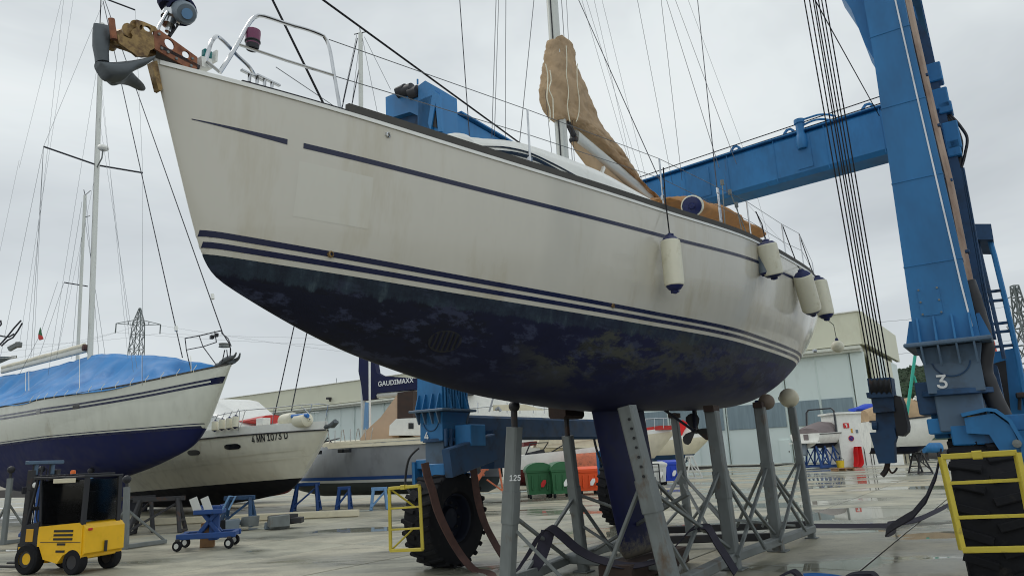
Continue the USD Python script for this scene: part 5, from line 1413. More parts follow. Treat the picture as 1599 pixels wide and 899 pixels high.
single('lifting_strap', 'dark strap looped over the cradle brace left of the keel', 'strap', ribbon([pp_(806, 893, 5.6), pp_(826, 862, 6.0), pp_(846, 830, 6.3), pp_(858, 822, 6.45), pp_(874, 832, 6.55), pp_(905, 858, 6.7), pp_(935, 872, 6.8), pp_(985, 882, 6.9), pp_(1030, 873, 7.1), pp_(1060, 845, 7.3), pp_(1085, 822, 7.5), pp_(1102, 820, 7.55), pp_(1120, 846, 7.5), pp_(1150, 893, 7.3)], .2, u3 + z3 * .25, .016), 'strap_dark', smooth=60)
single('lifting_strap', 'dark strap falling from the left brace back under the cradle', 'strap', ribbon([pp_(856, 826, 6.5), pp_(850, 850, 6.4), pp_(838, 880, 6.3), pp_(822, 898, 6.2)], .2, u3 * .6 + p3, .016), 'strap_dark', smooth=60)
single('lifting_strap', 'long dark strap lying on the wet ground from cradle towards the near leg', 'strap', ribbon([atz(1262, 821, .03), atz(1330, 821, .03), atz(1385, 820, .04), onA(1425, 802, 0, 1.2) * 1.0, onA(1452, 765, 0, 1.0), onA(1463, 730, 0, .9), onA(1468, 705, 0, .8)], .24, unit(lu + .35 * z3), .016), 'strap_dark', smooth=60)
single('lifting_strap', 'dark wedge of strap folded on the wet ground left of the near tyre', 'strap', ribbon([atz(1385, 818, .05), atz(1425, 812, .05), atz(1456, 800, .12), atz(1482, 787, .2)], .3, unit(lu + .3 * z3), .02), 'strap_dark', smooth=60)
single('strap_heap', 'black strap end humped up at the bottom edge of the photo', 'strap', ribbon([atz(1212, 902, .02), atz(1226, 893, .08), atz(1238, 889, .1), atz(1247, 895, .05), atz(1252, 905, .02)], .22, (*gu, 0), .03), 'strap_dark', smooth=60)
single('strap_heap', 'dark brown strap end humped up right of the blue hose', 'strap', ribbon([atz(1315, 902, .02), atz(1340, 893, .06), atz(1362, 893, .06), atz(1372, 903, .02)], .25, (*gu, 0), .03), 'strap_dark', smooth=60)
single('hose', 'short bright blue hose end on the ground at the bottom edge', 'hose', tube(curve([atz(1255, 899, .04), atz(1275, 898, .05), atz(1300, 900, .04), atz(1330, 906, .03)], 5), .035, 8), 'blue_hose')

# ================================================================ OTHER BOATS
def keel_fin(t, H, S0, S1, zb, mat, w=.12):
    rows = []
    for f in (0, .5, 1):
        a, b = S0 + .3 * f, S1 - .2 * f
        zt = float(H.keelz((S0 + S1) / 2 / H.L)) + .1
        x = np.linspace(0, 2 * np.pi, 16, endpoint=False)
        rows.append(H.P((a + b) / 2 + np.cos(x) * (b - a) / 2, np.sin(x) * w, zt + (zb - zt) * f))
    t.add('keel', loft(rows), mat)
def trestle(label, c, ang, w, h, mat, group=None, name='boat_stand', spread=.35, r=.04):
    c = np.array([c[0], c[1], 0.0])
    d, n = np.array([math.cos(ang), math.sin(ang), 0]), np.array([-math.sin(ang), math.cos(ang), 0])
    t = Thing(name, label, 'boat stand', c, group=group)
    for sx in (-1, 1):
        for sy in (-1, 1):
            t.add('leg', beam(c + d * sx * w * .5 + n * sy * spread, c + d * sx * w * .36 + n * sy * .05 + z3 * h, r * 2), mat)
        t.add('foot_bar', beam(c + d * sx * w * .5 - n * spread + z3 * .05, c + d * sx * w * .5 + n * spread + z3 * .05, r * 1.6), mat)
        t.add('brace', beam(c + d * sx * w * .47 - n * spread * .7 + z3 * h * .35, c + d * sx * w * .47 + n * spread * .7 + z3 * h * .35, r * 1.3), mat)
    t.add('top_bar', beam(c - d * w * .5 + z3 * h, c + d * w * .5 + z3 * h, r * 2.6), mat)
    t.add('cross_bar', beam(c - d * w * .48 + z3 * .12 - n * spread, c + d * w * .40 + z3 * h * .9, r * 1.3), mat)
    return t
def prop(label, b, top, mat='galvanised', group=None, name='prop_stand', lean=1):
    b, top = np.array(b, float), np.array(top, float)
    t = Thing(name, label, 'boat stand', b, group=group)
    d = unit(top - b)
    t.add('post', beam(b, b + (top - b) * .86, .12), mat)
    t.add('screw', tube([b + (top - b) * .84, top - d * .06], .035, 8), 'dark_steel')
    t.add('pad', trimesh.creation.icosphere(1, .1).apply_transform(trimesh.transformations.translation_matrix(top - d * .05)), 'black_plastic')
    for k in range(2):
        q = b + np.array([(-.9, .35, 0), (.5, .9, 0)][k]) * lean
        t.add('brace', beam(b + (top - b) * .55, q + z3 * .06, .05), mat)
        t.add('foot', beam(b + z3 * .06, q + z3 * .06, .1), mat)
    return t

# ---- left sloop under the blue tarpaulin
LB = Hull((-7.802, 19.235), math.radians(140.55), 19.0, tuple(np.array([.2, .44, .8, 1, 1, .86]) * 1.95), (4.5, 4.151, 4.25, 4.35), 1.30, .214, (2.91, 2.153, 1.713, 1.3, 1.15, 1.7), (1.4, 1.7, 2.2, 2.3), side=-1, bs=(0, .061, .153, .305, .458, .75, 1), zss=(0, .38, .763, 1), zbs=(0, .153, .305, .534, .75, 1), ns=(0, .153, .38, 1))
lu3, lp3 = np.array([*LB.u, 0]), np.array([*LB.p, 0])
lb = Thing('sailing_yacht', 'white sloop with dark blue bottom, blue stripes and blue tarpaulin, at the left', 'sailing yacht', (*(LB.bow + LB.u * 6), 0.3))
hpL = LB.body(lb, 2.86, 'old_white', 'blue_bottom')
keel_fin(lb, LB, 6.0, 10.5, .32, 'blue_bottom')
sL = np.concatenate([np.linspace(0, .12, 300), np.linspace(.121, 1, 80)])
for z0, z1 in ((2.86, 2.93), (2.97, 2.995)):
    lb.add('boot_stripe', LB.band(np.array([x for x in sL if LB.keelz(x) < z0]), z0, z1, 1, .004), 'navy_stripe', parent=hpL)
cvL = lambda s: LB.sheer(s) - .27
for a, b in ((0.0, .06), (.105, .17)):
    lb.add('cove_stripe', LB.band(np.linspace(.034, 1, 70), lambda s: cvL(s) - b, lambda s: cvL(s) - a, 1, .004), 'navy_stripe', parent=hpL)
lb.add('cove_stripe', LB.band(np.linspace(.008, .034, 8), lambda s: cvL(s) - .17, lambda s: cvL(s), 1, .012), 'navy_stripe', parent=hpL)
for x, y in ((58, 648), (118, 635)):
    q = LB.curt(x, y)
    s = LB.sof(q) / LB.L
    lb.add('hull_window', LB.band(np.linspace(s - .009, s + .009, 6), cvL(s) - .16, cvL(s) - .02, 1, .008), 'tinted_window', parent=hpL)
def railL(H, s, sgn, h0, h1, a, b):
    rows = []
    for x in s:
        hb_, z = float(H.half(x)), float(H.sheer(x))
        rows.append(H.P(x * H.L, sgn * np.array([hb_ + a, hb_ + b, hb_ + b, hb_ + a]), np.array([z + h0, z + h0, z + h1, z + h1])))
    return loft(rows)
for sg in (1, -1):
    lb.add('toe_rail', railL(LB, np.linspace(0.005, 1, 40), sg, 0, .05, -.05, .01), 'teak_dark')
m0L, m1L = LB.cpl(141, 552), LB.cpl(161, 0)
mdL = unit(m1L - m0L)
mastL = lb.add('mast', loft([ell(m0L + mdL * t, lu3, lp3, .12, .09, 14) for t in (-1.6, 0, 8, 15)]), 'aluminium_mast')
lb.add('mast_track', tube([m0L + lp3 * .06 - lu3 * -.08, m1L + lp3 * .06 - lu3 * -.08], .022, 5), 'black_plastic', parent=mastL)
def onmast(y):
    r = ray(0, y); n = np.cross(ray(-500, y), ray(2000, y))
    return m0L + mdL * (np.dot(CO - m0L, n) / np.dot(mdL, n))
sp1 = onmast(258)
e1, e2 = aty(68, 229, sp1[1] - .75), aty(223, 270, sp1[1] + .6)
lb.add('spreader', tube([e1, sp1], .035, 6), 'wire_dark', parent=mastL); lb.add('spreader', tube([sp1, e2], .035, 6), 'wire_dark', parent=mastL)
sp2 = onmast(0) + mdL * .1
e3 = aty(211, 16, sp2[1] + .5)
lb.add('spreader', tube([sp2, e3], .035, 6), 'wire_dark', parent=mastL)
e4 = sp2 * 2 - e3
c = aty(161, 231, m0L[1] - .35)
rd = lb.add('radome', lathe([(0, -.1), (.13, -.1), (.2, -.05), (.21, 0), (.17, .07), (.08, .11), (0, .115)], c, z3, 18), 'white_paint')
lb.add('radome_bracket', cat([tube([c - z3 * .1, c - z3 * .42 + lu3 * .02, onmast(258) - z3 * .1], .03, 6)]), 'galvanised', parent=rd)
bm0, bm1 = LB.cpl(136, 545), LB.cpl(-10, 583)
bmd = unit(bm1 - bm0)
boomL = lb.add('boom', loft([ell(bm0 + bmd * t, lp3, z3, .08, .12, 12, 2.5) for t in (0, 2, 10)]), 'aluminium_mast')
lb.add('furled_sail', wiggle(loft([ell(bm0 + bmd * t + z3 * .16, lp3, z3, .09, .1, 12) for t in np.linspace(.3, 10, 18)]), .03, 3, 2), 'cream_paint', parent=boomL)
lb.add('sail_rope', cat([lathe([(0, -.12), (.12, -.1), (.12, .1), (0, .12)], bm0 + z3 * .05 + lp3 * .05, lp3, 10)]), 'strap_brown', parent=boomL)
for k, (a, b, dp0, dp1, r) in enumerate((
        ((285, 558), (163, 2), 'c', 'm', .017), ((347, 518), (216, -6), 'c', 'm', .017),
        ((39, 560), (100, -6), -1.4, .1, .006), ((48, 562), (68, 228), -1.5, 'e1', .008), ((52, 568), (68, 229), -1.3, 'e1', .006), ((68, 228), (150, 5), 'e1', 'm', .006),
        ((0, 560), (68, 229), .4, 'e1', .006), ((75, 585), (145, 60), .6, 'm', .005), ((222, 600), (222, 272), 1.5, 'e2', .007), ((222, 270), (218, 18), 'e2', 'e3', .006),
        ((214, 575), (158, 180), 1.2, 'm', .005), ((208, 580), (165, 130), 1.2, 'm', .005), ((200, 560), (170, 110), 1.0, 'm', .004), ((30, 540), (115, -5), .3, .3, .005), ((0, 392), (30, 250), -.8, -.4, .005), ((30, 262), (97, -5), -.4, .2, .005), ((88, 560), (128, 260), .5, 'm', .004))):
    def end(p, d):
        if d == 'm': return onmast(p[1])
        if d == 'c': return LB.cpl(*p)
        if d == 'e1': return e1
        if d == 'e2': return e2
        if d == 'e3': return e3
        return LB.cpl(p[0], p[1], d)
    lb.add('rigging_wire', tube([end(a, dp0), end(b, dp1)], r, 5), 'wire_dark' if r > .009 else 'wire_steel')
for p in ((275, 513), (332, 463)):
    q = LB.cpl(*p)
    lb.add('stay_fitting', lathe([(0, -.09), (.05, -.08), (.05, .08), (0, .09)], q, unit((-.18, .1, 1)), 10), 'white_paint')
Pl = lambda x, y, l=0.0: LB.cpl(x, y, l)
pu = lb.add('pulpit', cat([tube([Pl(*p, .38) for p in ((289, 528), (311, 524), (345, 516))] + [Pl(358, 536, .2), Pl(360, 545, 0.1), Pl(359, 562, 0.05)], .017, 6)]), 'wire_dark')
for pts in (((291, 546), (317, 541), (338, 534)), ((289, 528), (291, 546), (294, 560), (298, 576)), ((311, 524), (317, 541), (328, 556), (336, 567)), ((335, 517), (338, 534)), ((346, 520), (356, 528), (361, 540)), ((351, 546), (348, 560), (346, 566)), ((354, 546), (356, 562))):
    lb.add('pulpit_bar', tube([Pl(*p, .36) for p in pts], .014, 6), 'wire_dark', parent=pu)
lb.add('bow_light', cat([box(Pl(331, 526, .36), (.16, .1, .1), 2.2), box(Pl(338, 523, .36), (.1, .1, .1), 2.2)]), 'black_plastic', parent=pu)
lb.add('furler_drum', lathe([(0, -.05), (.15, -.05), (.13, 0), (.15, .05), (0, .05)], Pl(350, 539), z3, 14), 'galvanised')
anL = Thing('anchor', 'grey anchor on the bow of the sloop with the blue tarpaulin', 'anchor', Pl(360, 562))
for i, (pp2, lat) in enumerate(((((346, 568), (356, 560), (366, 556), (369, 550)), .06), (((350, 569), (364, 564), (373, 558), (375, 551)), -.06))):
    anL.add('fluke', tube(curve([Pl(*p, lat) for p in pp2], 4), np.interp(np.linspace(0, 1, 13), [0, .5, 1], [.09, .075, .02]), 8), 'anchor_steel')
anL.add('shank', tube([Pl(338, 570), Pl(366, 564)], .06, 8), 'anchor_steel')
# tarpaulin: draped over the boom and a ridge rope, pulled down to the rail
rid = [(333, 568), (310, 562), (275, 556), (235, 553), (200, 553), (165, 552), (150, 553), (135, 556), (115, 562), (80, 572), (45, 579), (5, 586), (-40, 596), (-90, 600)]
rows = []
for k, p in enumerate(rid):
    q = Pl(*p)
    S = LB.sof(q)
    h, zs_ = float(LB.half(S / LB.L)), float(LB.sheer(S / LB.L))
    w = np.linspace(-1, 1, 41)
    sagf = 1 - abs(w) ** .85
    lat = w * (h + .03)
    low = zs_ + .06
    z = low + (q[2] - low) * sagf
    f = 0.12 * np.sin(w * 9 + k * 2.1) * (1 - abs(w)) * abs(w) * 2
    edge = np.where(abs(w) > .97, -.05 + .05 * math.sin(k * 1.7), 0)
    rows.append(LB.P(S + .18 * np.sin(w * 7 + k), lat, z + f * .6 + edge))
R = np.array(rows)
R = np.array([curve(R[:, j], 6) for j in range(41)]).transpose(1, 0, 2)
n1 = meshkit.fbm(R * np.array([.7, .7, .7]), 2, 8) - .5
fu, fv = R @ lu3, R @ lp3
n2 = abs(meshkit.fbm(np.stack([fu * 1.5 + abs(fv - fv[:, 20:21]) * .9, fv * .35, fu * 0], -1), 2, 9) - .5) + .6 * abs(meshkit.fbm(np.stack([fu * 1.1 - abs(fv - fv[:, 20:21]) * 1.2, fv * .3, fu * 0], -1), 2, 19) - .5)
wgt = np.sin(np.linspace(0, math.pi, 41)) ** .6 * (1 - .85 * np.exp(-(np.linspace(-1, 1, 41) / .2) ** 2))
R[..., 2] += (n1 * .2 - n2 * .75) * wgt
tarp = Thing('tarpaulin', 'rumpled blue tarpaulin draped over the deck of the left sloop', 'tarpaulin', R[20, 20])
tarp.add('sheet', slab(R, .01), 'blue_tarp', smooth=60)
for k in range(0, 14):
    p = LB.P(1.2 + k * .62, float(LB.half((1.2 + k * .62) / LB.L)) + .045, float(LB.sheer((1.2 + k * .62) / LB.L)) + .03)
    tarp.add('tie_rope', tube([p + z3 * .16 - lp3 * .08, p + z3 * .03, p - z3 * .06], .009, 5), 'fender_white')
for x in (222, 372 / 3, 40, 45, 298):
    a_ = Pl(x, 570, .9)
    tarp.add('guy_rope', tube([Pl(x, 556 if x > 100 else 580, .3), LB.curt(x, 612 - .05 * x if x < 290 else 580, -.02)], .009, 5), 'fender_white')
# ---- mast of a boat behind it
bh = Hull((-13.2, 31.0), math.radians(150), 11, tuple(np.array([.2, .44, .8, 1, 1, .8]) * 1.7), (3.0, 2.8, 2.8), 1.2, .15, (1.9, 1.1, .9, .9, 1.4), (1.4, 1.8, 2.2), side=-1, zbs=(0, .2, .4, .7, 1))
bhT = Thing('sailing_yacht', 'sloop hidden behind the tarpaulin boat, only its thin mast with one spreader showing', 'sailing yacht', (*(bh.bow + bh.u * 5), .3))
bh.body(bhT, 1.6, 'white_paint', 'navy_bottom', 20)
keel_fin(bhT, bh, 4, 6, .0, 'navy_bottom')
a_, b_ = aty(129, 560, 33.2), aty(133, 305, 33.2)
ma = bhT.add('mast', loft([ell(np.array([*a_[:2], 2.6]) * (1 - t) + b_ * t, np.array([1.0, 0, 0]), np.array([0, 1.0, 0]), .075, .075, 8) for t in (0, .4, 1)]), 'aluminium_mast')
bhT.add('spreader', tube([aty(100, 441, 32.8), aty(137, 447, 33.6)], .03, 5), 'wire_dark', parent=ma)
bhT.add('masthead', cat([tube([b_, b_ + (.25, 0, .25)], .02, 4), tube([b_, b_ + (-.1, 0, .3)], .02, 4), tube([b_ - z3 * 1.2, b_ + (.35, 0, -1.1)], .02, 4)]), 'wire_dark', parent=ma)
for a, b in (((88, 560), (128, 315)), ((60, 560), (100, 441)), ((112, 560), (127, 370)), ((155, 560), (134, 310)), ((165, 560), (133, 345))):
    bhT.add('rigging_wire', tube([aty(*a, 32.6), aty(*b, 33.1)], .009, 4), 'wire_steel')
fl = Thing('flag', 'small faded green and red flag on a backstay above the blue tarpaulin', 'flag', aty(63, 522, 25))
for (pts, m) in ((((63, 511), (60, 522), (66, 524)), 'bin_green'), (((60, 522), (66, 524), (68, 529), (62, 531), (60, 528)), 'red_paint')):
    o_ = aty(63, 522, 25)
    fl.add('flag_cloth', prism([((q := aty(x, y, 25))[0] - o_[0], q[2] - o_[2]) for x, y in pts], o_, (1, 0, 0), z3, .03), m)
fl.add('halyard', tube([aty(30, 585, 25.5), aty(63, 522, 25), aty(90, 440, 25)], .006, 4), 'wire_steel')
# ---- bow poking in at the left edge
bt = aty(26, 556, 12.5)
LE = Hull(bt[:2], math.radians(186), 10, tuple(np.array([.2, .44, .8, 1, 1, .8]) * 1.5), (bt[2], bt[2] - .2, bt[2] - .2), .45, .12, (2.2, 1.4, 1.2, 1.6), (1.3, 1.7, 2.2), side=-1)
le = Thing('motor_boat', 'grey boat bow with rail poking in at the left edge', 'boat', (*(LE.bow + LE.u * 4), .8))
LE.body(le, 2.4, 'motor_grey', 'navy_bottom', 24)
keel_fin(le, LE, 3, 6, .0, 'navy_bottom')
for pts in (((-6, 544), (10, 527), (22, 512), (33, 500)), ((2, 540), (12, 531), (20, 527), (28, 516), (35, 504)), ((-4, 523), (5, 525), (14, 526), (22, 521)), ((-6, 515), (2, 506), (1, 500))):
    le.add('bow_rail', tube([LE.cpl(x, y, .1) for x, y in pts], .014, 6), 'wire_dark')
le.add('anchor_roller', cat([beam(LE.cpl(14, 545), LE.cpl(29, 537), .08), box(LE.cpl(29, 538), (.08, .1, .1))]), 'galvanised')

# ---- motor yacht with the registration number
bq = aty(511, 664, 25)
MYH = Hull(bq[:2], math.radians(139), 15, tuple(np.array([.36, .68, .92, 1, 1, .96]) * 2.2), (bq[2] - .12, bq[2] - .2, bq[2] - .3), 1.0, .12, (1.3, .5, .18, .12), (1.15, 1.4, 1.9), side=-1, m=1.7)
my = Thing('motor_yacht', 'cream motor yacht numbered 4 MN 1073 D with black bottom', 'motor yacht', (*(MYH.bow + MYH.u * 6), .45))
mh = MYH.body(my, lambda s: 1.36 - .55 * np.asarray(s), 'yacht_white', 'black_bottom', deck='white_paint')
q3 = np.array([*MYH.p, 0]); v3 = np.array([*MYH.u, 0])
for sg in (1, -1):
    my.add('bulwark', railL(MYH, np.linspace(0.004, .9, 40), sg, .0, .28, -.12, -.02), 'white_paint', parent=mh)
    my.add('rub_rail', railL(MYH, np.linspace(0.002, 1, 40), sg, -.05, .0, -.02, .03), 'dark_steel', parent=mh)
for f, dz in ((.45, .05), (.62, .03)):
    my.add('spray_rail', MYH.band(np.linspace(.06, 1, 40), lambda s: 1.36 - .55 * s + (MYH.sheer(s) - 1.36) * f - .03, lambda s: 1.36 - .55 * s + (MYH.sheer(s) - 1.36) * f + .03, 1, .03), 'yacht_white', parent=mh)
def hull_at(H, px, py):
    best = None; r = ray(px, py)
    for x in np.linspace(.01, .95, 160):
        for z in np.linspace(float(H.keelz(x)) + .02, float(H.sheer(x)), 40):
            q = H.P(x * H.L, H.lat(x, z), z)
            e = np.linalg.norm(np.cross(q - CO, r)) / np.linalg.norm(r)
            if best is None or e < best[0]: best = (e, x, z)
    return best[1], best[2]
for px, py in ((302, 706), (363, 697)):
    s, z = hull_at(MYH, px, py)
    my.add('porthole', MYH.band(np.linspace(s - .028, s + .028, 8), lambda t: z - .1 * np.sqrt(np.clip(1 - ((t - s) / .029) ** 4, 0, 1)), lambda t: z + .1 * np.sqrt(np.clip(1 - ((t - s) / .029) ** 4, 0, 1)), 1, .012), 'tinted_window', parent=mh)
def hull_text(H, s, h, px0, py0, px1, py1, off=.012):
    """lettering laid on the near side of a hull whose bow points right, from pixel to pixel"""
    m = meshkit.text_mesh(s, h, .004, True)
    v = np.array(m.vertices)
    (s0, z0), (s1, z1) = hull_at(H, px0, py0), hull_at(H, px1, py1)
    t = v[:, 0] / v[:, 0].max()
    ss_ = s0 + (s1 - s0) * t
    zz = z0 + (z1 - z0) * t + v[:, 1]
    m.vertices = H.P(ss_ * H.L, H.lat(ss_, zz) + off + v[:, 2], zz)
    return m
my.add('registration_number', hull_text(MYH, '4 MN 1073 D', .24, 395, 692, 451, 684), 'lettering_black', parent=mh)
# superstructure and deck things
rows = []
for S, w, h in ((3.2, .4, .32), (4.6, 1.1, .75), (6.4, 1.5, 1.55), (7.2, 1.55, 1.7), (11.5, 1.5, 1.75), (12.5, 1.3, .7)):
    zd = float(MYH.sheer(S / 15))
    rows.append(MYH.P(S, np.array([-w, -w * .95, -w * .6, w * .6, w * .95, w]), zd + np.array([0, h * .7, h, h, h * .7, 0])))
cab = my.add('cabin', loft(rows), 'white_paint')
0 and my.add('windscreen', slab([[MYH.P(S, l, float(MYH.sheer(S / 15)) + h) for l in (-.9, 0, .9)] for S, h in ((5.0, .99), (6.2, 1.56))], .02), 'tinted_window', parent=cab)
mr = my.add('bow_rail', tube([MYH.curt(x, y, .1) for x, y in ((372, 641), (420, 637), (460, 633), (498, 630), (514, 632))], .018, 6), 'stainless')
for a, b in (((383, 640), (375, 668)), ((428, 636), (424, 672)), ((487, 631), (477, 664)), ((512, 632), (508, 656)), ((470, 634), (486, 648)), ((498, 643), (486, 643))):
    my.add('rail_post', tube([MYH.curt(*a, .1), MYH.curt(*b, .1)], .014, 5), 'stainless', parent=mr)
for k, (x0, y0, x1, y1) in enumerate(((336, 655, 334, 674), (347, 652, 346, 672), (358, 650, 357, 671), (368, 647, 368, 669))):
    t_, b_ = MYH.curt(x0, y0, -.12), MYH.curt(x1, y1, -.12)
    fender('fender', 'cream fender racked upright on the motor yacht rail, ' + ('first', 'second', 'third', 'fourth')[k] + ' from the left', t_, np.array([*t_[:2], b_[2]]), .115, [t_ + z3 * .2 - q3 * .1], 'fenders racked on the motor yacht')
my.add('fender_rack', cat([tube([MYH.curt(x, y, .02) for x, y in ((326, 652), (350, 646), (376, 641))], .016, 5), tube([MYH.curt(374, 641, .02), MYH.curt(372, 672, .02)], .016, 5)]), 'stainless')
my.add('red_canopy', wiggle(loft([ell(MYH.cpl(x, y, .4), q3, z3, .5, h, 14) for x, y, h in ((388, 658, .05), (400, 657, .12), (416, 655, .16), (427, 654, .16))]), .04, 3, 4), 'red_paint')
my.add('deck_box', box(MYH.cpl(411, 658, .9), (.5, .3, .25), 2.4), 'white_paint')
for k, (x, y) in enumerate(((450, 656), (472, 657))):
    c = MYH.cpl(x, y, .5)
    t = fender('fender', ('fat white fender lying on the motor yacht foredeck, ' + ('the left one', 'the right one with blue rope')[k]), c - v3 * .45 + z3 * .03, c + v3 * .45, .24, capm='fender_white')
blw = MYH.cpl(468, 650, .6)
my.add('blue_rope', wiggle(tube([blw + v3 * -.5, blw, blw + v3 * .5 + z3 * .05], .07, 8), .05, 5, 4), 'blue_hose')
my.add('anchor', cat([tube([MYH.cpl(504, 668), MYH.cpl(516, 664), MYH.cpl(524, 657)], .08, 8), beam(MYH.cpl(518, 666), MYH.cpl(525, 658), .2, .1)]), 'anchor_steel')
# ---- grey aluminium yacht with the lettered sail cover
gb = aty(499, 700, 32)
GH = Hull(gb[:2] + np.array([-1.25, .35]), math.radians(-19), 9.3, tuple(np.array([.3, .55, .85, 1, 1, .9]) * 2.0), (2.45, 2.5, 2.58), 1.0, .1, (.75, .45, .4, .45), (1.3, 1.6, 2.0), side=1)
GM = Thing('aluminium_yacht', 'bare grey aluminium yacht with navy sail cover lettered GAUDIMAXX', 'sailing yacht', (*(GH.bow + GH.u * 4), .4))
gu3, gq = np.array([*GH.u, 0]), np.array([*GH.p, 0])
ghp = None
def gskin(sgn):
    """bow that rakes the other way: the foot reaches further forward than the deck"""
    s = np.linspace(0, 1, 40); rows = []
    for x in s:
        h, zs_ = max(.03, float(GH.half(x))), float(GH.sheer(x))
        z = np.array([.95, 1.2, 1.6, 2.0, zs_])
        f = np.clip((z - .95) / (zs_ - .95), 0, 1)
        sh = (1 - x) ** 2 * f * 1.25
        rows.append(GH.P(x * GH.L + sh, sgn * h * np.array([.78, .84, .91, .96, 1.0]) * min(1, .1 + x * 14), z))
    return loft(rows, closed=False)
def glow(sgn):
    s = np.linspace(0, 1, 40); rows = []
    for x in s:
        h = max(.03, float(GH.half(x))); z = np.array([.4 + .35 * (1 - min(1, x * 6)), .5 + .25 * (1 - min(1, x * 6)), .75, .95])
        rows.append(GH.P(x * GH.L, sgn * h * np.array([.02, .5, .72, .78]) * min(1, .1 + x * 14), z))
    return loft(rows, closed=False)
ghp = GM.add('hull', cat([gskin(1), gskin(-1)]), 'raw_aluminium')
GM.add('bottom', cat([glow(1), glow(-1)]), 'green_bottom')
for z0, z1, m in ((.96, 1.06, 'bin_white'), (1.07, 1.2, 'trolley_blue')):
    rows = []
    for x in np.linspace(0, 1, 40):
        h = max(.03, float(GH.half(x))); f0, f1 = np.interp([z0, z1], [.95, 1.2], [.78, .84])
        rows.append(GH.P(x * GH.L + (1 - x) ** 2 * np.array([(z0 - .95), (z1 - .95)]) / 1.5 * 1.25, h * np.array([f0, f1]) * min(1, .1 + x * 14) + .012, np.array([z0, z1])))
    GM.add('boot_stripe', loft(rows, closed=False), m, parent=ghp)
GM.add('deck', loft([GH.P(x * GH.L + 1.25 * (1 - x) ** 2, np.linspace(-1, 1, 5) * max(.03, float(GH.half(x))) * min(1, .1 + x * 14), 2.52 + .2 * (1 - np.linspace(-1, 1, 5) ** 2)) for x in np.linspace(0, 1, 20)], closed=False), 'cream_paint')
GM.add('deck_edge', loft([GH.P(x * GH.L + 1.25 * (1 - x) ** 2, np.array([.95, 1.02, .98, .9]) * max(.03, float(GH.half(x))) * min(1, .1 + x * 14), np.array([2.36, 2.36, 2.62, 2.62])) for x in np.linspace(0, 1, 24)]), 'cream_paint')
yG = lambda x: gb[1] - (x - 499) / 1100 * 30 * .34
for px, py in ((489, 706), (497, 706), (533, 703.5), (543, 703), (637, 695), (653, 694.5)):
    c = aty(px, py, 0.0 + onplane(px, py, GH.P(0, 1.85, 0), (*GH.p, 0))[1])
    GM.add('hull_window', beam(c - gu3 * .11, c + gu3 * .11, .2, .15), 'tinted_window', parent=ghp)
def gp_(x, y, l=0.0): return GH.cpl(x, y, l)
gm = GM.add('mast', tube([gp_(568, 692), gp_(565, 400), gp_(563, 52)], .11, 10), 'aluminium_mast')
GM.add('pole', tube([gp_(578, 690, .5), gp_(577, 540, .5)], .05, 6), 'white_paint')
GM.add('masthead', cat([tube([gp_(553, 54), gp_(572, 50)], .03, 4), tube([gp_(563, 52), gp_(561, 40)], .02, 4)]), 'wire_dark', parent=gm)
for a, b, l in (((427, 655), (558, 60), 0), ((455, 641), (563, 95), 0), ((535, 160), (557, 55), .8), ((610, 140), (569, 58), .5), ((590, 180), (566, 60), -.5), ((548, 175), (562, 60), -1)):
    GM.add('stay', tube([gp_(*a, l), gp_(*b, 0)], .028 if b[1] != 55 and a[0] < 500 else .012, 5), 'wire_dark' if a[0] < 540 else 'wire_steel')
cvp = [(564, 556), (569, 538), (583, 545), (588, 562), (591, 582), (600, 587), (640, 590), (672, 592), (672, 608), (640, 609), (610, 612), (592, 614), (588, 622), (570, 625), (567, 600), (563, 580)]
o_ = GH.P(0, 0, 0)
cvm = prism([(float(np.dot(gp_(x, y) - o_, gu3)), float(gp_(x, y)[2])) for x, y in cvp], o_, gu3, z3, .36)
cvr = GM.add('sail_cover', cvm, 'navy_cloth')
a_, b_ = gp_(590, 603, .19), gp_(632, 598, .19)
GM.add('lettering', text('GAUDIMAXX', .2, a_, unit(b_ - a_), z3, .01), 'lettering_white', parent=cvr).__str__()
GM.add('boom', tube([gp_(590, 617, .05), gp_(672, 611, .05)], .12, 8), 'aluminium_mast')
GM.add('spray_hood', prism([(float(np.dot(gp_(x, y) - o_, gu3)), float(gp_(x, y)[2])) for x, y in ((580, 686), (590, 672), (612, 652), (637, 618), (640, 690), (582, 692))], o_, gu3, z3, 1.9), 'beige_canvas')
GM.add('hatch_panel', prism([(float(np.dot(gp_(x, y) - o_, gu3)), float(gp_(x, y)[2])) for x, y in ((638, 615), (662, 612), (662, 660), (638, 662))], o_ + gq * .4, gu3, z3, 1.2), 'dark_timber')
wb = GM.add('deckhouse', prism([(float(np.dot(gp_(x, y) - o_, gu3)), float(gp_(x, y)[2])) for x, y in ((629, 680), (630, 665), (640, 655), (690, 653), (690, 680))], o_ + gq * .4, gu3, z3, 1.6), 'white_paint')
GM.add('window', prism([(float(np.dot(gp_(x, y, 1.2) - o_, gu3)), float(gp_(x, y, 1.2)[2])) for x, y in ((638, 660), (646, 660), (646, 669), (638, 669))], o_ + gq * 1.2, gu3, z3, .04), 'tinted_window', parent=wb)
for k in range(9):
    x = 515 + k * 8
    GM.add('stanchion', tube([gp_(x, 692 - k * .7, 1.2), gp_(x + (k % 3 - 1) * 3, 672 - k * .6, 1.2)], .018, 4), 'stainless')
GM.add('bow_frame', cat([tube([gp_(500, 698, .6), gp_(512, 683, .6), gp_(520, 694, .6)], .03, 5), tube([gp_(505, 690, .6), gp_(530, 684, .6)], .03, 5)]), 'wire_dark')
GM.add('hanging_cloth', wiggle(prism([(-.12, -.8), (.1, -.8), (.12, .3), (-.05, .35)], gp_(572, 640, .4), gu3, z3, .08), .03, 4, 3), 'cloth_light_blue')
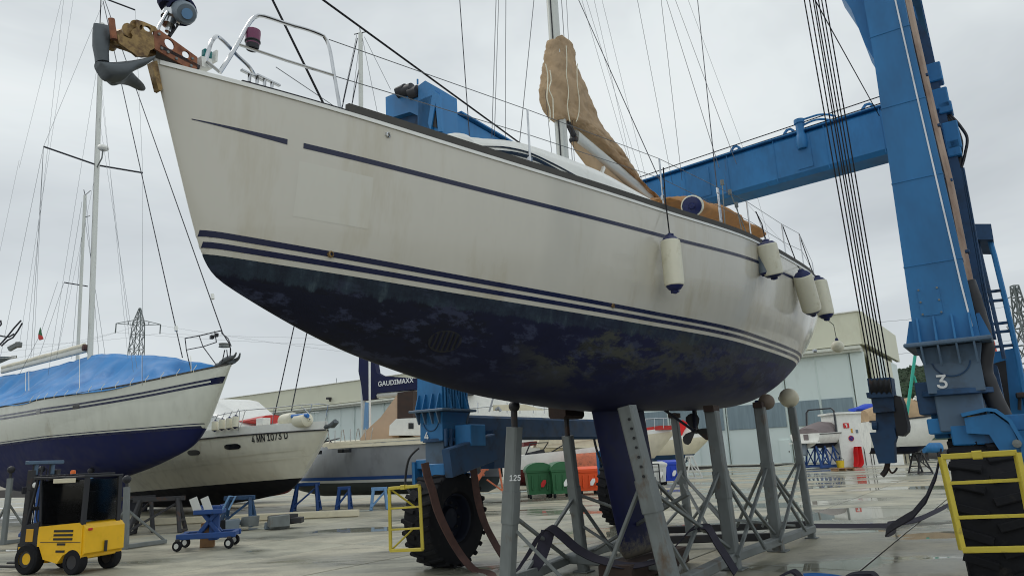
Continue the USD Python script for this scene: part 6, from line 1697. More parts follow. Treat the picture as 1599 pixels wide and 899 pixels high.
# ---- white boat with red bottom behind the bins
def plain_boat(name, label, cat_, bow, ang, L_, B, zs, zb, zw, top, bot, k=1.3, side=1, n=(1.3, 1.7, 2.2)):
    H = Hull(bow, ang, L_, tuple(np.array([.3, .6, .9, 1, 1, .92]) * B), zs, k, .12, zb, n, side=side)
    t = Thing(name, label, cat_, (*(H.bow + H.u * L_ * .45), min(zb)))
    H.body(t, zw, top, bot, 24)
    return t, H
b9 = aty(985, 690, 39)
RB, RH = plain_boat('cabin_cruiser', 'white cabin cruiser with red bottom behind the green bins', 'boat', b9[:2], math.radians(188), 6.9, 1.3, (2.2, 1.95, 1.72), (1.0, .35, .2, .3), 1.06, 'white_paint', 'red_bottom', side=-1)
RB.prim.SetCustomDataByKey('label', 'white cabin cruiser with red bottom behind the green bins')
fr = lambda H, pts, lat, dep: prism([(float(np.dot(H.cpl(x, y, lat) - H.P(0, 0, 0), np.array([*H.u, 0]))), float(H.cpl(x, y, lat)[2])) for x, y in pts], H.P(0, lat - dep / 2, 0), np.array([*H.u, 0]), z3, dep)
rc = RB.add('cabin', fr(RH, ((838, 698), (850, 668), (858, 657), (925, 655), (940, 668), (962, 692), (962, 700)), 1.0, 2.0), 'cream_paint')
RB.add('cabin_window', fr(RH, ((858, 680), (895, 676), (925, 674), (935, 684), (900, 690), (856, 694)), 1.03, .05), 'cream_paint', parent=rc)
RB.add('window_line', fr(RH, ((842, 682), (925, 674), (925, 675.5), (842, 684)), 1.06, .05), 'tinted_window', parent=rc)
RB.add('porthole', lathe([(0, 0), (.1, 0), (.1, .03), (0, .03)], RH.P(0, 0, 0) * 0 + RH.cpl(849, 725, 1.22), np.array([*RH.p, 0]), 12), 'tinted_window')
RB.add('painted_name', cat([fr(RH, ((872 + 5 * k, 724 - .4 * k), (875.5 + 5 * k, 723.6 - .4 * k), (875.5 + 5 * k, 720.5 - .4 * k), (872 + 5 * k, 721 - .4 * k)), 1.26, .04) for k in range(4)]), 'dark_steel')
RB.add('seat', fr(RH, ((818, 690), (838, 688), (840, 694), (818, 697)), .6, .9), 'red_bottom')
RB.add('boarding_frame', cat([tube([RH.cpl(814, 725, 1.0), RH.cpl(828, 692, 1.0), RH.cpl(856, 690, 1.0), RH.cpl(838, 718, 1.0)], .04, 5), beam(RH.cpl(822, 712, .9), RH.cpl(850, 705, .9), .3, .3), tube([RH.cpl(850, 712, 1.0), RH.cpl(880, 694, 1.0)], .03, 5)]), 'black_plastic')
keel_fin(RB, RH, 2.4, 4.6, .0, 'red_bottom')
# ---- big white motor yacht seen above the side beam of the lift
b9 = aty(1000, 660, 48)
WB, WH = plain_boat('motor_yacht', 'white motor yacht seen between the yacht bottom and the lift side beam', 'motor yacht', b9[:2], math.radians(186), 13.5, 2.1, (3.6, 3.3, 3.2), (1.6, .9, .7, .8), 1.5, 'white_paint', 'navy_bottom', side=-1)
wc = WB.add('cabin', fr(WH, ((700, 650), (712, 600), (800, 596), (840, 606), (880, 624), (940, 648), (940, 656), (700, 656)), .8, 3.0), 'white_paint')
WB.add('cabin_window', fr(WH, ((770, 632), (820, 631), (850, 640), (770, 641)), 1.0 + 1.35, .05), 'cream_paint', parent=wc)
WB.add('roof_edge', fr(WH, ((716, 612), (738, 613), (740, 616), (716, 616)), 1.4, 2.6), 'dark_steel', parent=wc)
for x in (728, 746, 792, 812, 833, 850, 872):
    WB.add('rail_post', tube([WH.cpl(x, 645, 2.3), WH.cpl(x, 628, 2.3)], .03, 4), 'stainless')
WB.add('guard_rail', tube([WH.cpl(728, 638, 2.3), WH.cpl(770, 634, 2.3), WH.cpl(900, 640, 2.3)], .03, 4), 'stainless')
WB.add('folded_mast', cat([beam(WH.cpl(764, 642, 2.3), WH.cpl(772, 614, 2.3), .5, .1), tube([WH.cpl(774, 640, 2.4), WH.cpl(778, 636, 2.4), WH.cpl(782, 642, 2.4)], .1, 6)]), 'raw_aluminium')
trestle('dark trestle under the white motor yacht behind the lift', (WH.bow + WH.u * 5)[:2], math.radians(96), 1.6, .75, 'dark_steel')
# ---- two hulls right of the keel
b9 = aty(1056, 672, 40)
AB, AH = plain_boat('motor_boat', 'beige boat with dark teal bottom and red seats, right of the keel', 'boat', b9[:2], math.radians(170), 7.5, 1.4, (2.75, 2.45, 2.3), (1.35, .75, .6, .7), 1.32, 'cream_paint', 'teal_bottom', side=-1, k=1.1)
AB.add('deck_rim', railL(AH, np.linspace(.01, 1, 20), 1, 0, .22, -.1, .0), 'white_paint')
AB.add('seat', fr(AH, ((1005, 668), (1030, 664), (1052, 664), (1050, 670), (1005, 672)), .7, .6), 'red_paint')
AB.add('rail', cat([tube([AH.cpl(x, 654 - (x - 1005) * .04, 1.0) for x in (1000, 1030, 1052)], .025, 4)] + [tube([AH.cpl(x, 668, 1.0), AH.cpl(x, 653, 1.0)], .02, 4) for x in (1008, 1022, 1036, 1050)]), 'stainless')
trestle('small trestle under the teal bottomed boat', (AH.bow + AH.u * 3)[:2], math.radians(80), 1.3, .65, 'galvanised')
b9 = aty(1113, 680, 46)
CB, CH = plain_boat('motor_boat', 'beige boat with blue bottom beside the hangar doors, bow to the right', 'boat', b9[:2], math.radians(172), 7, 1.3, (2.5, 2.3, 2.2), (1.2, .65, .55, .6), 1.42, 'cream_paint', 'teal_bottom', side=-1, k=.9)
CB.add('deck_rim', railL(CH, np.linspace(.01, 1, 20), 1, 0, .2, -.1, .0), 'white_paint')
CB.add('canopy', fr(CH, ((1052, 684), (1056, 664), (1066, 655), (1074, 660), (1060, 690)), .5, 1.4), 'red_cloth')
CB.add('cabin', fr(CH, ((1060, 684), (1074, 664), (1085, 682)), .3, 1.0), 'white_paint')
trestle('white step ladder stand under the blue bottomed boat', aty(1079, 742, 44)[:2], math.radians(100), 1.0, 1.3, 'bin_white', spread=.5)
# ---- small bowrider on its blue cradle
b9 = aty(1318, 672, 55)
SB, SH = plain_boat('bowrider', 'small white sports boat with grey cover and arch on a blue cradle', 'boat', b9[:2], math.radians(218), 5.6, 1.25, (2.75, 2.5, 2.45), (1.7, 1.45, 1.4, 1.45), 1.75, 'white_paint', 'navy_bottom', side=-1, k=.8, n=(1.3, 1.6, 1.9))
SB.add('rub_rail', railL(SH, np.linspace(.01, 1, 20), 1, -.1, -.04, -.02, .03), 'dark_steel')
sq = lambda S, l, z: SH.P(S, l, z)
SB.add('cover', wiggle(loft([ell(sq(S, 0, 2.5), np.array([*SH.p, 0]), z3, w, h, 16) for S, w, h in ((1.2, .3, .25), (2.2, .95, .75), (3.4, 1.05, .8), (4.6, 1.05, .55), (5.3, .95, .3))]), .05, 2, 3), 'grey_canvas')
for dS in (0, .12):
    SB.add('arch', tube([sq(3.2 + dS, 1.15, 2.5), sq(3.0 + dS, 1.08, 4.0), sq(3.0 + dS, .9, 4.2), sq(3.0 + dS, -.9, 4.2), sq(3.0 + dS, -1.08, 4.0), sq(3.2 + dS, -1.15, 2.5)], .05, 6), 'wire_dark' if dS else 'galvanised')
SB.add('transom_pad', cat([box(sq(5.62, .1, 2.2), (.35, .06, .4), math.radians(128))]), 'grey_canvas')
SB.add('swim_step', slab([[sq(5.6, -1.1, 1.85), sq(5.6, 1.1, 1.85)], [sq(6.1, -1.0, 1.85), sq(6.1, 1.0, 1.85)]], .08), 'white_paint')
SB.add('drive_leg', cat([beam(sq(5.75, 0, 1.8), sq(5.95, 0, .95), .3, .2), lathe([(0, 0), (.16, .02), (.1, .3), (0, .32)], sq(5.7, 0, 1.05), np.array([*SH.u, 0]), 10)]), 'motor_grey')
cr2 = Thing('cradle', 'low blue lattice cradle carrying the small sports boat', 'boat cradle', (*(SH.bow + SH.u * 3), 0))
for l in (-.9, .9):
    cr2.add('rail', beam(sq(.9, l, .15), sq(5.6, l, .15), .14, .2), 'trolley_blue')
    for k in range(5):
        S = 1.0 + 1.12 * k
        cr2.add('post', beam(sq(S, l, .2), sq(S, l * .75, 1.55), .12), 'trolley_blue')
        if k < 4:
            cr2.add('brace', beam(sq(S, l, .2), sq(S + 1.1, l * .8, 1.45), .07), 'trolley_blue')
            cr2.add('brace', beam(sq(S, l * .8, 1.45), sq(S + 1.1, l, .2), .07), 'trolley_blue')
for k in range(3):
    cr2.add('cross_bar', beam(sq(1 + 2.2 * k, -.9, .17), sq(1 + 2.2 * k, .9, .17), .12), 'trolley_blue')
# ---- boat with tan cover behind the near leg
b9 = aty(1508, 655, 38)
TB, TH = plain_boat('motor_boat', 'white boat under a tan cover beyond the hanging hoist block', 'boat', b9[:2], math.radians(168), 5.0, 1.3, (3.3, 2.85, 2.75), (1.6, 1.1, 1.0, 1.1), 1.4, 'white_paint', 'navy_bottom', side=-1, k=.9)
TB.add('cover', wiggle(loft([ell(TH.P(S, 0, z), np.array([*TH.p, 0]), z3, w, h, 16) for S, w, h, z in ((1.1, .3, .2, 3.1), (1.6, .9, .65, 2.95), (2.6, 1.1, 1.15, 2.8), (3.6, 1.15, 1.05, 2.75), (4.9, 1.1, .7, 2.7))]), .07, 1.5, 3), 'tan_canvas')
TB.add('rub_rail', railL(TH, np.linspace(.01, 1, 20), 1, -.05, .04, -.02, .04), 'dark_steel')
TB.add('bow_gear', cat([tube([aty(1440, 638, 38), aty(1436, 625, 38), aty(1429, 618, 38)], .05, 5), tube([aty(1432, 624, 38), aty(1427, 622, 38)], .09, 5)]), 'white_paint')
trestle('dark trestle under the tan covered boat', (TH.bow + TH.u * 2.6)[:2], math.radians(80), 1.4, 1.0, 'dark_steel')
single('flag_pole', 'slim green leaning pole beside the tan covered boat', 'pole', cat([tube([aty(1416, 648, 36), aty(1436, 504, 36)], .075, 6), tube([aty(1441, 628, 36), aty(1427, 586, 36)], .05, 6)]), 'green_rope')

# ================================================================ YARD EQUIPMENT
# forklift
FBp = np.array([*aty(103, 888, 14.0)[:2], 0])
fa = math.radians(162)
fk = Thing('forklift', 'yellow forklift truck with dark cab and roof guard parked at the left', 'forklift', FBp, fa)
fk.sc = .88
# local axes: x forward (to the left in the photo), y to its left (towards the camera), z up
def fb(c, s, b=None): return box(c, s, 0, b)
def fpr(pts, y0, y1): return prism(pts, (0, (y0 + y1) / 2, 0), (1, 0, 0), (0, 0, 1), abs(y1 - y0))
A_ = dict(local=True)
bd = fk.add('body', fpr([(-.95, .32), (-.92, .95), (-.82, 1.02), (.28, .95), (.3, .55), (.22, .55), (.08, .30), (-.32, .22), (-.45, .38), (-.62, .45), (-.8, .38), (-.88, .30)], -.5, .5), 'forklift_yellow', **A_)
for k, (x0, x1, z0) in enumerate(((-.68, -.16, .78), (-.68, -.16, .70), (-.68, -.16, .86), (-.5, -.28, .60), (-.5, -.26, .46))):
    fk.add('grille', fb(((x0 + x1) / 2, .503, z0), (x1 - x0, .02, .045)), 'lettering_black', parent=bd, **A_)
fk.add('panel_line', fb((-.35, .502, .64), (1.1, .01, .012), .001), 'dark_steel', parent=bd, **A_)
fk.add('counterweight', fpr([(-1.02, .42), (-1.0, .9), (-.92, .98), (-.9, .34)], -.48, .48), 'forklift_yellow', parent=bd, **A_)
fk.add('step', fpr([(.28, .2), (.28, .5), (.78, .55), (.78, .2)], .2, .52), 'forklift_yellow', parent=bd, **A_)
fk.add('cowl', fpr([(.28, .5), (.3, 1.05), (.72, .98), (.8, .55)], -.45, .5), 'black_plastic', parent=bd, **A_)
fk.add('sticker', fb((.52, .505, .78), (.2, .012, .26)), 'sticker_yellow', parent=bd, **A_)
for x, w in (((.30), .06), (-.86, .1)):
    for y in (-.42, .44):
        fk.add('cab_pillar', beam((x, y, .95), (x + (.14 if x > 0 else .02), y * .95, 1.92), w, .06), 'black_plastic', **A_)
for y in (-.42, .44):
    fk.add('cab_pillar', beam((.72, y, .95), (.55, y * .95, 1.92), .05, .05), 'black_plastic', **A_)
rf = fk.add('roof_guard', cat([fb((-.12, 0, 1.94), (1.45, .98, .05))] + [fb((-.6 + .17 * k, 0, 1.985), (.04, .95, .04)) for k in range(7)]), 'black_plastic', **A_)
fk.add('roof_panel', fb((-.3, .50, 1.87), (.62, .02, .09)), 'cream_paint', parent=rf, **A_)
fk.add('beacon', lathe([(0, 0), (.055, 0), (.055, .08), (.04, .11), (0, .115)], (-.28, .3, 1.97), (0, 0, 1), 14), 'amber', parent=rf, **A_)
for y in (-.43, .45):
    fk.add('cab_window', fpr([(-.84, 1.0), (-.82, 1.88), (.4, 1.88), (.34, 1.0)], y - .004, y + .004), 'tinted_pane', **A_)
fk.add('cab_window', box((-.86, 0, 1.45), (.01, .8, .85), 0, .001), 'tinted_pane', **A_)
fk.add('seat', cat([fb((-.2, 0, 1.12), (.45, .45, .12), .04), beam((-.42, 0, 1.15), (-.5, 0, 1.62), .42, .12)]), 'black_plastic', **A_)
fk.add('steering_column', cat([tube([(.55, 0, .9), (.3, 0, 1.28)], .03, 6), tube([(.3 + .02 * math.cos(t), .17 * math.sin(t), 1.3 + .17 * math.cos(t)) for t in np.linspace(0, 6.28, 15)], .016, 5)]), 'black_plastic', **A_)
mst = fk.add('lift_mast', cat([fb((.92, s * .3, 1.12), (.14, .1, 2.0)) for s in (-1, 1)] + [fb((.92, 0, z), (.1, .6, .08)) for z in (.5, 1.3, 1.95)]), 'dark_steel', **A_)
fk.add('mast_inner', cat([fb((.97, s * .2, 1.25), (.08, .07, 2.1)) for s in (-1, 1)]), 'dark_steel', parent=mst, **A_)
fk.add('mast_head', cat([fb((.93, 0, 2.28), (.12, .86, .08))] + [fb((.93, s * .2, 2.15), (.07, .07, .28)) for s in (-1, 1)]), 'lift_grey', parent=mst, **A_)
for s in (-1, 1):
    fk.add('fork', cat([fb((1.08, s * .25, .35), (.05, .1, .5)), fb((1.55, s * .25, .12), (.95, .1, .045))]), 'dark_steel', parent=mst, **A_)
for (x, y, r, w) in ((.52, .44, .31, .24), (.52, -.44, .31, .24), (-.72, .42, .25, .2), (-.72, -.42, .25, .2)):
    ty = fk.add('tyre', lathe([(r * .55, -w / 2), (r * .9, -w / 2), (r, -w * .35), (r, w * .35), (r * .9, w / 2), (r * .55, w / 2)], (x, y, r), (0, 1, 0), 24), 'rubber', **A_)
    fk.add('rim', lathe([(0, -w * .3), (r * .56, -w * .42), (r * .56, w * .42), (r * .3, w * .3), (0, w * .3)], (x, y, r), (0, 1, 0), 18), 'dark_steel', parent=ty, **A_)
for s in (-1, 1):
    fk.add('head_lamp', lathe([(0, 0), (.06, 0), (.05, -.07), (0, -.07)], (.66, s * .4, 1.8), (1, 0, 0), 12), 'sign_white', **A_)
    fk.add('tilt_ram', tube([(.35, s * .28, .5), (.88, s * .28, .95)], .03, 8), 'galvanised', **A_)
    fk.add('mast_chain', tube([(.99, s * .1, .5), (.99, s * .1, 2.15)], .012, 5), 'dark_steel', parent=mst, **A_)
fk.add('hose', tube(curve([(.9, .1, 2.2), (.8, .15, 1.7), (.86, .12, 1.1), (.7, .1, .9)], 5), .016, 6), 'black_plastic', parent=mst, **A_)
fk.add('exhaust', tube([(-.8, -.3, 1.0), (-.8, -.3, 1.35), (-.86, -.3, 1.4)], .03, 8), 'dark_steel', **A_)
fk.add('mirror', cat([tube([(.6, .47, 1.7), (.66, .6, 1.72)], .01, 5), box((.67, .62, 1.7), (.03, .1, .14))]), 'black_plastic', **A_)
fk.add('tail_lamp', box((-1.0, .38, .88), (.04, .1, .05)), 'sign_red', parent=bd, **A_)
fk.add('tow_pin', tube([(-1.04, 0, .4), (-1.04, 0, .62)], .03, 8), 'dark_steel', parent=bd, **A_)
# blue trolley for carrying hulls
tc = np.array([*atz(326, 855)[:2], 0])
tr_ = Thing('trolley', 'small blue hull trolley on castors with white upright pads', 'trolley', tc, math.radians(12))
for y in (-.35, .35):
    tr_.add('frame_bar', box((0, y, .3), (1.25, .1, .12)), 'trolley_blue', **A_)
for x in (-.55, .1, .55):
    tr_.add('frame_bar', box((x, 0, .302), (.1, .62, .1)), 'trolley_blue', **A_)
for s in (-1, 1):
    tr_.add('cross_leg', beam((-.22 * s, -.1, .32), (.26 * s, -.1, .92), .12, .09), 'trolley_blue', **A_)
    tr_.add('cross_leg', beam((-.22 * s, .15, .32), (.26 * s, .15, .92), .12, .09), 'trolley_blue', **A_)
tr_.add('column', box((.1, 0, .55), (.2, .2, .75)), 'trolley_blue', **A_)
tr_.add('top_plate', box((-.02, 0, .8), (.62, .5, .1)), 'trolley_blue', **A_)
for x in (-.3, -.06):
    tr_.add('pad', beam((x + .06, -.2, .82), (x - .06, -.2, 1.12), .03, .17, up=(1, 0, 0)), 'bin_white', **A_)
tr_.add('pad_frame', cat([tube([(.28, -.2, .82), (.42, -.2, 1.12), (.56, -.2, 1.12), (.42, -.2, .82)], .022, 5)]), 'cloth_light_blue', **A_)
for x in (-.58, .5):
    for y in (-.42, .35):
        w = tr_.add('castor', lathe([(0, -.03), (.11, -.03), (.12, 0), (.11, .03), (0, .03)], (x, y, .12), (.5, 1, 0), 14), 'rubber', **A_)
        tr_.add('castor_hub', lathe([(0, -.034), (.06, -.034), (.06, .034), (0, .034)], (x, y, .12), (.5, 1, 0), 10), 'bin_white', parent=w, **A_)
        tr_.add('castor_fork', box((x, y, .24), (.08, .09, .05)), 'dark_steel', parent=w, **A_)
single('timber_block', 'brown timber block standing under the blue trolley', 'block', box((tc[0] - .14, tc[1] + .25, .27), (.3, .3, .54), .3), 'timber')
# props and trestles under the left boats
b_ = np.array([*atz(196, 857)[:2], 0]); t_ = np.array([b_[0] - .16, b_[1] + .1, over(187, 745, b_[:2])])
prop('tall grey prop post under the bow of the blue tarpaulin sloop, right of the forklift', b_, t_)
for k, (x, y, h, lab) in enumerate(((5, 850, 2.0, 'grey prop post left of the forklift at the left edge'), (55, 838, 2.0, 'blue prop post behind the forklift mast'), (135, 832, 1.9, 'light blue prop post seen through the forklift cab'))):
    b_ = np.array([*atz(x, y)[:2], 0])
    prop(lab, b_, b_ + np.array([-.1, .1, h]), ('galvanised', 'trolley_blue', 'cloth_light_blue')[k], lean=.7)
trestle('grey trestle with sloping legs below the motor yacht, left of the blue trolley', atz(245, 832)[:2], .2, 1.4, .95, 'dark_steel', r=.05)
trestle('dark blue trestle below the motor yacht, right behind the blue trolley', atz(372, 822)[:2], .1, .9, .85, 'lift_blue_dark', r=.05)
trestle('blue trestle under the grey aluminium yacht, nearest its bow', atz(478, 797)[:2], .1, 1.0, 1.0, 'trolley_blue', r=.05)
trestle('small blue trestle under the grey aluminium yacht, second from its bow', atz(537, 795)[:2], .1, .5, .8, 'trolley_blue', r=.05)
trestle('pale blue trestle half hidden left of the yellow wheel guard', atz(592, 795)[:2], .2, .6, .75, 'cloth_light_blue', r=.05)
trestle('dark trestle amidships below the motor yacht', atz(212, 832)[:2], .5, .9, 1.0, 'dark_steel', r=.045)
b9 = aty(470, 772, 37)
RR, RRH = plain_boat('upturned_hull', 'dull red hull bottom lying low behind the blue trestles', 'boat', b9[:2], math.radians(176), 7, 1.2, (1.15, 1.05, 1.05), (.5, .2, .1, .15), 1.0, 'red_bottom', 'red_bottom', side=-1)
jp = np.array([*atz(410, 826)[:2], 0])
jk = Thing('scrap_heap', 'low heap of grey scrap and rope on the ground behind the blue trolley', 'scrap', jp)
for k in range(9):
    p = jp + np.array([rng.uniform(-.9, .9), rng.uniform(-.3, .3), rng.uniform(.08, .25)])
    jk.add('scrap_piece', wiggle(box(p, rng.uniform((.2, .2, .1), (.7, .5, .35)), rng.uniform(0, 3)), .05, 3, k), ('galvanised', 'dark_steel', 'motor_grey')[k % 3])
jk.add('wheel', lathe([(0, -.05), (.15, -.05), (.16, 0), (.15, .05), (0, .05)], jp + (-1.1, -.1, .16), (.3, 1, 0), 14), 'rubber')
single('timber_beam', 'long pale timber beam lying on the ground under the motor yacht', 'timber', beam(atz(215, 815, .12), atz(560, 800, .12), .25, .22), 'cream_paint')
# orange steps behind the far tyre
sb0 = np.array([*atz(775, 800)[:2], 0])
os_ = lambda x, y, d=0.0: aty(x, y, sb0[1] + d)
st_ = Thing('boarding_steps', 'rusty orange boarding steps behind the far tyre of the lift', 'steps', sb0)
for d in (0, .7):
    st_.add('stringer', beam(os_(746, 748, d), os_(774, 707, d), .06, .12), 'orange_paint')
    st_.add('leg', beam(os_(776, 707, d), (os_(790, 800, d) * (1, 1, 0) + (0, 0, .0)), .06), 'orange_paint')
    st_.add('leg', beam(os_(746, 748, d), (os_(748, 800, d) * (1, 1, 0)), .06), 'orange_paint')
    st_.add('brace', beam(os_(760, 748, d), os_(788, 768, d), .05), 'orange_paint')
for k in range(4):
    f = (k + .5) / 4.5
    p = os_(747 + 27 * f, 746 - 38 * f)
    st_.add('step', beam(p, p + (0, .7, 0), .24, .04, up=(0, 0, 1)), 'orange_paint')
st_.add('platform', beam(os_(746, 711, .35), os_(778, 706, .35), .7, .05), 'cloth_light_blue')
# waste bins
def bin_(label, px, py, wid, h, mat, group, ang=.15, dome=True, mark='sign_white'):
    b = np.array([*atz(px, py)[:2], 0])
    t = Thing('waste_bin', label, 'bin', b, ang, group)
    w, d = wid / 2, wid * .42
    body = t.add('body', loft([np.array([(-x, -y, z), (x, -y, z), (x, y, z), (-x, y, z)]) for x, y, z in ((w * .8, d * .8, .16), (w * .95, d * .95, h * .72), (w * 1.02, d * 1.02, h * .74), (w * 1.02, d * 1.02, h * .78))]), mat, local=True, smooth=False)
    if dome:
        t.add('lid', loft([np.array([(w * 1.06 * math.cos(a), y, h * .78 + math.sin(a) * h * .24) for a in np.linspace(math.pi, 0, 13)]) for y in (-d * 1.05, -d * 1.0, d * 1.05)], caps=True), mat, local=True)
    else:
        t.add('lid', loft([np.array([(-w * 1.05, y, h * .78), (w * 1.05, y, h * .78), (w * 1.05, y, h * (.86 + .08 * (y > 0))), (-w * 1.05, y, h * (.86 + .08 * (y > 0)))]) for y in (-d * 1.06, d * 1.05)]), mat, local=True, smooth=False)
    for k in range(3):
        t.add('rib', box((-w * .55 + k * w * .55, -d * .93, h * .45), (.05, .06, h * .42)), mat, parent=body, local=True)
    t.add('marking', prism([(-.1, -.14), (.02, -.14), (.12, .02), (.12, .14), (0, .14), (-.1, 0)], (w * .25, -d * .98, h * .42), (1, 0, 0), (0, 0, 1), .03), mark, parent=body, local=True)
    for x in (-w * .7, w * .7):
        t.add('pin', lathe([(.0, 0), (.04, 0), (.04, .14), (0, .14)], (x + (.2 if x > 0 else -.2) * 0, -d * .2, h * .7), (1 if x > 0 else -1, 0, 0), 8), 'dark_steel', parent=body, local=True)
        for y in (-d * .7, d * .7):
            t.add('wheel', lathe([(0, -.04), (.09, -.04), (.09, .04), (0, .04)], (x, y, .09), (1, 0, 0), 12), 'rubber', local=True)
    return t
bin_('dark green wheeled bin with domed lid and red marking, left of the pair', 842, 777, 1.12, 1.42, 'bin_green', None, .1, mark='sign_red')
bin_('lighter green wheeled bin with domed lid, right of the pair', 876, 776, 1.0, 1.42, 'bin_green', None, .25)
bin_('bright orange wheeled bin with white marking beside the keel', 919, 771, 1.0, 1.25, 'bin_orange', None, .1, dome=False)
bin_('white wheeled bin just right of the keel', 1026, 757, .95, 1.25, 'bin_white', None, .1, dome=False, mark='sign_white')
bin_('bright blue wheeled bin right of the white bin', 1047, 755, .95, 1.3, 'bin_blue', None, .1, dome=False)
b_ = aty(932, 742, 36)
single('orange_dinghy', 'dull orange plastic boat hull behind the orange bin', 'boat', wiggle(loft([ell(np.array([b_[0] - 1.6 + 3.4 * f, b_[1], .95]), np.array([0, 1.0, 0]), z3, .5 * w, .85 * w, 14) for f, w in ((0, .5), (.2, .95), (.6, 1), (.9, .8), (1, .4))]), .02, 2, 3), 'orange_paint')
# white utility cabin with signs
kc = np.array([*atz(1345, 728)[:2], 0])
kd = kc[1]
K = lambda x, y, d=0.0: aty(x, y, kd + d)
k0, k1 = K(1316, 727), K(1412, 722)
kt_ = K(1316, 646)[2]
kb_ = Thing('utility_cabin', 'white utility cabin with hydrant and no-parking signs beyond the hoist block', 'cabin', kc)
kw = k1[0] - k0[0]
kw_ = kb_.add('wall', box(((k0[0] + k1[0]) / 2, kd + 1.3, kt_ / 2), (kw, 2.6, kt_)), 'white_paint')
kb_.add('roof', box(((k0[0] + k1[0]) / 2, kd + 1.3, kt_ + .06), (kw + .3, 2.9, .14)), 'white_paint')
for x in (1349, 1358, 1362):
    kb_.add('door_seam', box(((K(x, 700)[0]), kd - .012, kt_ * .42), (.05, .03, kt_ * .8)), 'dark_steel', parent=kw_)
kb_.add('louvre', box((K(1353, 676)[0], kd - .02, K(1353, 676)[2]), (.2, .05, .7)), 'motor_grey', parent=kw_)
def sgn_(x, y, w, h, mat): return kb_.add('sign', box((K(x, y)[0], kd - .03, K(x, y)[2]), (w, .03, h)), mat, parent=None)
s1 = sgn_(1321, 664, .42, .36, 'sign_red')
kb_.add('sign_mark', cat([box((K(1321, 664)[0] + .02, kd - .05, K(1321, 664)[2]), (.08, .02, .24)), box((K(1321, 664)[0] - .04, kd - .05, K(1321, 664)[2] + .07), (.12, .02, .07))]), 'sign_white', parent=s1)
s2 = kb_.add('sign', lathe([(0, 0), (.2, 0), (.2, .03), (0, .03)], (K(1329, 684)[0], kd - .01, K(1329, 684)[2]), (0, -1, 0), 24), 'sign_red')
kb_.add('sign_disc', lathe([(0, 0), (.165, 0), (.165, .012), (0, .012)], (K(1329, 684)[0], kd - .04, K(1329, 684)[2]), (0, -1, 0), 24), 'sign_blue', parent=s2)
cc = np.array([K(1329, 684)[0], kd - .06, K(1329, 684)[2]])
kb_.add('sign_bar', beam(cc + (-.12, 0, .12), cc + (.12, 0, -.12), .02, .05, up=(0, 1, 0)), 'sign_red', parent=s2)
kb_.add('notice', box((K(1330, 672)[0], kd - .02, K(1330, 672)[2]), (.12, .02, .3)), 'sticker_yellow', parent=kw_)
kb_.add('notice', box((K(1338, 673)[0], kd - .02, K(1338, 673)[2]), (.16, .02, .24)), 'motor_grey', parent=kw_)
single('roof_tarpaulin', 'folded bright blue tarpaulin on the roof of the white utility cabin', 'tarpaulin', wiggle(loft([ell(np.array([K(x, 640)[0], kd + .5, kt_ + .3]), np.array([0, 1.0, 0]), z3, .7, h, 14) for x, h in ((1336, .12), (1345, .22), (1356, .38), (1366, .4), (1378, .25))]), .06, 1.5, 5), 'bin_blue')
rc_ = Thing('red_sheet', 'bright red sheet hanging at the white cabin and trailing on the ground', 'cloth', K(1337, 733) * (1, 1, 0))
g = []
for y, xa_, xb_ in ((697, 1331, 1344), (706, 1330, 1345), (716, 1330, 1346), (724, 1328, 1345), (731, 1327, 1340), (734, 1326, 1336)):
    g.append([np.array([K(xa_ + (xb_ - xa_) * f, y)[0], kd - .25 + .12 * math.sin(f * 14) - .5 * ((y - 697) / 37) ** 2, max(.03, K(1337, y)[2])]) for f in np.linspace(0, 1, 15)])
rc_.add('sheet', slab(np.array([curve(np.array(g)[:, j], 3) for j in range(15)]).transpose(1, 0, 2), .02), 'red_cloth')
def crate(name, label, cat_, x, y, s, mat):
    c = np.array([*atz(x, y)[:2], 0])
    t = Thing(name, label, cat_, c)
    w, d, h = s
    t.add('body', cat([box((c[0] - w / 2, c[1], h / 2), (.05, d, h)), box((c[0] + w / 2, c[1], h / 2), (.05, d, h)), box((c[0], c[1] - d / 2, h / 2), (w - .06, .05, h)), box((c[0], c[1] + d / 2, h / 2), (w - .06, .05, h)), box((c[0], c[1], .05), (w - .08, d - .08, .06))]), mat)
    t.add('rim', box((c[0], c[1], h + .02), (w + .1, d + .1, .06)), mat)
crate('crate', 'blue crate beside the small sports boat cradle', 'crate', 1313, 725, (.75, .5, .85), 'trolley_blue')
t = Thing('bucket', 'yellow bucket standing before the blue crate', 'bucket', atz(1313, 730))
t.add('body', lathe([(.0, 0), (.22, 0), (.28, .5), (.26, .5), (.2, .05), (0, .05)], atz(1313, 730), z3, 16), 'yellow_plastic')
t.add('handle', tube([atz(1313, 730) + np.array([.28 * math.cos(a), 0, .5 + .2 * math.sin(a)]) for a in np.linspace(0, math.pi, 10)], .015, 4), 'dark_steel')
p_ = atz(1316, 735)
t = Thing('pallet', 'brown wooden pallet on the ground in front of the white cabin', 'pallet', p_)
for k in range(5): t.add('plank', box(p_ + (0, -.4 + .2 * k, .17), (1.2, .14, .03)), 'timber')
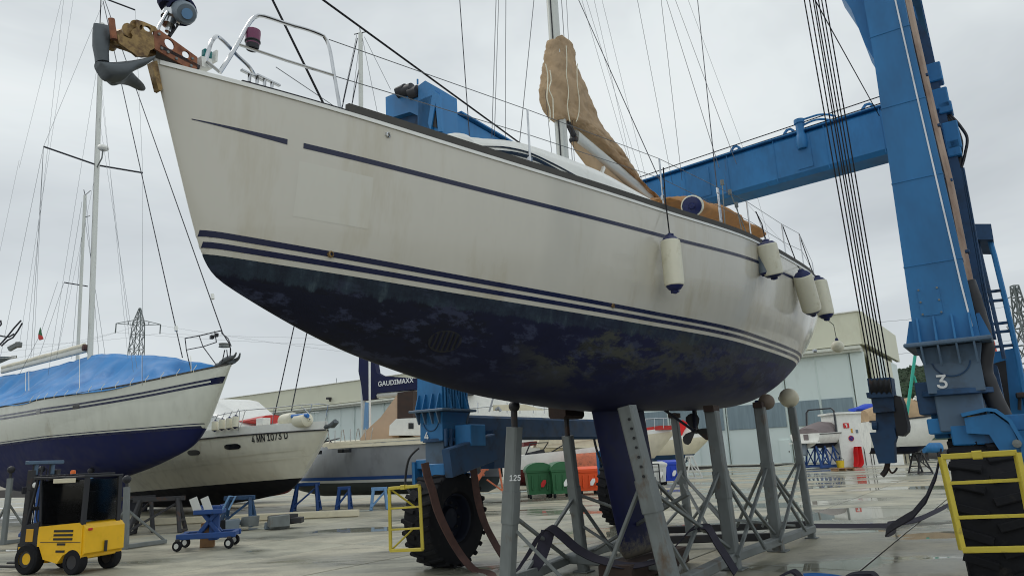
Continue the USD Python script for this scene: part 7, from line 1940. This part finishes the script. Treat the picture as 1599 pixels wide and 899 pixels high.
for k in range(3): t.add('bearer', box(p_ + (-.5 + .5 * k, 0, .08), (.1, .9, .14)), 'timber')
for k, x in enumerate((1402, 1413)):
    c = np.array([*atz(x, 722)[:2], 0])
    t = Thing('tank', 'cream upright tank beside the white cabin, the ' + ('left' if k == 0 else 'right') + ' one', 'tank', c)
    t.add('body', lathe([(0, 0), (.45, 0), (.45, 1.5), (.38, 1.75), (.12, 1.85), (0, 1.85)], c, z3, 18), 'cream_paint')
    t.add('valve', lathe([(0, 0), (.08, 0), (.08, .2), (0, .2)], c + z3 * 1.84, z3, 8), 'dark_steel')
c = np.array([*atz(1432, 722)[:2], 0])
t = Thing('machine_box', 'grey machine cabinet on a black tubular frame beside the tanks', 'machine', c)
t.add('cabinet', box(c + (0, .3, 1.55), (1.1, .7, 1.3)), 'motor_grey')
for x in (-.5, .5):
    for y in (0, .6): t.add('frame_leg', beam(c + (x, y, 0), c + (x, y, 1.0), .07), 'black_plastic')
t.add('frame_bar', beam(c + (-.5, 0, .5), c + (.5, 0, .5), .06), 'black_plastic'); t.add('frame_bar', beam(c + (-.5, 0, .95), c + (.5, 0, .95), .06), 'black_plastic')
c = np.array([*atz(1458, 718)[:2], 0])
t = Thing('pipe_bundle', 'light blue round drum lying behind the near lift leg', 'drum', c)
t.add('drum', lathe([(0, -.8), (.4, -.8), (.42, 0), (.4, .8), (0, .8)], c + z3 * 1.0, (1, .2, 0), 18), 'lift_blue')
for x in (-.5, .5): t.add('foot', beam(c + (x, 0, 0), c + (x, 0, .7), .2), 'dark_steel')
# hydrant-like frame left of the white bin, dark lamp post
p_ = np.array([*atz(1024, 772)[:2], 0])
t = Thing('barrier_frame', 'black tubular barrier frame in front of the white bin', 'barrier', p_)
for x in (-.22, .22): t.add('post', tube([p_ + (x, 0, 0), p_ + (x, 0, 1.2)], .03, 6), 'black_plastic')
for z in (.5, .9, 1.2): t.add('bar', tube([p_ + (-.22, 0, z), p_ + (.22, 0, z)], .025, 6), 'black_plastic')
